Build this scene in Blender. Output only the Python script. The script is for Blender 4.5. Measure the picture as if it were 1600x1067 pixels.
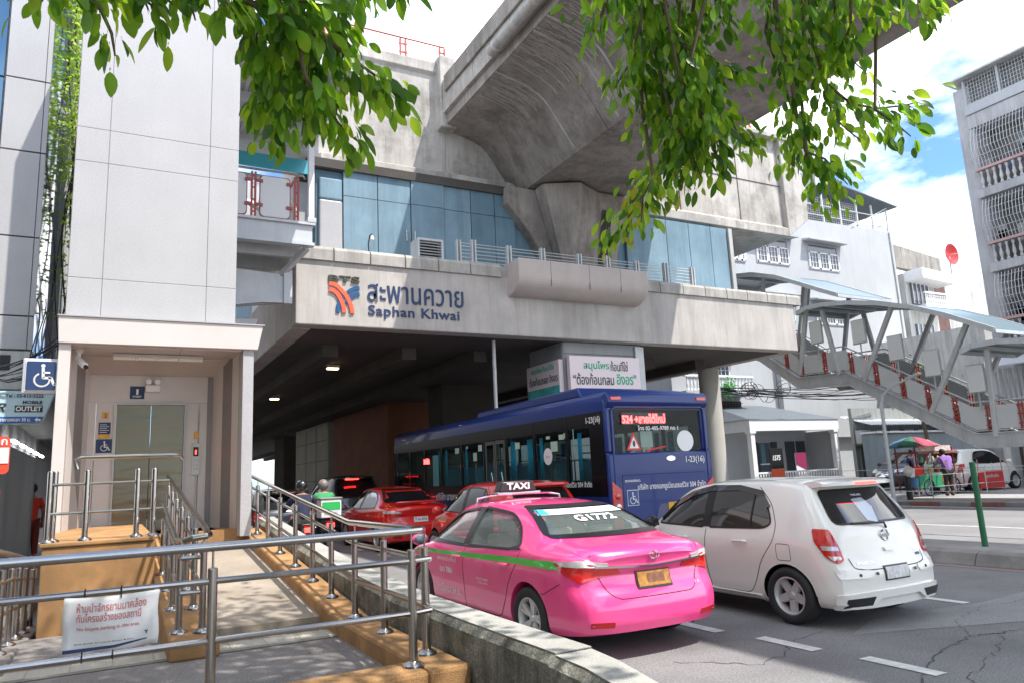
import bpy, bmesh, math, random
import numpy as np
from mathutils import Vector, Matrix
from mathutils.bvhtree import BVHTree
random.seed(7)
S = bpy.context.scene
for o in list(bpy.data.objects):
    bpy.data.objects.remove(o)
COL = S.collection
R = math.radians

# ------------------------------------------------------------ camera
cd = bpy.data.cameras.new('camera')
cam = bpy.data.objects.new('camera', cd)
COL.objects.link(cam)
S.camera = cam
cd.sensor_width = 36.0
cd.lens = 26.01
cd.clip_end = 2000
cd.clip_start = 0.05
_y, _p, _r = R(28.5), R(10.2), R(2.64)
_fw = Vector((math.sin(_y) * math.cos(_p), math.cos(_y) * math.cos(_p), math.sin(_p)))
_rt = Vector((math.cos(_y), -math.sin(_y), 0))
_up = _rt.cross(_fw)
_rt2 = _rt * math.cos(_r) - _up * math.sin(_r)
_up2 = _rt2.cross(_fw)
mw = Matrix((( _rt2.x, _up2.x, -_fw.x, 0), (_rt2.y, _up2.y, -_fw.y, 0), (_rt2.z, _up2.z, -_fw.z, 1.62), (0, 0, 0, 1)))
cam.matrix_world = mw

# ------------------------------------------------------------ light
SUN = Vector((0.285, -0.48, 1.0)).normalized()          # towards the sun
w = bpy.data.worlds.new('World')
S.world = w
w.use_nodes = True
nt = w.node_tree
for n in list(nt.nodes):
    nt.nodes.remove(n)
def wn(t, **k):
    n = nt.nodes.new(t)
    for a, b in k.items():
        setattr(n, a, b)
    return n
out = wn('ShaderNodeOutputWorld')
bg = wn('ShaderNodeBackground')
sky = wn('ShaderNodeTexSky', sky_type='NISHITA', sun_disc=False)
sky.sun_elevation = math.asin(SUN.z)
sky.sun_rotation = math.atan2(SUN.x, SUN.y)
sky.air_density = 1.0
sky.dust_density = 0.6
tc = wn('ShaderNodeTexCoord')
mp = wn('ShaderNodeMapping')
mp.inputs['Scale'].default_value = (1.0, 1.0, 2.2)
mp.inputs['Location'].default_value = (1.9, 7.3, 0.1)
nz = wn('ShaderNodeTexNoise')
nz.inputs['Scale'].default_value = 2.3
nz.inputs['Detail'].default_value = 9
nz.inputs['Roughness'].default_value = 0.56
nz.inputs['Distortion'].default_value = 0.35
rp_ = wn('ShaderNodeValToRGB')
rp_.color_ramp.elements[0].position = 0.42
rp_.color_ramp.elements[1].position = 0.55
nz2 = wn('ShaderNodeTexNoise')
nz2.inputs['Scale'].default_value = 5.0
nz2.inputs['Detail'].default_value = 6
rp2 = wn('ShaderNodeValToRGB')
rp2.color_ramp.elements[0].color = (5.2, 5.4, 5.8, 1)
rp2.color_ramp.elements[1].color = (8.0, 8.0, 8.0, 1)
rp2.color_ramp.elements[0].position = 0.35
rp2.color_ramp.elements[1].position = 0.65
mx = wn('ShaderNodeMix', data_type='RGBA')
skm = wn('ShaderNodeMix', data_type='RGBA', blend_type='MULTIPLY')
skm.inputs[0].default_value = 1.0
skm.inputs[7].default_value = (0.46, 0.62, 0.80, 1)
L = nt.links.new
L(tc.outputs['Generated'], mp.inputs[0])
L(mp.outputs[0], nz.inputs['Vector'])
L(mp.outputs[0], nz2.inputs['Vector'])
L(nz.outputs[0], rp_.inputs[0])
L(nz2.outputs[0], rp2.inputs[0])
L(rp_.outputs[0], mx.inputs[0])
L(sky.outputs[0], skm.inputs[6])
L(skm.outputs[2], mx.inputs[6])
L(rp2.outputs[0], mx.inputs[7])
L(mx.outputs[2], bg.inputs['Color'])
bg.inputs['Strength'].default_value = 0.15
L(bg.outputs[0], out.inputs['Surface'])

sl = bpy.data.lights.new('sun', 'SUN')
sl.energy = 2.6
sl.angle = R(0.53)
sl.color = (1.0, 0.955, 0.88)
so = bpy.data.objects.new('sun', sl)
COL.objects.link(so)
so.rotation_euler = (-SUN).to_track_quat('-Z', 'Y').to_euler()
so.location = (0, 0, 40)

S.view_settings.view_transform = 'Standard'
S.view_settings.look = 'None'
S.view_settings.exposure = 1.4
S.view_settings.gamma = 1.0
S.view_settings.use_curve_mapping = False
S.cycles.max_bounces = 7
S.cycles.diffuse_bounces = 4
S.cycles.transparent_max_bounces = 12

# ------------------------------------------------------------ materials
MATS = {}
def mat(name, col, rough=0.6, metal=0.0, var=0.0, vs=2.0, bump=0.0, bs=40.0, streak=0.0, grime=0.0,
        gs=0.8, coat=0.0, emit=0.0, trans=0.0, fine=0.0, fs=120.0, spec=0.5, dirtcol=(0.05, 0.045, 0.035), aniso=0):
    if name in MATS:
        return MATS[name]
    m = bpy.data.materials.new(name)
    m.use_nodes = True
    t = m.node_tree
    b = t.nodes['Principled BSDF']
    LK = t.links.new
    b.inputs['Roughness'].default_value = rough
    b.inputs['Metallic'].default_value = metal
    b.inputs['Specular IOR Level'].default_value = spec
    b.inputs['Coat Weight'].default_value = coat
    b.inputs['Coat Roughness'].default_value = 0.04
    c4 = (*col, 1)
    b.inputs['Base Color'].default_value = c4
    if emit:
        b.inputs['Emission Color'].default_value = c4
        b.inputs['Emission Strength'].default_value = emit
    cur = None
    if var or streak or grime or fine or bump:
        g = t.nodes.new('ShaderNodeNewGeometry')
        pos = g.outputs['Position']
    def noise(scale, detail=5, sc=(1, 1, 1), rough_=0.55):
        mpn = t.nodes.new('ShaderNodeMapping')
        mpn.inputs['Scale'].default_value = sc
        LK(pos, mpn.inputs[0])
        n = t.nodes.new('ShaderNodeTexNoise')
        n.inputs['Scale'].default_value = scale
        n.inputs['Detail'].default_value = detail
        n.inputs['Roughness'].default_value = rough_
        LK(mpn.outputs[0], n.inputs['Vector'])
        return n.outputs[0]
    def mixc(fac, a, bb, mode='MIX'):
        n = t.nodes.new('ShaderNodeMix')
        n.data_type = 'RGBA'
        n.blend_type = mode
        if isinstance(fac, float):
            n.inputs[0].default_value = fac
        else:
            LK(fac, n.inputs[0])
        for s, v in ((6, a), (7, bb)):
            if isinstance(v, tuple):
                n.inputs[s].default_value = v
            else:
                LK(v, n.inputs[s])
        return n.outputs[2]
    def ramp(v, a, bb, hi=1.0):
        n = t.nodes.new('ShaderNodeMapRange')
        n.inputs['From Min'].default_value = a
        n.inputs['From Max'].default_value = bb
        n.inputs['To Max'].default_value = hi
        LK(v, n.inputs[0])
        return n.outputs[0]
    cur = c4
    if var:
        d = tuple(max(0, x * (1 - var)) for x in col) + (1,)
        l = tuple(min(1, x * (1 + var)) for x in col) + (1,)
        cur = mixc(ramp(noise(vs), 0.3, 0.7), d, l)
    if fine:
        f = noise(fs, 2)
        cur = mixc(ramp(f, 0.35, 0.65), cur, mixc(1.0, cur, (1 - fine, 1 - fine, 1 - fine, 1), 'MULTIPLY'))
    if grime:
        cur = mixc(ramp(noise(gs, 8, rough_=0.7), 0.47, 0.72, grime), cur, (*dirtcol, 1))
    if streak:
        s1 = noise(3.0, 6, (1, 1, 0.10), 0.7)
        cur = mixc(ramp(s1, 0.46, 0.72, streak), cur, (*dirtcol, 1))
        s2 = noise(11.0, 4, (1, 1, 0.06), 0.7)
        cur = mixc(ramp(s2, 0.52, 0.75, streak * 0.7), cur, (*dirtcol, 1))
    if not isinstance(cur, tuple):
        LK(cur, b.inputs['Base Color'])
    if bump:
        bn = t.nodes.new('ShaderNodeBump')
        bn.inputs['Strength'].default_value = bump
        bn.inputs['Distance'].default_value = 0.02
        LK(noise(bs, 5, rough_=0.6), bn.inputs['Height'])
        LK(bn.outputs[0], b.inputs['Normal'])
    if trans:
        tr = t.nodes.new('ShaderNodeBsdfTransparent')
        tr.inputs[0].default_value = (0.86, 0.93, 0.90, 1)
        ms = t.nodes.new('ShaderNodeMixShader')
        ms.inputs[0].default_value = trans
        o = t.nodes['Material Output']
        LK(b.outputs[0], ms.inputs[1])
        LK(tr.outputs[0], ms.inputs[2])
        LK(ms.outputs[0], o.inputs[0])
    MATS[name] = m
    return m
def leafmat(name, col, tcol):
    m = bpy.data.materials.new(name)
    m.use_nodes = True
    t = m.node_tree
    b = t.nodes['Principled BSDF']
    b.inputs['Roughness'].default_value = 0.36
    b.inputs['Specular IOR Level'].default_value = 0.4
    oi = t.nodes.new('ShaderNodeObjectInfo')
    g = t.nodes.new('ShaderNodeNewGeometry')
    n = t.nodes.new('ShaderNodeTexNoise')
    n.inputs['Scale'].default_value = 9.0
    t.links.new(g.outputs['Position'], n.inputs['Vector'])
    mr = t.nodes.new('ShaderNodeMapRange')
    mr.inputs['From Min'].default_value = 0.3
    mr.inputs['From Max'].default_value = 0.7
    t.links.new(n.outputs[0], mr.inputs[0])
    mxn = t.nodes.new('ShaderNodeMix')
    mxn.data_type = 'RGBA'
    t.links.new(mr.outputs[0], mxn.inputs[0])
    mxn.inputs[6].default_value = tuple(c * 0.62 for c in col) + (1,)
    mxn.inputs[7].default_value = tuple(min(1, c * 1.45) for c in col) + (1,)
    t.links.new(mxn.outputs[2], b.inputs['Base Color'])
    tl = t.nodes.new('ShaderNodeBsdfTranslucent')
    tl.inputs[0].default_value = (*tcol, 1)
    ms = t.nodes.new('ShaderNodeMixShader')
    ms.inputs[0].default_value = 0.48
    t.links.new(b.outputs[0], ms.inputs[1])
    t.links.new(tl.outputs[0], ms.inputs[2])
    t.links.new(ms.outputs[0], t.nodes['Material Output'].inputs[0])
    return m

# ------------------------------------------------------------ mesh builder
class MB:
    def __init__(s):
        s.v = []; s.f = []; s.mi = []
    def add(s, vs, fs, mi=0):
        k = len(s.v)
        s.v += [tuple(v) for v in vs]
        for f in fs:
            s.f.append(tuple(i + k for i in f)); s.mi.append(mi)
        return s
    def box(s, x0, y0, z0, x1, y1, z1):
        if x0 > x1: x0, x1 = x1, x0
        if y0 > y1: y0, y1 = y1, y0
        if z0 > z1: z0, z1 = z1, z0
        return s.add([(x0, y0, z0), (x1, y0, z0), (x1, y1, z0), (x0, y1, z0), (x0, y0, z1), (x1, y0, z1), (x1, y1, z1), (x0, y1, z1)],
                     [(0, 3, 2, 1), (4, 5, 6, 7), (0, 1, 5, 4), (1, 2, 6, 5), (2, 3, 7, 6), (3, 0, 4, 7)])
    def obox(s, p0, p1, w, h, up=(0, 0, 1)):
        """a bar of section w x h from p0 to p1"""
        p0 = Vector(p0); p1 = Vector(p1)
        d = (p1 - p0).normalized()
        u = Vector(up)
        r = d.cross(u)
        if r.length < 1e-4:
            r = d.cross(Vector((0, 1, 0)))
        r.normalize(); u = r.cross(d)
        c = [(-w / 2, -h / 2), (w / 2, -h / 2), (w / 2, h / 2), (-w / 2, h / 2)]
        vs = [p + r * a + u * b for p in (p0, p1) for a, b in c]
        return s.add(vs, [(3, 2, 1, 0), (4, 5, 6, 7), (0, 1, 5, 4), (1, 2, 6, 5), (2, 3, 7, 6), (3, 0, 4, 7)])
    def prism(s, poly, axis, a, b):
        """poly 2D -> extruded from a to b along axis. axis x:(y,z) y:(x,z) z:(x,y)"""
        n = len(poly)
        def P(p, t):
            return {'x': (t, p[0], p[1]), 'y': (p[0], t, p[1]), 'z': (p[0], p[1], t)}[axis]
        vs = [P(p, a) for p in poly] + [P(p, b) for p in poly]
        fs = [tuple(range(n))[::-1], tuple(range(n, 2 * n))] + [(i, (i + 1) % n, n + (i + 1) % n, n + i) for i in range(n)]
        return s.add(vs, fs)
    def tube(s, pts, r, n=8, r1=None, cap=True):
        pts = [Vector(p) for p in pts]
        m = len(pts)
        if m < 2: return s
        rings = []
        prev = None
        for i, p in enumerate(pts):
            d = (pts[min(i + 1, m - 1)] - pts[max(i - 1, 0)]).normalized()
            if prev is None:
                a = d.cross(Vector((0, 0, 1)))
                if a.length < 1e-3: a = d.cross(Vector((0, 1, 0)))
            else:
                a = prev - d * prev.dot(d)
            a.normalize(); prev = a
            b = d.cross(a)
            rr = r if r1 is None else r + (r1 - r) * i / (m - 1)
            rings.append([p + (a * math.cos(2 * math.pi * k / n) + b * math.sin(2 * math.pi * k / n)) * rr for k in range(n)])
        vs = [v for rg in rings for v in rg]
        fs = []
        for i in range(m - 1):
            for k in range(n):
                k2 = (k + 1) % n
                fs.append((i * n + k, i * n + k2, (i + 1) * n + k2, (i + 1) * n + k))
        if cap:
            fs.append(tuple(range(n))[::-1]); fs.append(tuple((m - 1) * n + k for k in range(n)))
        return s.add(vs, fs)
    def cyl(s, x, y, z0, z1, r, n=16, r1=None):
        return s.tube([(x, y, z0), (x, y, z1)], r, n, r1)
    def lathe(s, prof, n=20, c=(0, 0, 0), axis='z', cap=True):
        """prof [(r,h)]"""
        vs = []
        for r_, h in prof:
            for k in range(n):
                a = 2 * math.pi * k / n
                u, v_ = r_ * math.cos(a), r_ * math.sin(a)
                p = {'z': (u, v_, h), 'x': (h, u, v_), 'y': (u, h, v_)}[axis]
                vs.append((p[0] + c[0], p[1] + c[1], p[2] + c[2]))
        fs = []
        for i in range(len(prof) - 1):
            for k in range(n):
                k2 = (k + 1) % n
                fs.append((i * n + k, i * n + k2, (i + 1) * n + k2, (i + 1) * n + k))
        if cap: fs.append(tuple(range(n))[::-1]); fs.append(tuple((len(prof) - 1) * n + k for k in range(n)))
        return s.add(vs, fs)
    def ball(s, c, r, n=10, m=7, sx=1, sy=1, sz=1):
        prof = []
        vs = []; fs = []
        for i in range(m + 1):
            th = math.pi * i / m
            for k in range(n):
                a = 2 * math.pi * k / n
                vs.append((c[0] + r * sx * math.sin(th) * math.cos(a), c[1] + r * sy * math.sin(th) * math.sin(a), c[2] + r * sz * math.cos(th)))
        for i in range(m):
            for k in range(n):
                k2 = (k + 1) % n
                fs.append((i * n + k, (i + 1) * n + k, (i + 1) * n + k2, i * n + k2))
        return s.add(vs, fs)
    def quad(s, a, b, c, d):
        return s.add([a, b, c, d], [(0, 1, 2, 3)])
    def mesh(s, name, org=(0, 0, 0), smooth=False, recalc=True, ang=35):
        me = bpy.data.meshes.new(name)
        o = Vector(org)
        me.from_pydata([Vector(v) - o for v in s.v], [], s.f)
        if any(s.mi):
            me.polygons.foreach_set('material_index', s.mi)
        if recalc:
            bm = bmesh.new(); bm.from_mesh(me)
            bmesh.ops.remove_doubles(bm, verts=bm.verts, dist=1e-5)
            bmesh.ops.recalc_face_normals(bm, faces=bm.faces)
            bm.to_mesh(me); bm.free()
        if smooth:
            me.polygons.foreach_set('use_smooth', [True] * len(me.polygons))
            me.set_sharp_from_angle(angle=R(ang))
        me.update()
        return me

def obj(name, me, parent=None, m=None, loc=None, label=None, kind=None):
    o = bpy.data.objects.new(name, me)
    COL.objects.link(o)
    if parent is not None: o.parent = parent
    if loc is not None: o.location = loc
    if m is not None:
        me.materials.clear()
        for q in (m if isinstance(m, (list, tuple)) else [m]): me.materials.append(q)
    if label: o['label'] = label
    if kind: o['kind'] = kind
    return o
def worg(o):
    p = Vector((0, 0, 0))
    while o is not None:
        p += Vector(o.location); o = o.parent
    return p
def part(name, mb, m, parent, smooth=False, bevel=0, label=None, kind=None, recalc=True, ang=35, seg=2):
    """a part given in world coordinates (roots unrotated while building)"""
    me = mb.mesh(name, worg(parent), smooth, recalc, ang)
    o = obj(name, me, parent, m, label=label, kind=kind)
    if bevel:
        bv = o.modifiers.new('bevel', 'BEVEL'); bv.width = bevel; bv.segments = seg; bv.limit_method = 'ANGLE'; bv.angle_limit = R(40)
    return o
def thing(name, label, cat, loc=(0, 0, 0), group=None):
    o = bpy.data.objects.new(name, None)
    o.empty_display_size = 0.2
    COL.objects.link(o); o.location = loc
    o['label'] = label; o['category'] = cat
    if group: o['group'] = group
    return o
def solo(name, mb, m, label, cat, loc, group=None, smooth=False, bevel=0):
    me = mb.mesh(name, loc, smooth)
    o = obj(name, me, None, m, loc)
    o['label'] = label; o['category'] = cat
    if group: o['group'] = group
    if bevel:
        bv = o.modifiers.new('bevel', 'BEVEL'); bv.width = bevel; bv.segments = 2; bv.limit_method = 'ANGLE'
    return o
def struct(name, mb, m, bevel=0, smooth=False, kind='structure'):
    me = mb.mesh(name, (0, 0, 0), smooth)
    o = obj(name, me, None, m, kind=kind)
    if bevel:
        bv = o.modifiers.new('bevel', 'BEVEL'); bv.width = bevel; bv.segments = 2; bv.limit_method = 'ANGLE'
    return o
def copy_tree(o, parent=None):
    c = o.copy(); COL.objects.link(c); c.parent = parent
    for ch in list(o.children): copy_tree(ch, c)
    return c

# ------------------------------------------------------------ text
def text_mesh2d(s, bold=0.0, ext=0.0, shear=0.0, spacing=1.0):
    cu = bpy.data.curves.new('text', 'FONT')
    cu.body = s; cu.size = 1.0; cu.resolution_u = 3; cu.offset = bold; cu.extrude = ext; cu.shear = shear
    cu.space_character = spacing
    o = bpy.data.objects.new('text', cu)
    COL.objects.link(o)
    dg = bpy.context.evaluated_depsgraph_get()
    dg.update()
    me = bpy.data.meshes.new_from_object(o.evaluated_get(dg))
    vs = [v.co.copy() for v in me.vertices]; fs = [tuple(p.vertices) for p in me.polygons]
    bpy.data.objects.remove(o); bpy.data.curves.remove(cu); bpy.data.meshes.remove(me)
    return vs, fs
def text_mb(s, o, r, u, w, h, bold=0.0, ext=0.004, shear=0.0, spacing=1.0, keep=False):
    """text filling the rectangle from lower left corner o, along r (width w) and up u (height h)"""
    vs, fs = text_mesh2d(s, bold, 0.5, shear, spacing)
    if not vs: return MB()
    x0 = min(v.x for v in vs); x1 = max(v.x for v in vs); y0 = min(v.y for v in vs); y1 = max(v.y for v in vs)
    kx = w / max(x1 - x0, 1e-6); ky = h / max(y1 - y0, 1e-6)
    o = Vector(o); r = Vector(r).normalized(); u = Vector(u).normalized(); n = r.cross(u)
    mb = MB()
    mb.add([o + r * (v.x - x0) * kx + u * (v.y - y0) * ky + n * (v.z * 2 * ext) for v in vs], fs)
    return mb
def arc(cx, cy, r, a0, a1, n):
    return [(cx + r * math.cos(R(a0 + (a1 - a0) * i / n)), cy + r * math.sin(R(a0 + (a1 - a0) * i / n))) for i in range(n + 1)]
def rrect(x0, y0, x1, y1, r, n=4):
    return arc(x1 - r, y0 + r, r, -90, 0, n) + arc(x1 - r, y1 - r, r, 0, 90, n) + arc(x0 + r, y1 - r, r, 90, 180, n) + arc(x0 + r, y0 + r, r, 180, 270, n)
def rpoly(pts, r, n=3):
    """round the corners of a polygon; r number or list"""
    out_ = []
    m = len(pts)
    for i in range(m):
        p = Vector(pts[i]); a = Vector(pts[i - 1]); b = Vector(pts[(i + 1) % m])
        rr = r[i] if isinstance(r, (list, tuple)) else r
        da = (a - p); db = (b - p)
        rr = min(rr, da.length * 0.45, db.length * 0.45)
        if rr < 1e-4:
            out_.append(tuple(p)); continue
        s = p + da.normalized() * rr; e = p + db.normalized() * rr
        for k in range(n + 1):
            t = k / n
            out_.append(tuple(s * (1 - t) ** 2 + p * 2 * t * (1 - t) + e * t * t))
    return out_
def wheelchair_mb(o, r, u, s, ext=0.003):
    """the wheelchair symbol, s tall, o lower left"""
    o = Vector(o); r = Vector(r); u = Vector(u); n = r.cross(u)
    mb = MB()
    def stroke(pts, wd):
        pts = [Vector((a, b)) for a, b in pts]
        for i in range(len(pts) - 1):
            d = (pts[i + 1] - pts[i]); 
            if d.length < 1e-5: continue
            d.normalize(); q = Vector((-d.y, d.x)) * wd / 2
            c = [pts[i] - q - d * wd * .2, pts[i + 1] - q + d * wd * .2, pts[i + 1] + q + d * wd * .2, pts[i] + q - d * wd * .2]
            vs = [o + r * (p.x * s) + u * (p.y * s) + n * z for z in (0, ext) for p in c]
            mb.add(vs, [(0, 1, 2, 3), (4, 5, 6, 7), (0, 1, 5, 4), (1, 2, 6, 5), (2, 3, 7, 6), (3, 0, 4, 7)])
    stroke(arc(.40, .34, .27, 118, 390, 14), .065)
    hd = arc(.42, .92, .075, 0, 360, 10)
    vs = [o + r * (x * s) + u * (y * s) + n * z for z in (0, ext) for x, y in hd]
    mb.add(vs, [tuple(range(11)), tuple(range(11, 22))])
    stroke([(.42, .82), (.44, .42), (.72, .42), (.84, .14), (.92, .17)], .10)
    stroke([(.43, .64), (.66, .64)], .07)
    return mb
# ------------------------------------------------------------ palette
asphalt = mat('asphalt', (0.27, 0.265, 0.268), 0.85, var=0.16, vs=0.8, bump=0.8, bs=70, fine=0.4, fs=55, grime=0.5, gs=0.7, dirtcol=(.11, .107, .105))
asphalt_far = mat('worn_asphalt', (0.21, 0.205, 0.205), 0.85, var=0.15, vs=0.6, bump=0.3, bs=90, grime=0.2, gs=0.4)
paintline = mat('road_paint', (0.66, 0.66, 0.64), 0.6, var=0.12, vs=9, grime=0.45, gs=5, dirtcol=(.2, .2, .2))
concrete = mat('concrete', (0.48, 0.45, 0.42), 0.85, var=0.10, vs=0.7, bump=0.1, bs=25, streak=0.36, grime=0.3, gs=0.6, dirtcol=(.16, .14, .12))
concrete_old = mat('weathered_concrete', (0.47, 0.44, 0.405), 0.9, var=0.16, vs=0.6, bump=0.3, bs=18, streak=0.5, grime=0.75, gs=0.9, dirtcol=(.13, .12, .105))
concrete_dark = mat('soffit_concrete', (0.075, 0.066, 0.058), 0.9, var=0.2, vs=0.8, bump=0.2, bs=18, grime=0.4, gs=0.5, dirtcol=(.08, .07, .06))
concrete_vd = mat('viaduct_concrete', (0.31, 0.28, 0.25), 0.9, var=0.22, vs=0.5, bump=0.3, bs=14, streak=0.65, grime=0.85, gs=0.6, dirtcol=(.10, .085, .07))
coping_m = mat('coping_concrete', (0.42, 0.40, 0.37), 0.85, var=0.15, vs=2.2, bump=0.2, bs=30, streak=0.5, grime=0.3, gs=1.5, dirtcol=(.13, .12, .10))
barrier_m = mat('mossy_concrete', (0.31, 0.30, 0.255), 0.9, var=0.35, vs=4, bump=0.9, bs=30, streak=0.95, grime=1.0, gs=4.5, dirtcol=(.05, .048, .03), fine=.4, fs=60)
barrier_top = mat('barrier_top_concrete', (0.42, 0.405, 0.37), 0.88, var=0.12, vs=3, bump=0.4, bs=50, grime=0.3, gs=4, fine=0.25, fs=150, dirtcol=(.2, .19, .15))
pebble = mat('orange_pebble_wash', (0.58, 0.315, 0.13), 0.85, var=0.3, vs=2.5, bump=0.6, bs=160, fine=0.55, fs=150, grime=0.6, gs=2.6, dirtcol=(.26, .15, .07))
floor_m = mat('pebble_floor', (0.37, 0.33, 0.315), 0.85, var=0.2, vs=1.1, bump=0.7, bs=160, fine=0.6, fs=150, grime=0.5, gs=1.4, dirtcol=(.17, .15, .13))
rampf_m = mat('ramp_floor', (0.44, 0.37, 0.30), 0.85, var=0.2, vs=1.3, bump=0.5, bs=160, fine=0.5, fs=150, grime=0.5, gs=1.6, dirtcol=(.25, .19, .13))
tile_m = mat('tactile_tile', (0.42, 0.38, 0.32), 0.8, var=0.12, vs=3, bump=0.2, bs=60, grime=0.35, gs=3, dirtcol=(.25, .22, .19))
steel = mat('stainless_steel', (0.42, 0.40, 0.375), 0.22, 1.0, var=0.08, vs=6)
steel_dull = mat('painted_steel', (0.53, 0.55, 0.56), 0.45, 0.1, var=0.06, vs=3, streak=0.18, dirtcol=(.2, .19, .17))
greysteel = mat('grey_stair_steel', (0.50, 0.505, 0.50), 0.45, 0.15, var=0.08, vs=2.5, streak=0.3, grime=0.15, dirtcol=(.16, .14, .12))
clad = mat('white_cladding', (0.44, 0.435, 0.45), 0.5, streak=.07, grime=.05, dirtcol=(.25, .24, .22), var=0.05, vs=1.1, fine=0.12, fs=45, bump=0.05, bs=60)
clad_warm = mat('portal_cladding', (0.60, 0.555, 0.535), 0.42, var=0.05, vs=1.2)
clad_dark = mat('portal_grey_cladding', (0.22, 0.20, 0.20), 0.4, var=0.06, vs=2)
dark = mat('dark', (0.012, 0.012, 0.013), 0.5)
black = mat('black_plastic', (0.018, 0.018, 0.02), 0.35)
rubber = mat('rubber', (0.022, 0.022, 0.023), 0.75)
bluepanel = mat('blue_panel', (0.20, 0.30, 0.37), 0.6, spec=.25, var=0.14, vs=0.9, streak=0.4, grime=0.2, gs=.7, dirtcol=(.07, .13, .17), bump=0.05, bs=6)
bluedark = mat('dark_blue_panel', (0.13, 0.22, 0.28), 0.6, spec=.25, var=0.12, vs=1.2, streak=0.3, dirtcol=(.04, .08, .11))
navy = mat('sign_navy', (0.012, 0.035, 0.11), 0.5)
logo_blue = mat('logo_blue', (0.01, 0.085, 0.23), 0.4)
logo_red = mat('logo_orange_red', (0.80, 0.13, 0.06), 0.4)
logo_green = mat('logo_dark_olive', (0.05, 0.055, 0.035), 0.5)
white = mat('white_paint', (0.78, 0.78, 0.78), 0.5, var=0.03, vs=3)
whitewall = mat('whitewashed_wall', (0.42, 0.435, 0.455), 0.8, var=0.07, vs=0.5, streak=0.28, grime=0.08, gs=0.5, bump=0.08, bs=8, dirtcol=(.3, .3, .28))
oldwall = mat('stained_white_wall', (0.52, 0.52, 0.50), 0.85, var=0.12, vs=0.6, streak=0.55, grime=0.3, gs=0.7, dirtcol=(.17, .16, .14))
redsteel = mat('red_painted_steel', (0.36, 0.05, 0.035), 0.42, var=0.12, vs=5)
greypanel = mat('grey_infill_panel', (0.50, 0.51, 0.50), 0.4, var=0.04, vs=1.5)
glass_dark = mat('dark_glass', (0.02, 0.024, 0.028), 0.06, spec=0.8)
glass_blue = mat('blue_reflective_glass', (0.05, 0.13, 0.24), 0.05, 0.6, spec=1.0)
glass_teal = mat('teal_roof_glass', (0.17, 0.24, 0.28), 0.3, 0.1)
glass_win = mat('window_glass', (0.10, 0.12, 0.15), 0.08, spec=0.9)
signwhite = mat('sign_white', (0.80, 0.80, 0.79), 0.45)
greenpaint = mat('green_paint', (0.015, 0.13, 0.05), 0.45, var=0.15, vs=4, grime=0.3, gs=5)
redpaint = mat('sign_red', (0.66, 0.03, 0.02), 0.45)
yellow = mat('yellow_plate', (0.70, 0.36, 0.02), 0.5, var=0.25, vs=30)
kerbdark = mat('kerb_concrete', (0.27, 0.255, 0.245), 0.9, var=0.25, vs=1.6, bump=0.4, bs=30, grime=0.5, gs=1.5, dirtcol=(.09, .08, .075))
kerbred = mat('kerb_red', (0.27, 0.12, 0.10), 0.9, var=0.2, vs=3, grime=0.5, gs=2)
roofgrey = mat('grey_roof_tile', (0.10, 0.12, 0.14), 0.6, var=0.15, vs=4)

# ------------------------------------------------------------ the ground
YM = 260
struct('ground', MB().box(-400, -300, -0.6, 500, 600, -0.02), mat('far_ground', (0.20, 0.195, 0.19), 0.9, var=0.1, vs=0.3))
rb = MB()
rb.quad((2.3, -60, 0.0), (11.25, -60, 0), (11.25, YM, 0), (2.3, YM, 0))
struct('road', rb, asphalt)
struct('opposite_road', MB().quad((11.25, -60, 0.002), (23.6, -60, 0.002), (23.6, YM, 0.002), (11.25, YM, 0.002)), asphalt_far)
# pavement on the left
struct('pavement', MB().box(-30, -60, -0.3, 2.05, 9.0, 0.25), floor_m)
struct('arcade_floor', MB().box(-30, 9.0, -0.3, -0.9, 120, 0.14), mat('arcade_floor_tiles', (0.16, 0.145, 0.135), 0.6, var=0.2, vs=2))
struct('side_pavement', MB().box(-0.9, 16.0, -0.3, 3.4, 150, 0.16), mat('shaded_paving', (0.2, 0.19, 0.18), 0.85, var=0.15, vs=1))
# lane markings (dashes of 1.1 m; the line between lanes 2 and 3 and the line at the median)
for X, y0 in ((5.38, 5.87), (5.48, 4.79), (5.56, 3.73)):
    ln = 0.66
    struct('lane_marking', MB().quad((X - 0.07, y0, 0.006), (X + 0.07, y0, 0.006), (X + 0.07, y0 + ln, 0.006), (X - 0.07, y0 + ln, 0.006)), paintline)
for y0 in (2.6, 1.5, 0.4, 7.0, 8.1, 9.2, 10.3, 12, 14, 16, 18, 21, 24, 27, 30):
    struct('lane_marking', MB().quad((5.33, y0, 0.006), (5.47, y0, 0.006), (5.47, y0 + .66, 0.006), (5.33, y0 + .66, 0.006)), paintline)
for y0 in (5.22, 3.2, 7.3, 9.3, 11.5, 14, 17, 20):
    struct('lane_marking', MB().quad((8.33, y0, 0.006), (8.46, y0, 0.006), (8.46, y0 + .75, 0.006), (8.33, y0 + .75, 0.006)), paintline)
struct('edge_line', MB().quad((11.0, -40, 0.006), (11.1, -40, 0.006), (11.1, 120, 0.006), (11.0, 120, 0.006)), mat('faded_red_line', (0.40, 0.24, 0.21), 0.8, var=0.2, vs=8, grime=0.4, gs=4))
struct('lane_marking', MB().quad((17.2, 8, 0.008), (17.33, 8, 0.008), (17.33, 13, 0.008), (17.2, 13, 0.008)), paintline)
struct('lane_marking', MB().quad((17.2, 16, 0.008), (17.33, 16, 0.008), (17.33, 19, 0.008), (17.2, 19, 0.008)), paintline)
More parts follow.
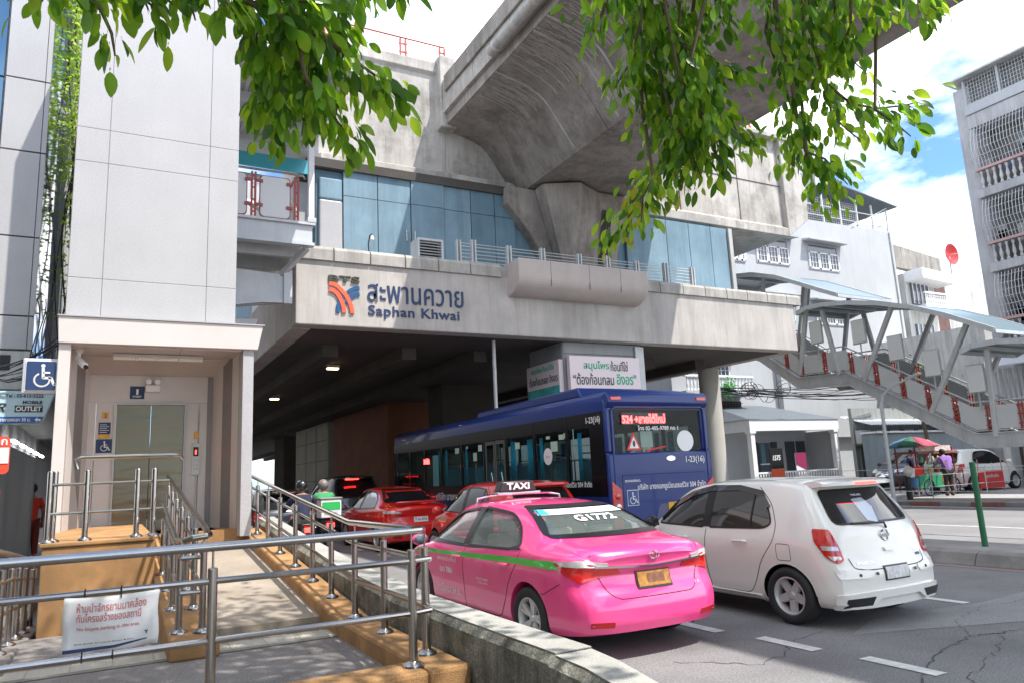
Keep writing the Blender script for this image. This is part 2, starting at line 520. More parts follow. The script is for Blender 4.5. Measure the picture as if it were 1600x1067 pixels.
# cracks in the asphalt: thin ragged dark gaps
def crack(pts, wd, seed):
    rnd = random.Random(seed)
    P = []
    for i in range(len(pts) - 1):
        a = Vector(pts[i]); b = Vector(pts[i + 1]); n = max(2, int((b - a).length / 0.06))
        for k in range(n):
            t = k / n
            p = a.lerp(b, t); P.append(Vector((p.x + rnd.uniform(-.035, .035), p.y + rnd.uniform(-.035, .035))))
    mb = MB()
    L_ = []; R_ = []
    for i, p in enumerate(P):
        d = (P[min(i + 1, len(P) - 1)] - P[max(i - 1, 0)])
        if d.length < 1e-6: d = Vector((1, 0))
        d.normalize(); q = Vector((-d.y, d.x)) * wd * rnd.uniform(.15, 1)
        L_.append((p.x + q.x, p.y + q.y, 0.004)); R_.append((p.x - q.x, p.y - q.y, 0.004))
    mb.add(L_ + R_, [(i, i + 1, len(P) + i + 1, len(P) + i) for i in range(len(P) - 1)])
    return mb
crackm = mat('crack', (0.075, 0.072, 0.07), 0.95)
for i, (pts, wd) in enumerate([
    ([(4.25, 5.25), (4.5, 5.05), (4.72, 4.75), (5.1, 4.85), (5.6, 5.15), (6.2, 5.3)], 0.007),
    ([(4.8, 3.1), (5.0, 3.5), (5.5, 3.85), (6.2, 4.15), (6.9, 4.3), (7.6, 4.15), (8.6, 4.25), (10.2, 3.9)], 0.010),
    ([(6.9, 4.3), (7.4, 4.75), (8.3, 5.0), (9.6, 4.9)], 0.006),
    ([(4.9, 3.0), (5.6, 3.55), (6.6, 3.9), (7.4, 4.3)], 0.006)]):
    struct('asphalt_crack', crack(pts, wd, i), crackm)
# lighter repair patch sheet
struct('asphalt_patch', MB().add([(6.2, 5.0, 0.003), (7.9, 4.35, 0.003), (10.6, 4.1, 0.003), (10.8, 5.3, 0.003), (8.6, 5.15, 0.003), (7.0, 5.35, 0.003)], [(0, 1, 2, 3, 4, 5)]),
       mat('patched_asphalt', (0.30, 0.297, 0.30), 0.85, var=0.15, vs=1.2, bump=0.5, bs=90, fine=0.35, fs=70))

# median between the carriageways, as kerb stones
md = thing('median_kerb', 'long low concrete median kerb holding the green pole beside the white hatchback', 'kerb', (11.9, 7, 0))
y = -6.0; k = 0
while y < 60:
    ln = 1.6
    mb = MB().prism([(11.24, 0.0), (12.55, 0.0), (12.5, 0.17), (12.42, 0.2), (11.46, 0.2), (11.34, 0.17)], 'y', y + 0.006, y + ln - 0.006)
    if y < 34: part('kerb_stone', mb, kerbdark, md, bevel=0.012)
    else:
        part('kerb_stone', MB().prism([(11.24, 0.0), (12.55, 0.0), (12.5, 0.17), (12.42, 0.2), (11.46, 0.2), (11.34, 0.17)], 'y', y + 0.006, 60), kerbdark, md); break
    y += ln
# far kerb: alternating red and grey stones, and the pavement behind
fk = thing('far_kerb', 'kerb of faded red and grey stones along the far side of the road', 'kerb', (23.6, 14, 0))
y = 2.0; k = 0
while y < 60:
    part('kerb_stone', MB().box(23.45, y + .005, 0, 23.75, y + 1.0 - .005, 0.16), kerbred if k % 2 else kerbdark, fk, bevel=0.015)
    y += 1.0 if y < 36 else 100; k += 1
fk2 = MB().box(23.45, 38, 0, 23.75, 120, .16)
part('kerb_run', fk2, kerbdark, fk)
struct('far_pavement', MB().box(23.75, -60, -0.3, 60, 120, 0.14), mat('far_pavement_concrete', (0.34, 0.33, 0.32), 0.85, var=0.15, vs=0.5, bump=0.2, bs=30, grime=0.3, gs=0.6, dirtcol=(.15, .15, .15)))

# ------------------------------------------------------------ concourse of the elevated station
st = thing('station_concourse', 'concrete station concourse over the road with the blue and orange sign on its front beam', 'station', (12.9, 18.5, 5.56))
XL, XR, YF, ZB, ZT = 3.9, 21.9, 18.5, 5.56, 7.30
body = MB()
body.prism([(XL, ZB + .02), (XR, ZB + .02), (XR, ZT), (XL + .2, ZT), (XL, ZT - .1)], 'y', YF, YF + 0.5)
body.box(XL, YF + 0.5, ZB, XL + .5, 112, ZT)
body.box(XR - .5, YF + 0.5, ZB, XR, 112, ZT)
part('front_beam', body, concrete, st, bevel=0.03)
sb = MB().box(XL + .5, YF + .5, ZB + .004, XR - .5, 112, ZB + .5)
for gx in (5.2, 7.6, 10.0, 16.8, 19.2):
    sb.box(gx, YF + 2.5, ZB - .35, gx + .45, 112, ZB + .02)
yy = YF + 2.5
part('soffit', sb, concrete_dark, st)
part('floor_slab', MB().box(XL + .5, YF + .5, ZT - .3, XR - .5, 112, ZT - .02), concrete, st)
# coping stones
x = XL - .02
k = 0
while x < XR + .3:
    x2 = min(x + 0.98, XR + .35)
    if not (9.85 < (x + x2) / 2 < 14.55):
        part('coping_stone', MB().prism([(YF - .07, ZT - .02), (YF + .35, ZT - .02), (YF + .35, ZT + .36), (YF - .02, ZT + .36), (YF - .07, ZT + .27)], 'x', x + .012, x2 - .012), coping_m, st, bevel=0.012)
    else:
        part('coping_stone', MB().box(x + .012, YF + .1, ZT - .02, x2 - .012, YF + .35, ZT + .36), coping_m, st)
    x += .98
# balcony box on the front beam
bx = rpoly([(YF - .72, 7.0), (YF - .72, 7.72), (YF + .2, 7.72), (YF + .2, 6.72), (YF - .30, 6.72)], [0.25, .04, 0, 0, .2], 5)
part('balcony_box', MB().prism(bx, 'x', 9.98, 14.62), mat('smooth_concrete', (0.50, 0.44, 0.405), 0.8, var=0.08, vs=1.2, bump=0.08, bs=30, streak=0.12, dirtcol=(.2, .17, .15)), st, bevel=0.05)
gj = MB()
for gx in (11.05, 12.4, 13.55):
    gj.box(gx, YF - .724, 6.95, gx + .012, YF - .70, 7.70)
part('panel_joint', gj, mat('joint', (0.17, 0.15, 0.14), 0.9), st)
# the logo and the name
lg = MB()
def band(o2, pts, wd, mb, y0, y1):
    V_ = [Vector(p) for p in pts]
    a_ = []; b_ = []
    for i, p in enumerate(V_):
        d = (V_[min(i + 1, len(V_) - 1)] - V_[max(i - 1, 0)]).normalized(); q = Vector((-d.y, d.x)) * wd / 2
        a_.append(p + q); b_.append(p - q)
    poly = [(o2[0] + p.x, o2[1] + p.y) for p in a_ + b_[::-1]]
    n = len(a_)
    for i in range(n - 1):
        qd = [a_[i], a_[i + 1], b_[i + 1], b_[i]]
        mb.prism([(o2[0] + p.x, o2[1] + p.y) for p in qd], 'y', y0, y1)
ox, oz = 4.74, 5.90
K = 0.80
def sc(pts): return [(a * K, b * K) for a, b in pts]
yb = YF - .05
r_ = MB()
band((ox, oz), sc([(0.0, .98), (.14, .97), (.28, .90), (.40, .78), (.54, .62), (.64, .46), (.72, .26), (.76, .04)]), .105, r_, yb, YF + .01)
band((ox, oz), sc([(0.0, .78), (.12, .76), (.24, .68), (.34, .54), (.42, .36), (.47, .18), (.49, .04)]), .105, r_, yb, YF + .01)
b_ = MB()
band((ox, oz), sc([(1.0, .90), (.86, .88), (.72, .81), (.62, .72)]), .105, b_, yb + .01, YF + .01)
band((ox, oz), sc([(1.0, .70), (.88, .68), (.76, .61), (.66, .50), (.58, .34)]), .105, b_, yb + .01, YF + .01)
band((ox, oz), sc([(.42, .58), (.36, .46), (.30, .28), (.28, .04)]), .10, b_, yb + .012, YF + .01)
part('logo_orange_bands', r_, logo_red, st)
part('logo_blue_bands', b_, logo_blue, st)
part('logo_letters', text_mb('BTS', (4.73, yb + .02, 6.75), (1, 0, 0), (0, 0, 1), .82, .165, bold=.03, ext=.02, spacing=1.05), logo_green, st)
part('sign_letters', text_mb('สะพานควาย', (5.76, YF - .014, 6.28), (1, 0, 0), (0, 0, 1), 2.78, .50, bold=.004, ext=.014), navy, st, label='raised navy Thai letters on the front beam')
part('sign_letters', text_mb('Saphan Khwai', (5.78, YF - .014, 5.83), (1, 0, 0), (0, 0, 1), 2.62, .36, bold=.012, ext=.014, spacing=1.08), navy, st, label='raised navy Latin letters under the Thai name')
# blue wall of the concourse, panel by panel
PY = 20.5
part('upper_floor_soffit', MB().box(4.6, 20.4, 10.72, 12.0, 26, 10.95), concrete_dark, st)
seams = [5.68, 6.74, 7.79, 8.9, 9.84, 10.7, 11.45]
for i in range(len(seams) - 1):
    part('wall_panel', MB().box(seams[i] + .012, PY + (0.0 if i != 2 else -.05), 7.3, seams[i + 1] - .012, PY + .08, 9.95), bluepanel if i < 4 else bluedark, st, bevel=.006)
    part('wall_panel', MB().box(seams[i] + .012, PY + (0.0 if i != 2 else -.05), 9.965, seams[i + 1] - .012, PY + .08, 10.8), bluepanel if i < 4 else bluedark, st, bevel=.006)
part('wall_panel', MB().box(4.98, PY, 9.78, 5.66, PY + 1.2, 10.45), bluepanel, st, bevel=.05)
part('white_wall_panel', MB().box(4.98, PY - .02, 7.3, 5.66, PY + 1.2, 9.76), clad, st, bevel=.05)
part('side_wall', MB().box(4.4, PY + .5, 7.3, 4.97, PY + 8, 10.4), clad, st)
for gx in (7.63, 7.9):
    part('door_handle', MB().tube([(gx, PY - .05, 8.75), (gx, PY - .05, 9.1)], .02, 8), steel, st, smooth=True)
for i, (a, b) in enumerate([(16.0, 17.9), (17.9, 19.0), (19.0, 20.1), (20.1, 20.95)]):
    part('wall_panel', MB().box(a + .012, PY, 7.3, b - .012, PY + .1, 10.75), bluepanel, st, bevel=.006)
part('wall_end_post', MB().box(20.97, PY - .1, 7.3, 21.15, PY + .3, 10.75), greysteel, st)
part('inner_wall', MB().box(4.9, PY + .12, 7.3, 21.0, PY + 40, 10.7), bluedark, st)
# louvre box
lv = thing('louvre_box', 'white louvred ventilation box on the station parapet', 'vent', (7.7, 18.9, 7.66))
fr = MB(); fr.box(7.30, 18.72, 7.66, 8.08, 19.3, 7.72).box(7.30, 18.72, 8.24, 8.08, 19.3, 8.30).box(7.30, 18.72, 7.72, 7.36, 19.3, 8.24).box(8.02, 18.72, 7.72, 8.08, 19.3, 8.24)
part('frame', fr, steel_dull, lv)
for i in range(6):
    z = 7.76 + i * .083
    part('slat', MB().prism([(18.74, z), (18.82, z + .05), (18.83, z + .04), (18.75, z - .01)], 'x', 7.36, 8.02), greypanel, lv)
part('back', MB().box(7.36, 19.0, 7.72, 8.02, 19.28, 8.24), dark, lv)
# small lamp
lp = thing('parapet_lamp', 'thin black gooseneck lamp standing on the parapet before the blue doors', 'lamp', (5.95, 18.9, 7.66))
part('arm', MB().tube([(5.95, 18.9, 7.66), (5.93, 18.9, 8.0), (5.97, 18.9, 8.25), (6.03, 18.88, 8.3)], .018, 6), black, lp, smooth=True)
part('lamp_shade', MB().lathe([(.02, 0), (.05, -.05), (.07, -.13)], 10, (6.03, 18.88, 8.25)), steel_dull, lp, smooth=True)
# parapet railing with flat post pairs
rl = thing('parapet_railing', 'grey metal railing of flat post pairs along the station parapet above the balcony box', 'railing', (12.9, 18.75, 7.66))
px = [8.55, 9.03, 10.2, 11.37, 12.71, 13.81, 14.97, 16.18, 17.36]
for i, x in enumerate(px):
    for d in (-.055, .055):
        part('post', MB().box(x + d - .02, 18.68, 7.62, x + d + .02, 18.82, 8.36 + (0.05 if i % 2 else 0)), steel_dull, rl)
for i in range(len(px) - 1):
    for z in (7.76, 7.87, 7.98, 8.09, 8.2, 8.29):
        part('rail', MB().tube([(px[i] + .07, 18.75, z), (px[i + 1] - .07, 18.75, z)], .014, 6), steel_dull, rl)
# lamps under the soffit
for i, (x, y) in enumerate([(6.43, 24.6), (6.25, 33.9), (6.3, 45.6), (6.3, 58)]):
    t = thing('soffit_light', ['nearest small glowing lamp under the dark concourse soffit', 'second glowing lamp under the dark soffit, above the ramp railing', 'third small lamp deep under the dark soffit', 'farthest tiny lamp deep under the dark soffit'][i], 'light', (x, y, 5.3), 'lamps under the concourse soffit')
    part('housing', MB().box(x - .22, y - .1, 5.44, x + .22, y + .1, 5.55), steel_dull, t)
    part('diffuser', MB().box(x - .18, y - .08, 5.40, x + .18, y + .08, 5.436), mat('lamp_glow', (1.0, 0.62, 0.34), emit=5), t)

# ------------------------------------------------------------ platform level
pf = thing('platform_block', 'stained concrete platform block left of the viaduct with red railings on its top', 'platform', (8.5, 21, 11))
sec = [(YF + 2.3, 11.05), (YF + 8, 11.05), (YF + 8, 15.3), (YF + 2.5, 15.3), (YF + 2.5, 14.95), (YF + 2.62, 14.85), (YF + 2.62, 11.45), (YF + 2.3, 11.35)]
part('wall', MB().prism(sec, 'x', 5.1, 9.3), concrete_old, pf, bevel=.02)
part('lower_wall', MB().prism([(YF + 2.3, 11.05), (YF + 8, 11.05), (YF + 8, 13.6), (YF + 2.62, 13.6), (YF + 2.62, 11.45), (YF + 2.3, 11.35)], 'x', 9.305, 12.0), concrete_old, pf, bevel=.02)
part('end_pillar', MB().box(9.0, YF + 2.2, 12.9, 9.55, YF + 2.8, 15.45), concrete_old, pf, bevel=.04)
part('underside_taper', MB().prism([(4.7, 11.04), (12.0, 11.04), (12.0, 10.96), (5.0, 10.96)], 'y', YF + 2.0, YF + 7), concrete_dark, pf)
tr = thing('platform_railing', 'red posts and pale panels of the platform railing against the sky', 'railing', (8, 21.2, 15.3))
for x in (5.4, 6.35, 7.9, 9.3):
    for d in (-.09, .09):
        part('post', MB().box(x + d - .025, 21.15, 15.3, x + d + .025, 21.22, 16.0), redsteel, tr)
    part('bracket', MB().box(x - .13, 21.16, 15.5, x + .13, 21.2, 15.55).box(x - .13, 21.16, 15.8, x + .13, 21.2, 15.85), redsteel, tr)
part('handrail', MB().tube([(4.9, 21.18, 16.05), (9.4, 21.18, 16.05)], .03, 8), redsteel, tr)
for a, b in ((5.55, 6.2), (6.5, 7.75), (8.05, 9.15)):
    part('panel', MB().box(a, 21.2, 15.36, b, 21.23, 15.95), greypanel, tr, bevel=.01)
# right hand platform block
pr = thing('platform_block', 'stained concrete platform block right of the viaduct above the blue wall panels', 'platform', (21.5, 21, 11))
part('wall', MB().prism([(YF + 2.3, 11.0), (YF + 8, 11.0), (YF + 8, 15.4), (YF + 2.55, 15.4), (YF + 2.55, 11.5), (YF + 2.3, 11.35)], 'x', 16.5, 24.9), concrete_old, pr, bevel=.02)
part('end_chamfer', MB().prism([(24.905, 11.0), (26.2, 11.9), (26.3, 13.2), (25.6, 15.4), (24.905, 15.4)], 'y', YF + 2.3, YF + 8), concrete_old, pr, bevel=.03)
part('ledge', MB().box(16.5, YF + 2.25, 15.405, 25.7, YF + 8, 15.6), coping_m, pr, bevel=.02)
for jb in ((16.5, 13.3, 24.9, 13.33), (19.2, 11.5, 19.23, 15.3), (22.4, 11.5, 22.43, 15.3)):
    part('joint', MB().box(jb[0], YF + 2.53, jb[1], jb[2], YF + 2.56, jb[3]), concrete_dark, pr)
# flag on the right block, dark framed window behind it
fl = thing('small_flag', 'small yellow and red pennant standing on the right platform ledge', 'flag', (23.6, 21.2, 15.6))
part('pole', MB().tube([(23.6, 21.2, 15.6), (23.6, 21.2, 16.9)], .015, 6), steel, fl)
part('yellow_cloth', MB().prism([(23.45, 16.1), (23.6, 16.75), (23.78, 16.05)], 'y', 21.18, 21.2), mat('flag_yellow', (.85, .55, .02)), fl)
part('red_cloth', MB().prism([(23.5, 15.62), (23.62, 16.1), (23.9, 15.62)], 'y', 21.15, 21.17), redpaint, fl)

# ------------------------------------------------------------ the viaduct (box girder)
vd = thing('rail_viaduct', 'curved concrete rail viaduct crossing overhead from top right into the station', 'viaduct', (13.55, 5, 11))
def vsec(m=1):
    # half section from bottom centre up: slab, rounded web, wing underside, fascia, parapet
    c = 13.62
    h = [(0, 11.0), (1.62, 11.0), (1.76, 11.08), (2.02, 11.6), (2.30, 12.2), (2.52, 12.55), (2.85, 12.78), (3.3, 12.9), (4.1, 13.0), (4.42, 13.02), (4.42, 13.35), (4.55, 13.35), (4.55, 14.45), (4.40, 14.5), (4.3, 14.45), (4.3, 13.5), (0, 13.5)]
    return [(c - x, z) for x, z in h][::-1] + [(c + x, z) for x, z in h[1:]]
vs_ = vsec()
poly = vs_[1:] if False else vs_
# split in segments with joints
segs = [(-40, -6), (-6, -2.4), (-2.4, 1.2), (1.2, 4.8), (4.8, 8.4), (8.4, 12.0), (12.0, 15.6), (15.6, 21.6)]
def ring_prism(mb, h, y0, y1):
    c = 13.62
    pl = [(c - x, z) for x, z in h[::-1]] + [(c + x, z) for x, z in h[1:]]
    mb.prism(pl, 'y', y0, y1)
hs = [(0, 11.0), (1.78, 11.0), (2.66, 12.26), (2.80, 12.45), (3.0, 12.62), (3.3, 12.76), (3.66, 12.86), (4.1, 12.96), (4.42, 13.02), (4.42, 13.5), (0, 13.5)]
for a, b in segs:
    mb = MB(); ring_prism(mb, hs, a + .01, b - .01)
    part('girder_segment', mb, concrete_vd, vd, smooth=True, ang=16)
# drip ribs running round the wing and web
for ry in (17.2, 15.0, 14.3, 12.1, 9.9, 9.2, 7.0):
    c = 13.62
    pts = [(c - x, z - .01) for x, z in [(4.4, 13.0), (3.66, 12.85), (3.3, 12.75), (3.0, 12.61), (2.8, 12.44), (2.66, 12.27), (2.15, 11.54), (1.84, 11.1)]]
    part('drip_rib', MB().tube([(p[0], ry, p[1]) for p in pts], .035, 6), coping_m, vd, smooth=True)
for side, xx in (('l', 9.07), ('r', 18.05)):
    yy = -20
    while yy < 20.4:
        e = min(yy + 2.4, 20.7)
        part('parapet_panel', MB().box(xx, yy + .012, 13.36, xx + .13, e - .012, 14.5), concrete_old, vd, bevel=.01)
        yy += 2.4
part('parapet_beam', MB().box(8.98, 6, 13.95, 9.06, 20.4, 14.5), concrete_vd, vd, bevel=.02)
part('drain_pipe', MB().tube([(8.93, -20, 13.38), (8.93, 16.9, 13.38)], .16, 14), coping_m, vd, smooth=True)
pc = MB()
for y in (9.0, 13.0, 16.5): pc.lathe([(.18, y), (.18, y + .06)], 14, (8.93, 0, 13.38), 'y')
part('pipe_clamp', pc, greysteel, vd)
# peeling white mineral streaks under the wing (real runs of lime on the concrete)
rn = random.Random(3)
lime = MB()
c = 13.62
for i in range(420):
    y = rn.uniform(4.0, 18.6); r0 = rn.uniform(3.6, 4.2); ln = rn.uniform(.2, 1.2) * (1.0 if rn.random() < .8 else 1.8)
    wdt = rn.uniform(.003, .014)
    prof = [(4.4, 13.014), (4.1, 12.96), (3.66, 12.86), (3.3, 12.76), (3.0, 12.62), (2.8, 12.45), (2.66, 12.28), (2.15, 11.55)]
    xs = []
    x = min(4.4, r0 + .25)
    yj = y
    while x > max(r0 - ln, 2.25):
        zz = np.interp(x, [p[0] for p in prof][::-1], [p[1] for p in prof][::-1])
        xs.append((c - x, yj, float(zz) - .006)); x -= .09; yj += rn.uniform(-.025, .035)
    if len(xs) > 2:
        lime.add([(p[0], p[1] - wdt, p[2]) for p in xs] + [(p[0], p[1] + wdt, p[2]) for p in xs], [(k, k + 1, len(xs) + k + 1, len(xs) + k) for k in range(len(xs) - 1)])
o = part('lime_runs', lime, mat('lime_deposit', (0.44, 0.42, 0.39), 0.9), vd, kind='stuff')

# pier head: flared cap between concourse and viaduct
ph = thing('pier_head', 'flared weathered concrete pier head carrying the viaduct above the parapet', 'pier', (13.6, 20, 7.3))
mbh = MB()
prof = [(12.5, 7.3), (12.35, 8.6), (11.75, 9.5), (11.0, 10.35), (11.02, 10.95), (16.2, 10.98), (16.2, 10.3), (15.5, 9.5), (15.0, 8.6), (14.9, 7.3)]
mbh.prism(prof, 'y', 20.15, 23)
part('back_flare', mbh, concrete_vd, ph, bevel=.05)
# front faceted block
fv = [(12.75, 7.3), (12.62, 8.7), (12.0, 10.97), (15.4, 10.98), (14.85, 8.7), (14.75, 7.3)]
part('front_block', MB().prism(fv, 'y', 19.5, 20.15), concrete_vd, ph, bevel=.12)
part('wedge_facet', MB().add([(12.78, 19.49, 7.3), (12.02, 19.49, 10.9), (13.1, 18.95, 10.9), (13.9, 19.49, 7.6), (14.2, 19.49, 10.9)], [(0, 2, 1), (0, 3, 2), (2, 3, 4), (1, 2, 4)]), concrete_vd, ph)
gr = MB()
for i in range(5):
    gr.tube([(14.05 + i * .075, 19.47, 7.3), (14.0 + i * .075, 19.47, 8.5), (14.32 + i * .085, 19.46, 10.3)], .025, 6)
part('cable_ribs', gr, concrete_dark, ph)

# piers beneath
def pier(x0, x1, y0, y1, m, label, grp='piers under the concourse', ztop=ZB - .004, kind='square'):
    t = thing('bridge_pier', label, 'pier', ((x0 + x1) / 2, (y0 + y1) / 2, 0), grp)
    part('shaft', MB().prism(rpoly([(x0, y0), (x1, y0), (x1, y1), (x0, y1)], .12), 'z', 0.0, ztop), m, t)
    return t
clad_pier = mat('pier_cladding', (0.30, 0.31, 0.31), 0.6, var=0.08, vs=1, streak=0.2)
p = pier(12.0, 15.05, 18.9, 21.0, clad_pier, 'grey clad bridge pier behind the blue bus, carrying two white advert boards')
part('corner_strip', MB().box(14.72, 18.82, 0.2, 15.05, 18.895, 5.5), steel_dull, p)
pj = MB()
for z in (2.4, 3.6, 5.2): pj.box(12.05, 18.89, z, 14.7, 18.905, z + .015)
part('joint', pj, dark, p)
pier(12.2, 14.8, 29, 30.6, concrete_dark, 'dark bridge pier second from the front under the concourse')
brown = mat('brown_lit_cladding', (0.24, 0.085, 0.04), 0.7, var=0.15, vs=1)
q = pier(12.2, 14.8, 36.0, 46.5, brown, 'reddish brown clad bridge pier seen above the red sedan')
q = pier(12.2, 14.8, 48.0, 57.5, mat('pale_pier', (0.50, 0.50, 0.44), 0.7, var=0.1, vs=1), 'pale grey panelled bridge pier farthest along the median')
pj = MB()
for z in (1.8, 3.1, 4.4): pj.box(12.18, 48, z, 12.205, 57.5, z + .03)
for y in (51, 54): pj.box(12.18, y, 0.2, 12.205, y + .04, 5.4)
part('joint', pj, dark, q)
pier(12.2, 14.8, 62, 66, concrete_dark, 'small distant dark pier by the bright opening under the deck')
for i, (yy) in enumerate((37, 52, 70, 90)):
    t = thing('round_column', ['first dark round column on the left edge under the deck', 'second dark round column on the left edge under the deck', 'third dark round column far under the deck', 'last dark round column far under the deck'][i], 'column', (4.4, yy, 0), 'left columns under the concourse')
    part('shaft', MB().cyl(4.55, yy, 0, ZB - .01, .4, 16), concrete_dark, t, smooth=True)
# thin pipe column
t = thing('drain_column', 'slim grey vertical pipe under the deck above the blue bus', 'pipe', (9.8, 19.2, 0))
part('pipe', MB().cyl(9.8, 19.2, 0, ZB - .01, .055, 10), greysteel, t, smooth=True)
# advert boards
ad = thing('advert_board', 'white pink advert board with green and grey Thai words facing the camera', 'advert', (13.3, 18.7, 3.2))
adm = mat('advert_pink', (0.80, 0.68, 0.70), 0.5)
part('board', MB().box(12.05, 18.62, 3.95, 14.68, 18.78, 5.10), adm, ad, bevel=.01)
adg = mat('advert_green', (0.02, 0.42, 0.22), 0.5); adt = mat('advert_grey_text', (0.06, 0.07, 0.08), 0.5)
part('lettering', text_mb('สมุนไพร', (12.55, 18.612, 4.64), (1, 0, .0), (0, 0, 1), .95, .32, bold=.015, ext=.004), adg, ad)
part('lettering', text_mb('ก้อนที่ใช่', (13.55, 18.612, 4.66), (1, 0, .0), (0, 0, 1), .66, .32, bold=.01, ext=.004), adt, ad)
part('lettering', text_mb('“ต้องก้อนกลม', (12.15, 18.612, 4.22), (1, 0, .0), (0, 0, 1), 1.5, .36, bold=.012, ext=.004), adt, ad)
part('lettering', text_mb('อิงอร”', (13.76, 18.612, 4.24), (1, 0, .0), (0, 0, 1), .76, .33, bold=.015, ext=.004), adg, ad)
part('printed_strip', MB().box(13.4, 18.61, 4.0, 14.6, 18.618, 4.08), adt, ad)
ad2 = thing('advert_board', 'white advert board on the left side face of the pier with a teal lower strip', 'advert', (11.95, 20, 3.2))
part('board', MB().box(11.84, 18.9, 3.95, 11.99, 20.9, 5.02), adm, ad2, bevel=.01)
part('teal_strip', MB().box(11.832, 18.92, 3.97, 11.838, 20.88, 4.25), mat('advert_teal', (0.05, 0.38, 0.36), 0.5, var=.4, vs=3), ad2)
part('lettering', text_mb('สมุนไพรก้อนที่ใช่', (11.836, 20.6, 4.72), (0, -1, 0), (0, 0, 1), 1.4, .22, bold=.012, ext=.004), adg, ad2)
part('lettering', text_mb('ต้องก้อนกลม อิงอร', (11.836, 20.75, 4.38), (0, -1, 0), (0, 0, 1), 1.75, .27, bold=.012, ext=.004), adt, ad2)
# round column on the right
rc = thing('round_column', 'tall pale round concrete column right of the blue bus', 'column', (21.9, 23.4, 0))
part('shaft', MB().cyl(21.6, 22.9, 0.14, ZB - .01, .42, 24), mat('pale_column', (0.46, 0.44, 0.40), 0.85, var=.06, vs=1, bump=.1, bs=20), rc, smooth=True)
part('base', MB().box(20.9, 22.2, 0, 22.3, 23.6, .14), kerbdark, rc)
# ============================================================ LEFT: ramp, lift, railings
def base_z(y):
    return 0.40 + max(0.0, y - 7.0) * 0.095
def ramp_poly(mb, x0, x1, y0, y1, dz, zb=-0.3, n=8):
    ys = [y0 + (y1 - y0) * i / n for i in range(n + 1)] + [7.0]
    ys = sorted(set(y for y in ys if y0 <= y <= y1))
    pl = [(y, base_z(y) + dz) for y in ys] + [(y1, zb), (y0, zb)]
    return mb.prism(pl, 'x', x0, x1)
struct('ramp_floor', ramp_poly(MB(), 0.86, 1.88, 7.7, 12.35, -0.13, 0.0), rampf_m)
struct('floor_joint', MB().box(-0.9, 7.02, 0.2, 1.88, 7.03, .254), dark)
# tactile tiles, each with its raised dots
tl = bpy.data.meshes.new('tactile_tile')
mb = MB().box(0, 0, 0, .295, .295, .008)
for i in range(5):
    for j in range(5):
        x = .04 + i * .054; y = .04 + j * .054
        mb.add([(x - .014, y - .014, .008), (x + .014, y - .014, .008), (x + .014, y + .014, .008), (x - .014, y + .014, .008), (x, y, .014)], [(0, 1, 4), (1, 2, 4), (2, 3, 4), (3, 0, 4)])
tme = mb.mesh('tactile_tile'); tme.materials.append(tile_m)
ts = obj('tactile_paving', MB().box(-6, 7.08, .2, 1.88, 7.40, .252).mesh('tactile_paving'), None, tile_m, kind='structure')
for i in range(24):
    o = obj('tactile_tile', tme, ts, None, loc=(1.58 - i * .30, 7.09 + random.uniform(-.004, .004), .252 + random.uniform(0, .003)))
for i in range(9):
    o = obj('tactile_tile', tme, ts, None, loc=(1.2 + random.uniform(-.003, .003), 7.42 + i * .3 , .252 + (0 if i < 2 else 0)))
    if i > 0: bpy.data.objects.remove(o)

# ramp kerb beside the road and front kerb
k1 = thing('ramp_kerb', 'orange pebbled kerb rising along the right side of the ramp under the steel posts', 'kerb', (2.0, 9, .25))
part('kerb', ramp_poly(MB(), 1.88, 2.18, 4.78, 13.0, 0.0, -0.2, 14), pebble, k1, bevel=.03)
part('front_kerb', MB().box(-6, 4.78, -.2, 1.878, 5.12, .398), pebble, k1, bevel=.03)
k2 = thing('lift_side_kerb', 'short brown pebbled kerb end under the crowded steel posts', 'kerb', (.68, 9, .25))
part('kerb', MB().prism([(6.92, .25), (6.92, .40), (12.3, .98), (12.3, .2)], 'x', .47, .86), pebble, k2, bevel=.02)
lb = thing('landing_block', 'orange pebbled retaining wall of the lift landing', 'wall', (0, 11, .25))
part('block', MB().box(-.62, 9.5, .14, .47, 13.4, 1.08), pebble, lb, bevel=.015)
part('cap', MB().box(-.64, 9.48, 1.083, .46, 13.4, 1.13), pebble, lb, bevel=.012)
part('lift_threshold', MB().box(.46, 12.36, .3, 1.9, 13.5, 1.0), pebble, lb)

# barrier wall
bw = thing('barrier_wall', 'low stained concrete barrier wall between the ramp and the pink taxi', 'wall', (2.35, 6, .0))
def bseg(pts, label=None):
    """pts: list of (xi, xo, y, z)"""
    mb = MB()
    vs = []
    for xi, xo, y, z in pts:
        vs += [(xi - .02, y, -.05), (xi, y, z - .05), (xi + .05, y, z), (xo - .05, y, z), (xo, y, z - .05), (xo + .02, y, -.05)]
    n = len(pts); fs = []
    for i in range(n - 1):
        for k in range(6):
            k2_ = (k + 1) % 6
            fs.append((i * 6 + k, i * 6 + k2_, (i + 1) * 6 + k2_, (i + 1) * 6 + k))
    fs += [tuple(range(6)), tuple((n - 1) * 6 + k for k in range(6))]
    mb.add(vs, fs)
    return mb
far_ = [(2.2, 2.54, 3.80, .62), (2.2, 2.54, 5, .62), (2.2, 2.54, 6.4, .63), (2.2, 2.55, 8.5, .72), (2.2, 2.55, 10.5, .86), (2.2, 2.55, 13.5, 1.1)]
o = part('wall_run', bseg(far_), barrier_m, bw)
near_ = [(2.195, 2.535, 3.79, .61), (2.2, 2.52, 3.5, .60), (2.14, 2.44, 3.05, .585), (2.02, 2.34, 2.5, .54), (1.8, 2.14, 1.8, .45), (1.5, 1.9, 1.0, .35)]
part('wall_end', bseg(near_[::-1]), barrier_m, bw)
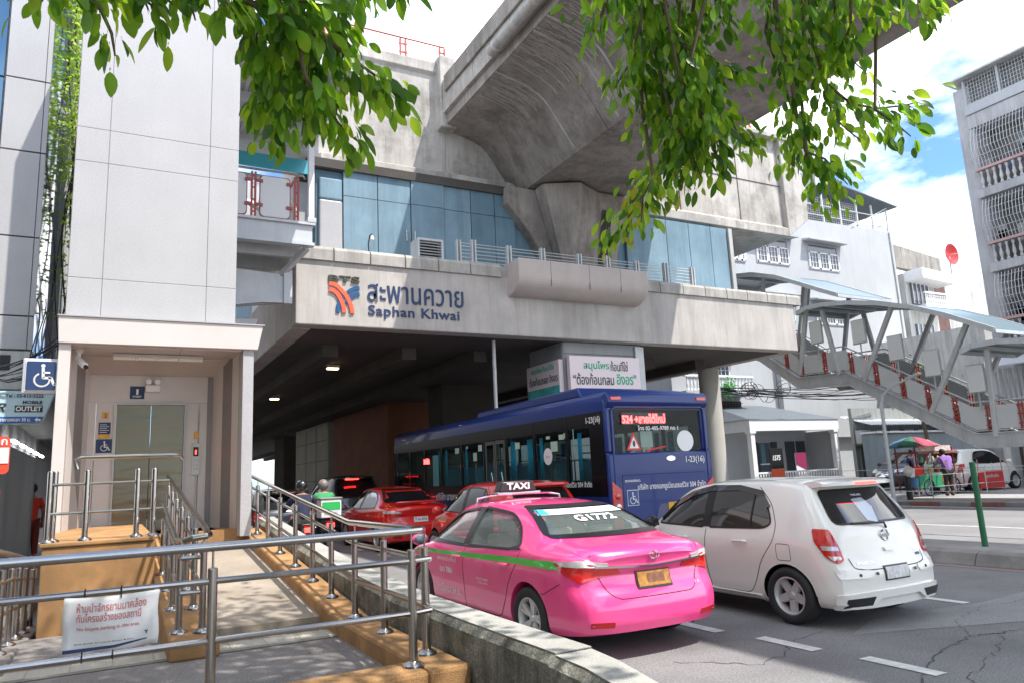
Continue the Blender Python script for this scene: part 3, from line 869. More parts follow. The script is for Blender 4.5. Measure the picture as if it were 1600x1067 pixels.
def topseg(pts):
    mb = MB(); vs = []
    for xi, xo, y, z in pts:
        vs += [(xi + .047, y, z + .001), (xo - .047, y, z + .001), (xo - .047, y, z + .006), (xi + .047, y, z + .006)]
    fs = []
    for i in range(len(pts) - 1):
        for k in range(4): fs.append((i * 4 + k, i * 4 + (k + 1) % 4, i * 4 + 4 + (k + 1) % 4, i * 4 + 4 + k))
    fs += [(0, 1, 2, 3), tuple((len(pts) - 1) * 4 + k for k in range(4))]
    return mb.add(vs, fs)
part('top_render', topseg(far_), barrier_top, bw)
part('top_render', topseg(near_[::-1]), barrier_top, bw)

# ---- railings
PR, RR, HR = .029, .019, .027
def post(parent, x, y, z0, z1, flange=True):
    p = part('post', MB().cyl(x, y, z0 + (.012 if flange else 0), z1, PR, 14), steel, parent, smooth=True)
    if flange:
        f = part('flange', MB().lathe([(.075, 0), (.073, .012), (.05, .028), (PR + .004, .036), (PR + .004, .05)], 16, (x, y, z0)), steel, p, smooth=True)
    part('cap', MB().lathe([(PR, 0), (PR * .9, .006), (PR * .4, .01)], 14, (x, y, z1)), steel, p, smooth=True)
    return p
def railbar(parent, pts, r=RR, name='rail'):
    return part(name, MB().tube(pts, r, 10), steel, parent, smooth=True)
fr_ = thing('front_railing', 'nearest stainless steel railing crossing the foreground with the banner tied to it', 'railing', (.6, 4.95, .4))
for x in (-3.2, -1.9, -.68, .565, 1.83):
    post(fr_, x, 4.95, .40 if x > 1 else .40, 1.145)
    part('stem', MB().tube([(x, 4.95, 1.15), (x, 4.95, 1.255)], .007, 8), steel, fr_, smooth=True)
for z in (1.075, .735):
    railbar(fr_, [(-4, 4.95, z), (1.83, 4.95, z), (1.98, 5.0, z)], .0195)
railbar(fr_, [(-4, 4.95, 1.275), (1.80, 4.95, 1.275), (1.90, 4.97, 1.275), (1.95, 5.05, 1.27)], .028, 'handrail')
part('handrail_end', MB().ball((1.95, 5.05, 1.27), .0285), steel, fr_, smooth=True)
rr_ = thing('ramp_railing', 'stainless steel railing climbing along the road side of the ramp to the lift', 'railing', (2.03, 9, .5))
for y in (5.22, 6.15, 7.0, 7.84, 8.66, 9.55, 10.5, 11.4, 12.3, 13.0):
    post(rr_, 2.03, y, base_z(y), base_z(y) + .73)
    part('stem', MB().tube([(2.03, y, base_z(y) + .72), (2.035, y, base_z(y) + .84)], .007, 8), steel, rr_, smooth=True)
for dz in (.33, .66):
    railbar(rr_, [(1.98, 5.0, .40 + dz + .012), (2.03, 5.22, .40 + dz), (2.03, 7.0, .40 + dz), (2.03, 13.0, base_z(13) + dz)])
railbar(rr_, [(1.95, 5.05, 1.27), (2.02, 5.4, 1.255), (2.04, 7.2, 1.245), (2.04, 9, 1.245 + 1.8 * .093), (2.04, 13.0, 1.80), (2.0, 13.15, 1.80), (1.8, 13.2, 1.8)], .027, 'handrail')
lr = thing('lift_side_railing', 'crowded double row of stainless steel posts between ramp and landing', 'railing', (.68, 9, .4))
kz = lambda y: .40 + (y - 6.92) * .108
for i, y in enumerate([7.15, 7.95, 8.75, 9.55, 10.35, 11.15, 11.95]):
    post(lr, .74, y, kz(y), kz(y) + .74)
    part('stem', MB().tube([(.74, y, kz(y) + .73), (.74, y, kz(y) + .84)], .007, 8), steel, lr, smooth=True)
    if y < 9.6: post(lr, .56, y + .07, kz(y), kz(y) + .62)
for dz in (.33, .62):
    railbar(lr, [(.56, 7.15, kz(7.15) + dz), (.74, 7.15, kz(7.15) + dz)])
    railbar(lr, [(.74, 7.15, kz(7.15) + dz), (.74, 12.2, kz(12.2) + dz)])
    railbar(lr, [(.56, 7.2, kz(7.2) + dz), (.56, 9.6, kz(9.6) + dz)])
railbar(lr, [(.74, 12.2, kz(12.2) + .87), (.74, 7.0, kz(7.0) + .87), (.735, 6.72, 1.25), (.70, 6.64, 1.245), (.60, 6.62, 1.24), (.54, 6.66, 1.22)], .026, 'handrail')
railbar(lr, [(.54, 6.66, 1.22), (.53, 7.3, 1.2), (.53, 9.45, 1.5)], .02, 'handrail')
ln = thing('landing_railing', 'stainless steel railing on top of the orange landing wall before the lift doors', 'railing', (0, 9.55, 1.13))
for x in (-.58, -.54, -.23, .27, .44):
    post(ln, x, 9.56 if x != -.54 else 9.66, 1.13, 1.88, True)
for z in (1.43, 1.74):
    railbar(ln, [(-.58, 9.56, z), (.44, 9.56, z), (.60, 9.56, z)], .016)
railbar(ln, [(-.33, 9.56, 1.90), (-.36, 9.56, 2.0), (-.30, 9.56, 2.03), (.62, 9.56, 2.03), (.70, 9.62, 2.03), (.74, 9.75, 2.0)], .023, 'handrail')
ll = thing('lower_railing', 'stainless railing at the far left descending towards the arcade', 'railing', (-.85, 9.5, .2))
for y, z in ((8.05, .30), (8.8, .25), (9.5, .2), (10.3, .13), (11.2, .04)):
    post(ll, -.8, y, z, z + .70)
for dz in (.32, .60):
    railbar(ll, [(-.8, 7.6, .33 + dz), (-.8, 8.8, .25 + dz), (-.8, 11.2, .04 + dz)])
railbar(ll, [(-.8, 7.0, 1.24), (-.8, 7.8, 1.17), (-.8, 9.3, 1.03), (-.8, 11.5, .80), (-.8, 11.6, .74), (-.8, 11.55, .6)], .026, 'handrail')
part('low_kerb', MB().prism([(7.3, .0), (7.3, .30), (8.05, .30), (11.4, .04), (11.4, -.2)], 'x', -.95, -.68), floor_m, ll, bevel=.02)

# ---- banner
bn = thing('banner', 'white plastic banner with red Thai writing tied to the front railing', 'banner', (.03, 4.93, .76))
NX, NZ = 14, 10
vs = []
rb_ = random.Random(5)
for j in range(NZ + 1):
    for i in range(NX + 1):
        u = i / NX; v = j / NZ
        x = -.20 + .475 * u + .004 * math.sin(7 * v); z = .765 + .30 * v
        z -= .012 * math.sin(math.pi * u) * v + .006 * math.sin(12 * u) * (1 - v)
        yy = 4.925 + .010 * math.sin(9 * u + 2 * v) * (1 - .5 * v) + .006 * math.sin(5 * v + 4 * u)
        vs.append((x, yy, z))
fs = [(j * (NX + 1) + i, j * (NX + 1) + i + 1, (j + 1) * (NX + 1) + i + 1, (j + 1) * (NX + 1) + i) for j in range(NZ) for i in range(NX)]
o = part('sheet', MB().add(vs, fs), mat('banner_vinyl', (.66, .66, .67), .38, var=.06, vs=12, grime=.12, gs=9, dirtcol=(.3, .28, .25)), bn, smooth=True, ang=80)
sd = o.modifiers.new('thickness', 'SOLIDIFY'); sd.thickness = .0015
redtxt = mat('banner_red_text', (.55, .12, .10), .5)
def ban(s, x, z, w_, h_, m_, nm='lettering', bold=0.0):
    mb = text_mb(s, (0, 0, 0), (1, 0, 0), (0, 0, 1), w_, h_, bold=bold, ext=.0006)
    out_ = []
    for v in mb.v:
        X = x + v[0]; u = (X + .20) / .475; vv = (z + v[2] - .765) / .30
        yy = 4.925 + .010 * math.sin(9 * u + 2 * vv) * (1 - .5 * vv) + .006 * math.sin(5 * vv + 4 * u)
        out_.append((X, yy - .0045 + v[1], z + v[2] - .012 * math.sin(math.pi * max(0, min(1, u))) * vv))
    mb.v = out_
    part(nm, mb, m_, bn)
ban('ห้ามนำจักรยานมาคล้อง', -.135, .985, .345, .052, redtxt, bold=.004)
ban('กับโครงสร้างของสถานี', -.135, .930, .32, .050, redtxt, bold=.004)
ban('No bicycle parking in this area.', -.13, .878, .31, .026, redtxt)
ban('● สถานี  ● รถไฟฟ้า  ● ความปลอดภัย  ● ขอบคุณ  ● เดินทาง', -.14, .808, .29, .009, navy)
part('blue_stripe', MB().add([(-.193, 4.917, .772), (.06, 4.912, .776), (.22, 4.917, .802), (.22, 4.917, .808), (.05, 4.912, .79), (-.193, 4.917, .792)], [(0, 1, 2, 3, 4, 5)]), navy, bn)
ban('Y', .205, .83, .02, .02, navy, bold=.06)
for x in (-.10, .08):
    part('cable_tie', MB().tube([(x, 4.925, 1.045), (x, 4.92, 1.10), (x, 4.975, 1.10), (x, 4.975, 1.05), (x, 4.925, 1.04)], .0035, 6), dark, bn)
for x in (-.10, .05):
    part('cable_tie', MB().tube([(x, 4.925, .775), (x, 4.92, .715), (x, 4.975, .715), (x, 4.975, .755)], .0035, 6), dark, bn)

# ---- the lift
lt = thing('lift_tower', 'tall white clad lift tower above the steel lift doors', 'lift tower', (.5, 14, 1.0))
part('core', MB().box(-.685, 12.42, 4.1, 1.645, 16.4, 10.35), greysteel, lt)
xs = [-.70, -.25, 1.21, 1.66]; zs = [4.15, 4.80, 6.65, 7.20, 10.4]
for i in range(3):
    for j in range(4):
        part('panel', MB().box(xs[i] + .0028, 12.40, zs[j] + .0028, xs[i + 1] - .0028, 12.425, zs[j + 1] - .0028), clad, lt, bevel=.004)
for sx in (-.705, 1.65):
    for j in range(4):
        part('side_panel', MB().box(sx, 12.43, zs[j] + .004, sx + .012, 16.4, zs[j + 1] - .004), clad, lt)
# portal
part('canopy', MB().prism([(-.76, 4.12), (2.03, 4.12), (1.95, 3.74), (-.74, 3.74)], 'y', 12.0, 12.396), clad_warm, lt, bevel=.008)
part('canopy_top', MB().box(-.77, 11.98, 4.122, 2.05, 12.39, 4.14), clad, lt)
cp = mat('ceiling_panel', (.50, .46, .45), .3, var=.05, vs=2)
cx = [-.58, .12, .86, 1.72]
for i in range(3):
    part('ceiling_panel', MB().box(cx[i] + .004, 12.10, 3.72, cx[i + 1] - .004, 12.88, 3.738), cp, lt)
part('ceiling_back', MB().prism([(12.886, 3.738), (12.886, 3.70), (13.48, 3.50), (13.48, 3.74)], 'x', -.58, 1.72), cp, lt)
part('left_post', MB().box(-.735, 12.05, .1, -.585, 12.5, 3.738), clad_warm, lt, bevel=.006)
part('right_post', MB().box(1.74, 12.05, .9, 1.90, 12.5, 3.738), clad, lt, bevel=.006)
# left reveal: pale strips and dark strip, right reveal mirrored
rvl = [(-.58, 12.5, -.52, 12.72, clad_warm), (-.52, 12.72, -.42, 13.15, clad_dark), (-.42, 13.15, -.36, 13.5, clad_warm)]
for a, b, c_, d, m_ in rvl:
    part('side_wall_panel', MB().prism([(a, b), (c_, d), (c_ - .05, d), (a - .05, b)], 'z', 1.0, 3.72), m_, lt)
rvr = [(1.735, 12.5, 1.68, 12.75, clad_warm), (1.68, 12.75, 1.58, 13.1, clad_dark), (1.58, 13.1, 1.47, 13.5, clad_warm)]
for a, b, c_, d, m_ in rvr:
    part('side_wall_panel', MB().prism([(a, b), (c_, d), (c_ + .05, d), (a + .05, b)], 'z', 1.0, 3.72), m_, lt)
# back wall panels
bz = [1.0, 3.05, 3.70]
for (a, b, z0, z1) in ((-.37, -.262, 1.0, 3.05), (-.258, .0, 1.0, 3.05), (1.06, 1.262, 1.0, 3.05), (1.266, 1.48, 1.0, 3.05), (-.37, 1.48, 3.055, 3.6)):
    part('back_panel', MB().box(a + .002, 13.5, z0, b - .002, 13.54, z1), clad_warm, lt, bevel=.003)
part('dark_side_strip', MB().box(1.385, 13.485, 1.0, 1.475, 13.498, 3.5), clad_dark, lt)
df = MB().box(.0, 13.46, 1.0, .03, 13.56, 3.05).box(1.03, 13.46, 1.0, 1.06, 13.56, 3.05).box(.03, 13.46, 3.02, 1.03, 13.56, 3.05)
part('door_frame', df, greysteel, lt)
ds = bpy.data.materials.new('lift_door_steel'); ds.use_nodes = True
t_ = ds.node_tree; b0 = t_.nodes['Principled BSDF']
b0.inputs['Metallic'].default_value = 1; b0.inputs['Roughness'].default_value = .27; b0.inputs['Base Color'].default_value = (.15, .13, .095, 1)
g_ = t_.nodes.new('ShaderNodeNewGeometry'); mp_ = t_.nodes.new('ShaderNodeMapping'); mp_.inputs['Scale'].default_value = (.7, 1, 3.2)
n_ = t_.nodes.new('ShaderNodeTexNoise'); n_.inputs['Scale'].default_value = 1.7; n_.inputs['Detail'].default_value = 1.5
bp_ = t_.nodes.new('ShaderNodeBump'); bp_.inputs['Strength'].default_value = .13; bp_.inputs['Distance'].default_value = .10
t_.links.new(g_.outputs['Position'], mp_.inputs[0]); t_.links.new(mp_.outputs[0], n_.inputs['Vector']); t_.links.new(n_.outputs[0], bp_.inputs['Height']); t_.links.new(bp_.outputs[0], b0.inputs['Normal'])
for a, b in ((.032, .527), (.533, 1.028)):
    part('door_leaf', MB().box(a, 13.49, 1.0, b, 13.53, 3.018), ds, lt, bevel=.004)
part('floor_sill', MB().box(-.36, 12.5, .985, 1.48, 13.5, 1.0), pebble, lt)
part('call_panel', MB().box(1.16, 13.465, 1.86, 1.29, 13.497, 2.38), steel_dull, lt, bevel=.005)
part('call_display', MB().box(1.185, 13.458, 2.17, 1.265, 13.463, 2.32), dark, lt)
part('display_digit', text_mb('1', (1.215, 13.455, 2.2), (1, 0, 0), (0, 0, 1), .02, .07, ext=.001), mat('led_red', (1, .03, .02), emit=5), lt)
for i in range(3):
    for j in range(2):
        part('call_button', MB().lathe([(.014, 0), (.012, -.006)], 10, (1.205 + j * .045, 13.462, 2.10 - i * .07), 'y'), greypanel, lt)
part('cable_conduit', MB().tube([(1.23, 13.485, 1.02), (1.23, 13.485, 1.86)], .008, 6).tube([(1.25, 13.485, 2.38), (1.25, 13.485, 3.0)], .008, 6), greysteel, lt)
def plate(name, x0, z0, x1, z1, m_, parent, y=13.492):
    return part(name, MB().box(x0, y - .008, z0, x1, y, z1), m_, parent, bevel=.003)
orange = mat('sticker_orange', (.75, .36, .03), .5)
plate('notice', 1.19, 2.46, 1.27, 2.58, orange, lt)
plate('notice', -.165, 2.80, -.08, 2.905, orange, lt)
part('notice_figure', text_mb('2', (-.14, 13.483, 2.82), (1, 0, 0), (0, 0, 1), .035, .06, bold=.02, ext=.001), navy, lt)
plate('notice', -.21, 2.555, -.045, 2.74, navy, lt)
nb = MB()
for i in range(5): nb.box(-.195, 13.481, 2.70 - i * .03, -.195 + (.13 if i % 2 else .10), 13.484, 2.707 - i * .03)
part('notice_lines', nb, signwhite, lt, kind='stuff')
plate('notice', -.21, 2.49, -.05, 2.55, yellow, lt)
plate('wheelchair_plate', -.235, 2.26, -.015, 2.475, navy, lt)
part('wheelchair_mark', wheelchair_mb((-.19, 13.483, 2.28), (1, 0, 0), (0, 0, 1), .165), signwhite, lt)
plate('number_plate', .21, 3.12, .42, 3.325, navy, lt)
part('number', text_mb('1', (.30, 13.483, 3.19), (1, 0, 0), (0, 0, 1), .032, .09, bold=.04, ext=.001), signwhite, lt)
part('number_word', text_mb('STREET', (.25, 13.483, 3.145), (1, 0, 0), (0, 0, 1), .13, .028, bold=.02, ext=.001), signwhite, lt)
# ceiling lamp tube
tb = thing('tube_lamp', 'long white tube lamp housing under the lift canopy', 'lamp', (.58, 12.65, 3.65))
part('housing', MB().box(-.06, 12.60, 3.665, 1.22, 12.70, 3.715), steel_dull, tb, bevel=.01)
part('cover', MB().tube([(-.05, 12.65, 3.655), (1.21, 12.65, 3.655)], .035, 12), mat('lamp_cover', (.75, .72, .66), .3), tb, smooth=True)
for x in (.25, .55, .85): part('clip', MB().box(x, 12.61, 3.615, x + .02, 12.69, 3.70), steel, tb)
# emergency light
em = thing('emergency_lamp', 'white twin-spot emergency lamp above the lift doors', 'lamp', (.53, 13.45, 3.25))
part('case', MB().box(.43, 13.40, 3.23, .65, 13.495, 3.34), white, em, bevel=.01)
for x in (.475, .605):
    part('spot', MB().lathe([(.015, .02), (.045, 0), (.045, -.05), (.03, -.055)], 14, (x, 13.43, 3.39), 'y'), signwhite, em, smooth=True)
# cctv
cc = thing('security_camera', 'white security camera on a bracket in the left corner of the lift portal', 'camera', (-.5, 12.5, 3.55))
part('mount', MB().lathe([(.06, 0), (.06, -.03), (.03, -.05), (.03, -.10)], 12, (-.50, 12.45, 3.72)), white, cc, smooth=True)
part('arm', MB().tube([(-.50, 12.45, 3.63), (-.50, 12.40, 3.56), (-.47, 12.33, 3.53)], .02, 8), white, cc, smooth=True)
part('body', MB().obox((-.52, 12.42, 3.59), (-.40, 12.18, 3.44), .075, .07), white, cc, bevel=.01)
part('lens', MB().tube([(-.405, 12.19, 3.446), (-.385, 12.15, 3.42)], .028, 12), dark, cc, smooth=True)
# wheelchair sign
wsn = thing('wheelchair_sign', 'dark blue square wheelchair sign in a pale frame left of the lift portal', 'sign', (-.93, 12.2, 3.05))
part('frame', MB().box(-1.15, 12.14, 3.035, -.705, 12.26, 3.53), steel_dull, wsn, bevel=.015)
part('face', MB().box(-1.115, 12.128, 3.07, -.74, 12.138, 3.495), signwhite, wsn)
part('blue_field', MB().prism(rrect(-1.105, 3.08, -.75, 3.485, .02), 'y', 12.12, 12.127), mat('sign_blue', (.02, .045, .13), .35), wsn)
part('wheelchair_mark', wheelchair_mb((-1.05, 12.117, 3.11), (1, 0, 0), (0, 0, 1), .34), signwhite, wsn)

# ---- walkway from the lift to the concourse
wk = thing('lift_walkway', 'grey steel walkway with red framed panels joining lift tower and concourse', 'walkway', (2.9, 17.5, 7.2))
part('edge_beam', MB().box(1.67, 17.4, 7.36, 4.06, 17.5, 7.80), steel_dull, wk, bevel=.01)
part('top_flange', MB().box(1.67, 17.33, 7.80, 4.12, 17.6, 7.86), steel_dull, wk)
part('bottom_flange', MB().box(1.67, 17.33, 7.28, 4.10, 17.55, 7.355), steel_dull, wk)
part('deck', MB().box(1.67, 17.6, 7.5, 4.0, 21, 7.7), greysteel, wk)
part('cross_beam', MB().box(1.67, 18.0, 7.15, 3.9, 18.15, 7.5), steel_dull, wk)
part('cross_beam', MB().box(1.67, 19.2, 7.15, 3.9, 19.35, 7.5), steel_dull, wk)
part('diagonal_brace', MB().obox((3.95, 17.5, 7.25), (3.1, 18.9, 6.3), .12, .12), steel_dull, wk)
part('gusset_box', MB().prism([(1.67, 5.75), (3.0, 5.95), (3.45, 6.0), (3.62, 6.15), (3.62, 6.75), (1.67, 6.85)], 'y', 18.2, 18.35), steel_dull, wk, bevel=.02)
part('gusset_rim', MB().obox((1.67, 18.15, 5.78), (3.0, 18.15, 6.0), .2, .06).obox((3.0, 18.15, 6.0), (3.5, 18.15, 6.02), .2, .06).obox((3.64, 18.15, 6.0), (3.64, 18.15, 6.85), .2, .06, (0, 1, 0)), steel_dull, wk)
part('lower_beam', MB().prism([(1.67, 5.35), (2.9, 5.35), (3.0, 5.65), (1.67, 5.6)], 'y', 18.5, 18.7), steel_dull, wk)
part('corner_post', MB().box(3.96, 17.36, 7.9, 4.10, 17.5, 10.75), white, wk, bevel=.01)
part('post_shoe', MB().box(3.93, 17.32, 7.862, 4.14, 17.54, 7.98), steel_dull, wk, bevel=.01)
for x in (1.78, 2.62, 2.70, 3.62, 3.70):
    part('red_post', MB().box(x, 17.42, 7.87, x + .045, 17.50, 9.0), redsteel, wk)
for x in (1.80, 2.50, 2.76, 3.46):
    for z in (8.15, 8.75):
        part('red_clamp', MB().box(x - .02, 17.40, z, x + .13, 17.44, z + .07), redsteel, wk)
for z in (8.0, 8.3, 8.6, 8.9):
    part('red_rung', MB().box(2.66, 17.44, z, 2.71, 17.47, z + .03).box(3.66, 17.44, z, 3.71, 17.47, z + .03), redsteel, wk)
for a, b in ((1.90, 2.52), (2.84, 3.52)):
    part('panel', MB().prism(rrect(a, 7.92, b, 8.93, .10), 'y', 17.44, 17.455), mat('pale_panel', (.66, .66, .64), .35), wk)
    part('panel_rim', MB().prism(rrect(a - .025, 7.895, b + .025, 8.955, .11), 'y', 17.458, 17.47), redsteel, wk)
part('handrail', MB().tube([(1.67, 17.45, 9.08), (3.85, 17.45, 9.08), (3.9, 17.5, 9.02)], .03, 10), steel, wk, smooth=True)
# roof above it
part('roof_sheet', MB().box(1.5, 15.0, 10.95, 4.6, 21.0, 10.98), steel_dull, wk)
rbs = MB()
y = 15.1
for i in range(14): rbs.box(1.5 + i * .22, 15.0, 10.90, 1.56 + i * .22, 20.0, 10.95)
part('roof_ribs', rbs, steel_dull, wk, kind='stuff')
for y in (15.0, 16.1, 17.2, 18.3, 19.4):
    part('roof_beam', MB().box(1.5, y, 10.70, 4.5, y + .10, 10.90), steel_dull, wk)
part('roof_edge_glass', MB().box(1.67, 19.9, 10.2, 4.6, 19.95, 10.6), mat('cyan_glass', (.08, .45, .55), .2), wk)
ap = [(1.7, 20.4, 9.2), (2.1, 20.4, 9.8), (2.7, 20.4, 10.1), (3.3, 20.4, 10.1), (3.9, 20.4, 9.8), (4.3, 20.4, 9.2)]
part('arch_rib', MB().tube(ap, .10, 8), greysteel, wk, smooth=True)
part('arch_rib', MB().tube([(p[0], p[1] + 2.0, p[2]) for p in ap], .10, 8), greysteel, wk, smooth=True)
part('rear_wall', MB().box(1.5, 23.5, 7.3, 4.3, 23.7, 11.2), greysteel, wk)

# ---- left building with blue glass, arcade
lbd = thing('glass_corner_building', 'white clad corner building with blue glass at the left edge', 'building', (-3, 16, 0))
zj = [3.95, 4.50, 5.83, 7.32, 8.62, 10.2, 12.0, 14]
for j in range(7):
    part('panel', MB().box(-1.86, 14.0, zj[j] + .012, -1.30, 14.05, zj[j + 1] - .012), clad, lbd, bevel=.005)
    part('narrow_panel', MB().box(-1.29, 14.0, zj[j] + .012, -1.22, 14.05, zj[j + 1] - .012), clad, lbd)
    part('blue_glass_pane', MB().box(-4.6, 14.06, zj[j] + .02, -1.90, 14.10, zj[j + 1] - .02), glass_blue, lbd)
part('core', MB().box(-14, 14.12, 3.3, -1.24, 60, 14), clad, lbd)
part('corner_glass', MB().box(-1.235, 14.06, 3.95, -1.225, 17.5, 14), glass_blue, lbd)
for i in range(16):
    part('louvre_fin', MB().box(-1.22, 17.6 + i * .75, 3.6, -1.12, 17.9 + i * .75, 13.5), clad, lbd)
part('lower_fascia', MB().box(-4, 14.0, 3.32, -1.22, 14.3, 3.93), oldwall, lbd)
part('dark_opening', MB().box(-1.95, 13.985, 3.62, -1.50, 13.998, 3.86), dark, lbd)
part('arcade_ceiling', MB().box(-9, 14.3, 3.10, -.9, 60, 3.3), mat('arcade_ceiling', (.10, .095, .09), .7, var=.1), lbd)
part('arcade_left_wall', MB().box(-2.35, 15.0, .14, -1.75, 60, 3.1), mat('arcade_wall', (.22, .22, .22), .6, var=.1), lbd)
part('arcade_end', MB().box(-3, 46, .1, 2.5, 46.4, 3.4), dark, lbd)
part('shop_shutter', MB().box(-1.75, 15.0, .14, -1.55, 24, 2.5), mat('shutter_grey', (.20, .21, .21), .5, streak=.2), lbd)
part('inner_column', MB().box(-.98, 20, .1, -.80, 20.3, 3.1).box(-.98, 27, .1, -.80, 27.3, 3.1), dark, lbd)
gl = mat('fluorescent', (.95, .97, 1.0), emit=5)
for i in range(5):
    part('ceiling_tube', MB().box(-1.62, 16.0 + i * 1.5, 2.62, -1.57, 16.9 + i * 1.5, 2.66), gl, lbd)
# shop sign
ss = thing('shop_sign', 'white and blue hanging shop sign with a phone number and an arrow', 'sign', (-1.3, 13.8, 2.7))
part('board', MB().prism(rpoly([(-2.3, 2.72), (-1.0, 2.76), (-.86, 3.20), (-.86, 3.27), (-2.3, 3.25)], [0, .06, .02, .02, 0]), 'y', 13.75, 13.9), mat('sign_pale_blue', (.50, .68, .72), .4), ss, bevel=.01)
part('blue_strip', MB().prism([(-2.3, 2.73), (-1.02, 2.77), (-.98, 2.86), (-2.3, 2.86)], 'y', 13.742, 13.748), mat('strip_blue', (.02, .11, .36), .4), ss)
part('lettering', text_mb('Tel : 02-615-5222', (-1.50, 13.742, 3.16), (1, 0, 0), (0, 0, 1), .50, .055, bold=.02, ext=.002), navy, ss)
part('lettering', text_mb('ER', (-1.74, 13.742, 2.94), (1, 0, 0), (0, 0, 1), .26, .13, bold=.0, ext=.002, shear=.4), black, ss)
part('lettering', text_mb('MOBILE', (-1.27, 13.742, 3.06), (1, 0, 0), (0, 0, 1), .26, .05, bold=.03, ext=.002), black, ss)
part('outlet_box', MB().box(-1.37, 13.744, 2.93, -1.0, 13.748, 3.035), black, ss)
part('lettering', text_mb('OUTLET', (-1.355, 13.738, 2.945), (1, 0, 0), (0, 0, 1), .34, .075, bold=.03, ext=.002), signwhite, ss)
part('lettering', text_mb('ตรงแยกอาคารพหลฯ 50 ม.', (-1.75, 13.736, 2.785), (1, 0, 0), (0, 0, 1), .60, .055, bold=.03, ext=.002), signwhite, ss)
part('arrow', MB().prism([(-1.10, 2.81), (-1.06, 2.85), (-1.06, 2.825), (-1.02, 2.825), (-1.02, 2.785), (-1.035, 2.785), (-1.035, 2.80), (-1.06, 2.80), (-1.06, 2.775)], 'y', 13.736, 13.741), signwhite, ss)
part('bracket', MB().tube([(-1.1, 13.85, 3.27), (-1.1, 13.85, 3.6)], .012, 6), dark, ss)
# red sign at the left edge
rs = thing('red_stall_sign', 'rounded red and white sign cut by the left edge of the picture', 'sign', (-1.15, 10.4, 1.9))
part('board', MB().prism(rrect(-1.8, 1.90, -1.055, 2.33, .05), 'y', 10.4, 10.46), mat('sign_orange_red', (.72, .07, .03), .4), rs)
part('white_band', MB().box(-1.8, 10.392, 2.02, -1.06, 10.398, 2.20), signwhite, rs)
part('lettering', text_mb('พอก', (-1.3, 10.39, 2.23), (1, 0, 0), (0, 0, 1), .22, .07, bold=.02, ext=.001), signwhite, rs)
rs2 = thing('red_vending_panel', 'dark red upright panel low at the left edge under the rounded red sign', 'panel', (-1.3, 12, .14))
part('panel', MB().box(-1.9, 11.9, .2, -1.28, 12.0, 1.75), mat('deep_red', (.30, .02, .02), .4), rs2, bevel=.02)
# tangled cables left
rnc = random.Random(11)
cb = thing('cable_tangle', 'tangled black cables hanging before the left corner building', 'cables', (-1.5, 13.4, 3.6))
for i in range(9):
    a = Vector((-2.2, 13.7, rnc.uniform(3.3, 4.0))); b = Vector((-.78, 13.2 + rnc.uniform(0, .8), rnc.uniform(3.6, 4.1)))
    sag = rnc.uniform(.05, .35)
    pts = [a.lerp(b, t / 8) + Vector((0, 0, -sag * math.sin(math.pi * t / 8) + rnc.uniform(-.02, .02))) for t in range(9)]
    part('cable', MB().tube(pts, rnc.uniform(.005, .013), 5), dark, cb)
for i in range(4):
    x0_ = -1.15 + i * .07
    pts = [Vector((x0_ + .05 * math.sin(k * .5 + i), 13.5, 4.7 - k * .11)) for k in range(10)]
    part('cable', MB().tube(pts, .009, 5), dark, cb)
# shophouses along the pavement on the left, beside and behind the viewer; unseen, added for dark reflections
lsh = thing('left_shophouses', 'row of unseen shophouses along the left pavement beside the viewer', 'building', (-7, -10, 0))
for i in range(7):
    y0 = 10 - i * 6.5
    part('house_front', MB().box(-14, y0 - 6.45, 0, -5.2, y0, 11.5), oldwall, lsh)
    part('shop_opening', MB().box(-5.19, y0 - 6.0, .3, -5.14, y0 - .5, 3.2), mat('shop_shutter_dark', (.10, .09, .085), .6), lsh)
    for z in (4.4, 7.6):
        for yy in (1.0, 3.6): part('window', MB().box(-5.19, y0 - yy - 1.6, z, -5.15, y0 - yy, z + 1.5), glass_win, lsh)
    part('shop_awning', MB().prism([(-5.2, 3.9), (-3.6, 3.35), (-3.6, 3.28), (-5.2, 3.8)], 'y', y0 - 6.3, y0 - .1), kerbdark, lsh)
# ============================================================ RIGHT: covered stair, buildings, street
def inst(name, me, parent, loc, rz=0, sc_=None):
    o = bpy.data.objects.new(name, me); COL.objects.link(o); o.parent = parent
    o.location = Vector(loc) - worg(parent); o.rotation_euler = (0, 0, rz)
    if sc_: o.scale = sc_
    return o
sc1 = thing('covered_staircase', 'grey steel covered staircase with red brackets descending from the station to the far pavement', 'staircase', (25.2, 16, 0))
PB = [(25.0, 7.35), (22.22, 5.84), (20.4, 4.47), (18.2, 4.37), (13.8, 1.80), (8.0, 1.74)]
def soff(pts, dz): return [(y, z + dz) for y, z in pts]
def strip_yz(pts, dz0, dz1): return soff(pts, dz0) + soff(pts, dz1)[::-1]
for X in (24.0, 26.4):
    part('stringer', MB().prism(strip_yz(PB, 0, .44), 'x', X, X + .07), greysteel, sc1)
    for dz in (0, .44):
        mb = MB()
        for i in range(len(PB) - 1):
            mb.obox((X + .03, PB[i][0], PB[i][1] + dz), (X + .03, PB[i + 1][0], PB[i + 1][1] + dz), .20, .035)
        part('stringer_flange', mb, greysteel, sc1)
part('tread_soffit', MB().prism(strip_yz(PB, .10, .16), 'x', 24.08, 26.38), greysteel, sc1)
nst = 0
for (ya, za), (yb, zb) in ((PB[1], PB[2]), (PB[3], PB[4])):
    n = int(abs(za - zb) / .17)
    for i in range(n):
        y = ya + (yb - ya) * i / n; z = za + (zb - za) * i / n
        part('step', MB().box(24.08, y - .30, z + .17, 26.38, y, z + .21), kerbdark, sc1)
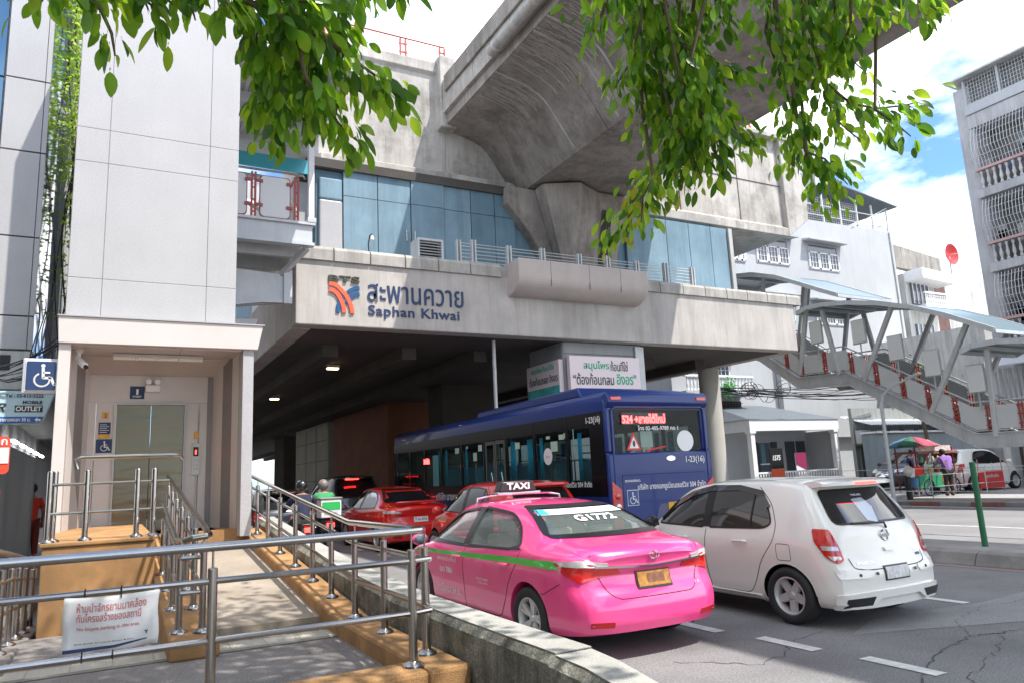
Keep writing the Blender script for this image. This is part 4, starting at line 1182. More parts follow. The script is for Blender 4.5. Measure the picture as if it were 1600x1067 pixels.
def zat(y, dz=0):
    ys = [p[0] for p in PB][::-1]; zs_ = [p[1] for p in PB][::-1]
    return float(np.interp(y, ys, zs_)) + dz
# infill panels, rails, red brackets on both sides
for X in (24.0, 26.42):
    br = [23.6, 22.3, 20.9, 20.2, 19.1, 17.95, 17.0, 16.05, 15.2, 14.35, 13.35, 12.4, 11.2, 10.0]
    for i in range(len(br) - 1):
        a, b = br[i] - .10, br[i + 1] + .10
        cut = [y for y in (22.22, 20.4, 18.2, 13.8) if b < y < a]
        ys = [a] + cut + [b]
        pl = [(y, zat(y, .56)) for y in ys] + [(y, zat(y, 1.28)) for y in ys[::-1]]
        part('infill_panel', MB().prism(pl, 'x', X + .01, X + .03), greypanel, sc1)
    for y in br:
        for d in (-.05, .05):
            part('red_post', MB().box(X - .02, y + d - .013, zat(y, .46), X + .04, y + d + .013, zat(y, 1.32)), redsteel, sc1)
        for dz in (.66, .95, 1.2):
            part('red_clamp', MB().box(X - .035, y - .10, zat(y, dz), X - .015, y + .10, zat(y, dz) + .04), redsteel, sc1)
    for dz in (1.42, .52):
        mb = MB().tube([(X, y, zat(y, dz)) for y in (24.5, 22.22, 20.4, 18.2, 13.8, 9.0)], .028 if dz > 1 else .018, 8)
        part('handrail' if dz > 1 else 'bottom_rail', mb, greysteel, sc1, smooth=True)
# canopy roofs (curved, glass on top, steel edge)
def roof(pts, x0, x1, nm):
    for X in (x0, x1):
        ed = MB()
        P = [(X, y, z) for y, z in pts]
        for i in range(len(P) - 1): ed.obox(P[i], P[i + 1], .09, .16)
        part('canopy_edge_beam', ed, steel_dull, sc1)
    for i in range(len(pts) - 1):
        (ya, za), (yb, zb) = pts[i], pts[i + 1]
        part('glass_pane', MB().add([(x0 + .06, ya, za + .04), (x1 - .06, ya, za + .04), (x1 - .06, yb, zb + .04), (x0 + .06, yb, zb + .04), (x0 + .06, ya, za + .06), (x1 - .06, ya, za + .06), (x1 - .06, yb, zb + .06), (x0 + .06, yb, zb + .06)],
             [(0, 1, 2, 3), (4, 5, 6, 7), (0, 1, 5, 4), (1, 2, 6, 5), (2, 3, 7, 6), (3, 0, 4, 7)]), glass_teal, sc1)
    for i, (y, z) in enumerate(pts):
        part('canopy_purlin', MB().box(x0, y - .04, z - .08, x1, y + .04, z + .03), steel_dull, sc1)
roof([(24.6, 9.75), (23.28, 9.80), (21.96, 9.55), (20.71, 9.1), (19.57, 8.52), (18.72, 8.07), (17.96, 7.69)], 23.7, 26.8, 'a')
roof([(19.9, 7.40), (19.37, 7.51), (18.6, 7.47), (17.55, 7.30), (16.4, 7.01), (15.2, 6.61), (14.09, 6.1), (13.03, 5.53), (12.63, 5.31)], 23.7, 26.8, 'b')
roof([(13.75, 4.82), (13.4, 4.95), (12.6, 4.96), (11.4, 4.78), (10, 4.4), (9, 4.0)], 23.7, 26.8, 'c')
for X in (24.0, 26.45):
    for (y1, z1, y0, z0) in ((18.95, 7.34, 18.5, 4.75), (16.02, 6.9, 17.51, 4.4), (13.57, 5.75, 15.18, 3.0), (13.1, 4.85, 13.22, 2.1), (19.44, 8.45, 20.3, 5.0), (21.6, 9.35, 22.4, 6.2), (9.6, 4.3, 9.7, 2.1)):
        part('canopy_post', MB().obox((X, y0, z0), (X, y1, z1), .15, .15, (1, 0, 0)), greysteel, sc1, bevel=.02)
for (y, z) in ((19.3, 6.52), (17.45, 6.2), (16.1, 5.37), (14.88, 4.65), (13.54, 3.95)):
    b = part('notice_board', MB().box(23.90, y - .26, z - .42, 23.95, y + .26, z + .42), mat('notice_pale', (.62, .62, .60), .4), sc1, bevel=.01)
    part('board_frame', MB().box(23.955, y - .29, z - .45, 23.985, y + .29, z + .45), greysteel, b)
    part('board_stem', MB().box(23.96, y - .02, z - 1.0, 23.99, y + .02, z - .42), greysteel, b)
for y in (12.6, 9.2):
    part('leg', MB().box(24.9, y, .14, 25.3, y + .4, 1.75), greysteel, sc1)

# street lamp on the far kerb
sl_ = thing('street_lamp', 'thin grey street lamp with a curved arm standing on the far kerb', 'lamp', (22.9, 16.3, .1))
part('pole', MB().tube([(23.2, 16.4, .14), (23.2, 16.4, 2.0), (23.2, 16.4, 3.4), (23.2, 16.3, 3.75), (23.2, 15.95, 3.98), (23.2, 15.2, 4.2)], .075, 10, .035), greysteel, sl_, smooth=True)
part('lamp_head', MB().obox((23.2, 15.3, 4.19), (23.2, 14.85, 4.30), .16, .08), greysteel, sl_, bevel=.02)
# green pole on the median
gp = thing('green_pole', 'green painted steel pole standing on the median kerb', 'pole', (12.0, 7.04, .2))
part('pole', MB().tube([(12.0, 7.04, .2), (11.99, 7.04, 1.46)], .044, 14), greenpaint, gp, smooth=True)
part('cap', MB().lathe([(.047, 0), (.047, .03), (.02, .04)], 14, (11.99, 7.04, 1.46)), greenpaint, gp, smooth=True)
part('wire_hook', MB().tube([(12.04, 7.04, 1.30), (12.12, 6.98, 1.40), (12.18, 6.95, 1.43)], .008, 6), greysteel, gp)
wf = thing('median_wires', 'thin wires strung from the green pole along the median', 'wire', (12, 6, .8))
for z in (1.42, 1.05, .8, .35):
    part('wire', MB().tube([(12.0, 9.6, z), (12.0, 7.04, z - .01), (12.0, 3.0, z)], .005, 5), greysteel, wf)

# bollard, cone-like white post
bl = thing('black_bollard', 'short black bollard on the far pavement left of the food cart', 'bollard', (24.6, 16.9, .14))
part('post', MB().cyl(24.8, 16.9, .14, .98, .10, 12), dark, bl, smooth=True)
part('bag', MB().ball((24.75, 16.8, 1.12), .17, 10, 7, sz=1.15), mat('plastic_bag', (.62, .60, .58), .4), bl, smooth=True)

# ---- white building with wall windows
wb = thing('white_building', 'large whitewashed building whose side wall has grey lattice windows', 'building', (39, 31, 0))
part('side_wall', MB().prism([(31.3, .14), (47.6, .14), (47.4, 17.1), (38.7, 16.95), (36.5, 16.2), (34.5, 15.9), (31.3, 15.8)], 'y', 31.0, 31.3), whitewall, wb)
part('block', MB().box(31.35, 31.3, .14, 47.3, 60, 16.9), whitewall, wb)
part('front_wall', MB().box(31.20, 31.3, .14, 31.34, 60, 15.8), whitewall, wb)
def lattice_window(parent, x0, x1, z0, z1, y, hood=True):
    f = MB(); w3 = (x1 - x0) / 3; zt = z1 - (z1 - z0) * .30
    fr_m = part('window_frame', MB().box(x0, y - .05, z0, x1, y - .0, z0 + .09).box(x0, y - .05, z1 - .06, x1, y, z1).box(x0, y - .05, z0 + .09, x0 + .08, y, z1 - .06).box(x1 - .08, y - .05, z0 + .09, x1, y, z1 - .06), whitewall, parent)
    part('pane', MB().box(x0 + .08, y - .012, z0 + .09, x1 - .08, y - .004, z1 - .06), glass_win, fr_m)
    for i in range(3):
        a = x0 + .06 + i * w3; b = a + w3 - .06
        g = MB().box(a, y - .07, z0 + .06, a + .10, y - .02, zt).box(b - .06, y - .07, z0 + .06, b + .02, y - .02, zt).box(a, y - .07, z0 + .06, b, y - .02, z0 + .15).box(a, y - .07, zt - .08, b, y - .02, zt)
        part('casement', g, white, fr_m)
        m_ = MB()
        for k in (1, 2): m_.box(a + (b - a) * k / 3 - .015, y - .06, z0 + .15, a + (b - a) * k / 3 + .015, y - .03, zt - .08)
        for k in (1, 2): m_.box(a, y - .058, z0 + .15 + (zt - z0 - .2) * k / 3, b, y - .028, z0 + .17 + (zt - z0 - .2) * k / 3)
        part('glazing_bar', m_, white, fr_m)
    if hood:
        part('window_hood', MB().prism([(y - .62, z1 + .10), (y - .62, z1 + .17), (y, z1 + .30), (y, z1 + .15)], 'x', x0 - .35, x1 + .45), whitewall, fr_m)
for (a, b, z0, z1) in ((33.95, 36.75, 13.6, 15.25), (38.55, 41.4, 13.6, 15.3), (38.6, 41.3, 10.0, 11.4), (34.0, 36.7, 10.0, 11.5)):
    lattice_window(wb, a, b, z0, z1, 31.0)
lattice_window(wb, 31.8, 33.0, 13.5, 15.0, 30.98, False)
part('downpipe', MB().tube([(47.3, 30.95, .2), (47.1, 30.95, 17)], .06, 8), oldwall, wb)
# rooftop frame and roof
part('roof_sheet', MB().prism([(41.0, 19.75), (47.9, 18.85), (47.9, 18.92), (41.0, 19.85)], 'y', 30.6, 36), roofgrey, wb)
for x in (38.9, 40.6, 42.3, 44.0, 45.6, 47.2):
    part('roof_post', MB().obox((x, 31.05, 16.9), (x, 31.05, 19.3 - (x - 41) * .1), .09, .09), steel_dull, wb)
for z in (17.4, 18.1): part('roof_rail', MB().tube([(38.8, 31.02, z), (47.3, 31.02, z)], .035, 6), steel_dull, wb)
ms = MB()
for i in range(26): ms.tube([(38.9 + i * .2, 31.1, 16.95), (38.9 + i * .2, 31.1, 18.6)], .012, 4)
for i in range(12): ms.tube([(38.9, 31.1, 17.0 + i * .15), (44, 31.1, 17.0 + i * .15)], .012, 4)
part('roof_mesh', ms, greysteel, wb, kind='stuff')
part('roof_diagonal', MB().obox((43.2, 31.0, 16.95), (47.2, 31.0, 18.8), .10, .06), steel_dull, wb)
# low annex wall and balcony to the left
balu = MB().lathe([(.07, 0), (.07, .06), (.035, .12), (.075, .32), (.055, .42), (.03, .58), (.06, .66), (.07, .72)], 8).mesh('baluster', smooth=True)
balu.materials.append(white)
balg = MB().lathe([(.075, 0), (.075, .06), (.04, .12), (.085, .32), (.06, .42), (.035, .62), (.07, .72), (.075, .80)], 8).mesh('baluster', smooth=True)
balg.materials.append(oldwall)
nb_ = thing('balcony_house', 'white house front with balusters and lattice windows behind the round column', 'building', (29.5, 30, 0))
part('wall', MB().box(26.2, 30.6, .14, 31.18, 40, 12.5), whitewall, nb_)
for z in (5.55, 9.1):
    part('balcony_slab', MB().box(26.2, 29.5, z - .22, 31.1, 30.6, z), whitewall, nb_)
    part('balcony_rail', MB().box(26.2, 29.5, z + .74, 31.1, 29.7, z + .86), white, nb_)
    for i in range(20):
        if z < 6: inst('baluster', balu, nb_, (26.4 + i * .245, 29.6, z + .01))
lattice_window(nb_, 27.4, 30.4, 6.4, 7.9, 30.6, False)
lattice_window(nb_, 27.4, 30.4, 10, 11.4, 30.6, False)
gm = MB()
for i in range(14): gm.box(27.9 + i * .22, 30.28, 3.95, 27.93 + i * .22, 30.31, 5.0)
for i in range(4): gm.box(27.9, 30.27, 4.0 + i * .32, 30.9, 30.30, 4.03 + i * .32)
part('window_grille', gm, mat('rust_brown', (.09, .05, .04), .7), nb_, kind='stuff')
part('dark_window', MB().box(27.9, 30.4, 3.95, 30.9, 30.58, 5.1), dark, nb_)
pl_ = thing('green_plant', 'small bright green plant hanging on the balcony beside the round column', 'plant', (29.0, 29.3, 5.4))
rp0 = random.Random(4)
g_leaf = leafmat('plant_leaf', (.05, .30, .07), (.1, .5, .08))
mb = MB()
for i in range(160):
    c_ = Vector((29.0 + rp0.gauss(0, .2), 29.3 + rp0.gauss(0, .1), 5.65 + rp0.gauss(0, .24)))
    a = Vector((rp0.uniform(-1, 1), rp0.uniform(-1, 1), rp0.uniform(-1, 1))).normalized() * .10; b = a.cross(Vector((rp0.uniform(-1, 1), 1, .3))).normalized() * .04
    mb.add([c_ - a, c_ + b, c_ + a, c_ - b], [(0, 1, 2, 3)])
part('foliage', mb, g_leaf, pl_, kind='stuff', recalc=False)

# ---- porch house
po = thing('porch_shop', 'small white porch shop with grey tiled roof and dark shutters', 'shop', (31, 28, 0))
part('fascia', MB().box(27.75, 26.9, 3.22, 34.3, 27.1, 3.80), white, po, bevel=.02)
part('left_fascia', MB().prism([(27.75, 3.22), (27.75, 3.80), (27.93, 3.80), (27.93, 3.22)], 'y', 27.1, 34), white, po)
part('roof', MB().add([(27.7, 26.85, 3.81), (34.4, 26.85, 3.81), (33.0, 30.9, 4.9), (29.0, 30.9, 4.9), (27.7, 31.5, 3.81)], [(0, 1, 2, 3), (0, 3, 4)]), roofgrey, po)
part('ceiling', MB().box(27.94, 27.1, 3.55, 34.3, 30.5, 3.6), white, po)
part('back_wall', MB().box(28.0, 29.0, .14, 34.3, 29.2, 3.55), whitewall, po)
part('right_wall', MB().box(34.1, 27.1, .14, 34.3, 29.0, 3.22), whitewall, po)
for x in (27.9, 34.0):
    part('pillar', MB().box(x - .1, 26.93, .14, x + .18, 27.2, 3.1), white, po, bevel=.01)
    part('capital', MB().box(x - .16, 26.88, 3.1, x + .24, 27.26, 3.22), white, po, bevel=.02)
part('pillar', MB().box(27.85, 30.0, .14, 28.1, 30.25, 3.22), white, po)
for (a, b, m_) in ((30.0, 30.35, dark), (31.3, 31.75, black), (32.4, 33.1, black), (33.25, 33.9, black)):
    part('shutter', MB().box(a, 28.93, .6, b, 28.99, 2.75), mat('charcoal_shutter', (.05, .055, .065), .5), po, bevel=.01)
part('window_pane', MB().box(30.4, 28.95, .9, 31.25, 28.99, 2.7), glass_win, po)
part('window_bar', MB().box(30.38, 28.9, 1.55, 31.3, 28.95, 1.62), white, po)
part('curtain', MB().box(30.5, 28.93, 1.65, 30.8, 28.945, 2.65), mat('teal_curtain', (.12, .25, .27), .8), po)
for i in range(30):
    part('railing_bar', MB().box(28.25 + i * .19, 26.98, .3, 28.31 + i * .19, 27.04, 1.12), white, po)
part('railing_top', MB().box(28.15, 26.96, 1.12, 33.9, 27.06, 1.2), white, po)
dr = MB().box(26.3, 30.45, .14, 27.7, 30.58, 3.1)
part('left_door', dr, mat('cream_door', (.45, .44, .40), .6), po)
for x in (26.45, 26.9, 27.35):
    for z in (1.7, 2.35):
        part('door_pane', MB().box(x, 30.40, z, x + .36, 30.44, z + .55), glass_dark, po)
for i in range(12):
    part('railing_bar', MB().box(25.9 + i * .16, 28.98, .3, 25.95 + i * .16, 29.03, 1.1), white, po)
sg = thing('black_shop_board', 'black shop board reading 1575 above an orange red panel in the porch', 'sign', (29.2, 26.9, .8))
part('board', MB().box(28.85, 26.8, 1.35, 29.75, 26.87, 2.35), black, sg, bevel=.01)
part('lower_panel', MB().box(28.9, 26.79, .75, 29.75, 26.86, 1.34), mat('orange_red_panel', (.60, .10, .04), .5), sg)
part('lettering', text_mb('1575', (29.0, 26.79, 1.75), (1, 0, 0), (0, 0, 1), .55, .25, bold=.02, ext=.004, shear=.2), signwhite, sg)
sg2 = thing('porch_banner', 'maroon and white upright banner beside the dark shutters', 'banner', (31.5, 27.3, .6))
part('board', MB().box(31.2, 27.3, .7, 31.95, 27.35, 2.1), signwhite, sg2)
part('maroon_field', MB().prism([(31.2, 2.1), (31.95, 2.1), (31.95, 1.2), (31.2, 1.5)], 'y', 27.28, 27.296), mat('maroon', (.28, .03, .10), .5), sg2)
part('lettering', text_mb('NUR', (31.35, 27.276, .85), (1, 0, 0), (0, 0, 1), .45, .14, bold=.0, ext=.004), greysteel, sg2)

# ---- grey wall with awning and air conditioners
gw = thing('grey_side_wall', 'grey concrete side wall under a corrugated white awning right of the porch shop', 'wall', (37, 26, 0))
part('wall', MB().box(34.5, 26.2, .14, 47, 26.4, 4.3), mat('grey_wall', (.34, .36, .35), .8, var=.1, vs=.8, streak=.4), gw)
part('upper_white_wall', MB().box(34.5, 30.6, 3.0, 47.5, 30.95, 8.2), whitewall, gw)
mb = MB()
for i in range(60):
    x = 34.6 + i * .2
    mb.prism([(x, 3.78), (x + .1, 3.84), (x + .2, 3.78), (x + .2, 3.76), (x + .1, 3.82), (x, 3.76)], 'y', 26.1, 28)
for v in range(len(mb.v)):
    p_ = mb.v[v]; mb.v[v] = (p_[0], p_[1] - 1.0, p_[2] + (-.45 if p_[1] < 27 else .1))
part('awning_sheet', mb, mat('awning_white', (.62, .64, .66), .5, streak=.2), gw, kind='stuff')
gstr = MB()
for i in range(9): gstr.box(34.8 + i * .9, 26.15, .2, 34.83 + i * .9, 26.195, 2.2)
part('pipe_runs', gstr, greysteel, gw, kind='stuff')
acg = [thing('air_conditioner', l_, 'air conditioner', (34.3 + i * 1.25, 25.9, 2.35), 'air conditioners on the grey wall') for i, l_ in enumerate([
    'outdoor air conditioner nearest the porch on the grey wall', 'second outdoor air conditioner from the porch shop', 'third outdoor air conditioner, just left of the street lamp pole', 'fourth outdoor air conditioner, just right of the street lamp pole', 'farthest outdoor air conditioner of the row, above the umbrella'])]
for i, t in enumerate(acg):
    x = 34.9 + i * 1.2
    t.location = (x, 25.9, 2.35)
    part('case', MB().box(x - .42, 25.75, 2.4, x + .42, 26.1, 3.1), steel_dull, t, bevel=.02)
    part('fan_grille', MB().lathe([(.27, 0), (.27, -.02), (.05, -.03)], 16, (x - .05, 25.745, 2.75), 'y'), mat('dark_grille', (.14, .16, .14), .6), t)
    part('shelf', MB().box(x - .5, 25.7, 2.33, x + .5, 26.19, 2.38), mat('mossy_shelf', (.12, .12, .07), .8), t)

# trailer / container behind cars
tr_ = thing('grey_container', 'long pale blue grey container behind the umbrella and parked cars', 'container', (38, 24.5, .14))
part('box', MB().box(34.0, 24.6, .7, 42.5, 25.4, 2.85), mat('container_blue_grey', (.30, .36, .39), .6, var=.06, vs=1, streak=.2), tr_, bevel=.05)
part('roof_edge', MB().box(33.95, 24.5, 2.86, 42.55, 25.45, 2.96), white, tr_, bevel=.02)
part('under_frame', MB().box(34.0, 24.7, .14, 42.5, 25.3, .695), dark, tr_)

# ---- condominium with caged balconies
cm = thing('caged_apartment_block', 'tall grey apartment block with white window cages at the right edge', 'building', (38, 14, 0))
CX = 34.3
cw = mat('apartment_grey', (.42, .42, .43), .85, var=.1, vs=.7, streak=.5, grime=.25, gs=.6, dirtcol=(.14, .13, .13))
part('block', MB().box(CX + 1.3, 2, .14, 50, 18.3, 18.6), cw, cm)
part('corner_pier', MB().box(CX - .02, 17.7, .14, CX + 1.3, 18.4, 18.4), cw, cm, bevel=.02)
part('far_side_wall', MB().box(CX + .2, 18.31, .14, 50, 18.42, 18.5), cw, cm)
pinkrail = mat('pink_rail', (.45, .30, .29), .7, var=.1, vs=2)
rc_ = random.Random(8)
for k, zr in enumerate((14.27, 10.82, 7.37, 3.95)):
    part('balcony_slab', MB().box(CX - .25, 2, zr - 1.35, CX + 1.3, 17.9, zr - .95), cw, cm, bevel=.02)
    part('balcony_rail', MB().box(CX - .28, 2, zr - .10, CX - .02, 17.85, zr + .02), pinkrail, cm, bevel=.01)
    if k < 3:
        for i in range(17): inst('baluster', balg, cm, (CX - .15, 17.65 - i * .27, zr - .93))
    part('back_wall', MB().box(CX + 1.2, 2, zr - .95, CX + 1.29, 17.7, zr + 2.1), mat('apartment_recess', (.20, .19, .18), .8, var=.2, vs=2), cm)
    # windows in the recess
    for y in (16.6, 15.0, 13.2):
        part('recess_window', MB().box(CX + 1.15, y - 1.2, zr + .2, CX + 1.19, y, zr + 1.6), glass_win, cm)
    cage = MB()
    if k < 3:
        zt = zr + 2.0
        for i in range(34):
            y = 17.75 - i * .14
            x0 = CX - .22
            cage.tube([(x0, y, zr + .02), (x0 - .10, y, zr + .5), (x0 - .22, y + .01, zr + .9), (x0 - .18, y, zr + 1.5), (x0, y, zt)], .014, 4)
        for z in (.25, .55, .9, 1.2, 1.5, 1.85):
            cage.tube([(CX - .36 + (.12 if z < .5 or z > 1.6 else 0), 17.75, zr + z), (CX - .36 + (.12 if z < .5 or z > 1.6 else 0), 13, zr + z)], .014, 4)
        for i in range(6):
            cage.tube([(CX - .1 + i * .2, 17.82, zr), (CX - .1 + i * .2, 18.0, zr + .9), (CX - .1 + i * .2, 17.82, zt)], .014, 4)
        part('window_cage', cage, steel_dull, cm, kind='stuff')
    for i in range(7):
        y = rc_.uniform(14.5, 17.4); zc = zr + rc_.uniform(-.4, .3)
        part('hanging_clothes', MB().box(CX + .3, y, zc, CX + .34, y + .35, zc + rc_.uniform(.5, .9)), mat('cloth%d' % (i % 4), [(.35, .16, .13), (.12, .16, .25), (.35, .33, .30), (.10, .09, .10)][i % 4], .9), cm)
# top storey
part('parapet_band', MB().box(CX - .1, 2, 16.3, CX + 1.3, 17.9, 16.95), cw, cm, bevel=.02)
part('white_band', MB().box(CX - .16, 2, 16.97, CX + 1.3, 17.95, 17.45), whitewall, cm, bevel=.02)
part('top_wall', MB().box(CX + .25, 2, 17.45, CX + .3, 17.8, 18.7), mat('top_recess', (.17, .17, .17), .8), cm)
tg = MB()
for i in range(36): tg.tube([(CX - .05, 17.8 - i * .13, 17.45), (CX - .05, 17.8 - i * .13, 18.7)], .011, 4)
for i in range(7): tg.tube([(CX - .05, 17.85, 17.5 + i * .18), (CX - .05, 13, 17.5 + i * .18)], .011, 4)
part('window_cage', tg, steel_dull, cm, kind='stuff')
for y in (17.85, 16.35, 15.0): part('top_post', MB().box(CX - .12, y - .05, 17.45, CX + .02, y + .05, 18.7), whitewall, cm)
part('roof_sheet', MB().box(CX - .45, 2, 18.72, CX + 14, 18.5, 18.80), greysteel, cm)
# ground floor dark shop and corrugated awning
part('shop_front', MB().box(CX - .1, 5, .14, CX + .2, 18.0, 3.3), mat('dark_shop', (.06, .045, .04), .8, var=.3, vs=2), cm)
part('glass_door', MB().box(CX - .16, 12.2, .3, CX - .12, 14.0, 2.9), glass_win, cm)
mb = MB()
for i in range(40): mb.box(CX - 1.3 + (0 if i % 2 else .02), 17.9 - i * .2, 3.75, CX - 1.26, 17.9 - i * .2 - .12, 5.1)
part('corrugated_sheet', mb, steel_dull, cm, kind='stuff')
part('awning', MB().prism([(CX - 2.3, 5.15), (CX - 1.0, 5.6), (CX - 1.0, 5.55), (CX - 2.3, 5.1)], 'y', 8, 18.2), whitewall, cm)

# ---- old houses between
ob = thing('old_balcony_house', 'old stained white house with small balconies and a rooftop frame', 'building', (55, 34, 0))
part('block', MB().box(49.5, 36, 0, 53.5, 50, 17.2), oldwall, ob)
part('block', MB().box(53.5, 34.5, 0, 57.2, 50, 15.6), oldwall, ob)
part('brown_wall', MB().box(57.2, 35, 0, 59.5, 50, 15.2), mat('brown_boards', (.13, .07, .06), .8, var=.3, vs=2), ob)
part('block', MB().box(59.5, 36, 0, 70, 50, 16.5), oldwall, ob)
part('roof_wall', MB().prism([(49.5, 17.2), (62, 16.6), (62, 18.2), (55, 18.9), (49.5, 18.0)], 'y', 36.5, 37), mat('roof_concrete', (.30, .28, .25), .9, var=.2, vs=1, streak=.6), ob)
part('dark_window', MB().box(50.2, 35.85, 9.0, 53.3, 35.95, 15.3), dark, ob)
for x in (51.0, 51.8, 52.6): part('window_bar', MB().box(x, 35.78, 9, x + .06, 35.84, 15.3), greysteel, ob)
part('blue_tarpaulin', MB().add([(50.3, 35.6, 16.2), (51.8, 35.5, 15.6), (52.8, 35.5, 13.8), (53.2, 35.5, 11.5), (52.6, 35.5, 12.6), (51.4, 35.5, 14.4)], [(0, 1, 5), (1, 2, 4, 5), (2, 3, 4)]), mat('tarpaulin', (.16, .22, .27), .6, var=.3, vs=3), ob)
for z in (12.9, 9.4):
    part('balcony_floor', MB().box(53.8, 33.2, z - .2, 57.3, 34.5, z), white, ob)
    part('balcony_rail', MB().box(53.8, 33.15, z + .85, 57.3, 33.3, z + .97), white, ob)
    for i in range(15): inst('baluster', balu, ob, (53.95 + i * .23, 33.25, z + .02))
    part('window', MB().box(54.1, 34.40, z + .3, 56.4, 34.47, z + 2.2), glass_win, ob)
    for k in range(5): part('window_bar', MB().box(54.2 + k * .5, 34.33, z + .3, 54.26 + k * .5, 34.38, z + 2.2), white, ob)
part('balcony_canopy', MB().prism([(53.6, 15.7), (57.6, 15.4), (57.6, 14.7), (53.6, 14.9)], 'y', 33.0, 34.5), white, ob)
fr = MB()
for x in (49.8, 51.5, 53.2, 55.0, 56.8): fr.tube([(x, 36.3, 17.9), (x, 36.3, 19.7 + .4 * (x - 49.8) / 7)], .03, 5)
for x in (49.8, 51.5, 53.2, 55.0, 56.8): fr.tube([(x, 36.3, 19.7 + .4 * (x - 49.8) / 7), (x - 1.0, 40, 21.3)], .03, 5)
for y_, z_ in ((36.3, 19.7), (38, 20.5), (40, 21.3)): fr.tube([(49.3, y_, z_), (57, y_, z_ + .4)], .035, 5)
part('rooftop_frame', fr, steel_dull, ob, kind='stuff')
rd = thing('red_satellite_dish', 'round red satellite dish on the roof beside the caged apartment block', 'satellite dish', (57.5, 33, 15.5))
d_ = MB().lathe([(.0, .25), (.3, .20), (.6, .08), (.85, -.08), (.85, -.11), (.6, .05), (.3, .17), (.0, .22)], 20, (57.6, 33.0, 17.1), 'y')
part('dish', d_, mat('dish_red', (.55, .03, .03), .5), rd, smooth=True)
part('feed_arm', MB().tube([(57.6, 33.1, 17.1), (57.55, 32.2, 17.0)], .04, 6), greysteel, rd)
part('mast', MB().tube([(57.7, 33.2, 15.2), (57.7, 33.2, 17.0)], .06, 8), greysteel, rd)
# distant slim tower behind the right platform block
tw = thing('distant_tower', 'slim pale grey high-rise far behind the leaves and the right platform block', 'building', (60, 52, 0))
part('shaft', MB().box(56, 52, 0, 67.5, 62, 36), mat('tower_grey', (.33, .36, .40), .6), tw)
for i in range(11):
    part('window_band', MB().box(56, 51.94, 4 + i * 3, 67.2, 51.99, 5.6 + i * 3), glass_win, tw)
part('corner_fin', MB().box(66.9, 51.6, 0, 67.5, 51.93, 37), steel_dull, tw)

# backdrop houses beyond, down the road on both sides
rbg = random.Random(21)
fl_ = ['pale distant shophouse %s' % s_ for s_ in ('beyond the white building', 'at the far end of the street', 'behind the old balcony house')]
bh = thing('far_shophouses', 'row end of pale shophouses far down the right side of the road', 'building', (33, 70, 0))
for i in range(6):
    h_ = rbg.uniform(10, 17)
    part('house_block', MB().box(32, 62 + i * 12, 0, 46, 73.5 + i * 12, h_), oldwall, bh)
    for z in (4, 7.3, 10.6):
        for y in range(4): part('window', MB().box(31.93, 63 + i * 12 + y * 2.7, z, 31.98, 64.8 + i * 12 + y * 2.7, z + 1.5), glass_win, bh)
bl_ = thing('far_left_shophouses', 'shadowed shophouses far down the left side beyond the concourse', 'building', (-4, 70, 0))
for i in range(6):
    part('house_block', MB().box(-14, 62 + i * 12, 0, 1.0, 73.5 + i * 12, rbg.uniform(10, 16)), oldwall, bl_)
be = thing('street_end_building', 'pale building closing the far end of the road under the deck', 'building', (12, 230, 0))
part('block', MB().box(-10, 235, 0, 30, 245, 7), mat('haze_building', (.45, .46, .47), .8), be)
tl2 = thing('distant_street_lamp', 'tiny curved street lamp silhouetted in the bright opening at the end of the road', 'lamp', (16.5, 125, 0))
part('pole', MB().tube([(16.5, 125, 0), (16.5, 125, 6.2), (17.2, 125, 6.9), (18.6, 125, 7.3)], .09, 8), greysteel, tl2)
# filler houses behind so that no bare horizon shows
fh = thing('right_row_houses', 'plain pale houses behind the grey container at the far right', 'building', (55, 30, 0))
part('block', MB().box(44, 24, 0, 58, 33, 9.0), oldwall, fh)
for z in (3.8, 6.6):
    for i in range(5): part('window', MB().box(45 + i * 2.4, 23.93, z, 46.4 + i * 2.4, 23.98, z + 1.2), glass_win, fh)

# trees behind the stair
gtree = leafmat('bush_leaf', (.05, .12, .025), (.15, .3, .04))
bt = thing('bushy_tree', 'dark green bushy tree seen behind the lower canopy of the covered stair', 'tree', (32, 21, .14))
part('trunk', MB().tube([(32.5, 21, .14), (32.6, 21, 2.5), (32.4, 21.1, 5.0)], .12, 8, .05), mat('bark', (.12, .09, .06), .9, bump=.5, bs=20), bt, smooth=True)
mb = MB()
for i in range(1500):
    c_ = Vector((32.5 + rp0.gauss(0, .5), 21 + rp0.gauss(0, .5), 4.8 + rp0.gauss(0, .45)))
    a = Vector((rp0.uniform(-1, 1), rp0.uniform(-1, 1), rp0.uniform(-1, 1))).normalized() * .12; b = a.cross(Vector((rp0.uniform(-1, 1), 1, .3))).normalized() * .06
    mb.add([c_ - a, c_ + b, c_ + a, c_ - b], [(0, 1, 2, 3)])
part('crown', mb, gtree, bt, kind='stuff', recalc=False)

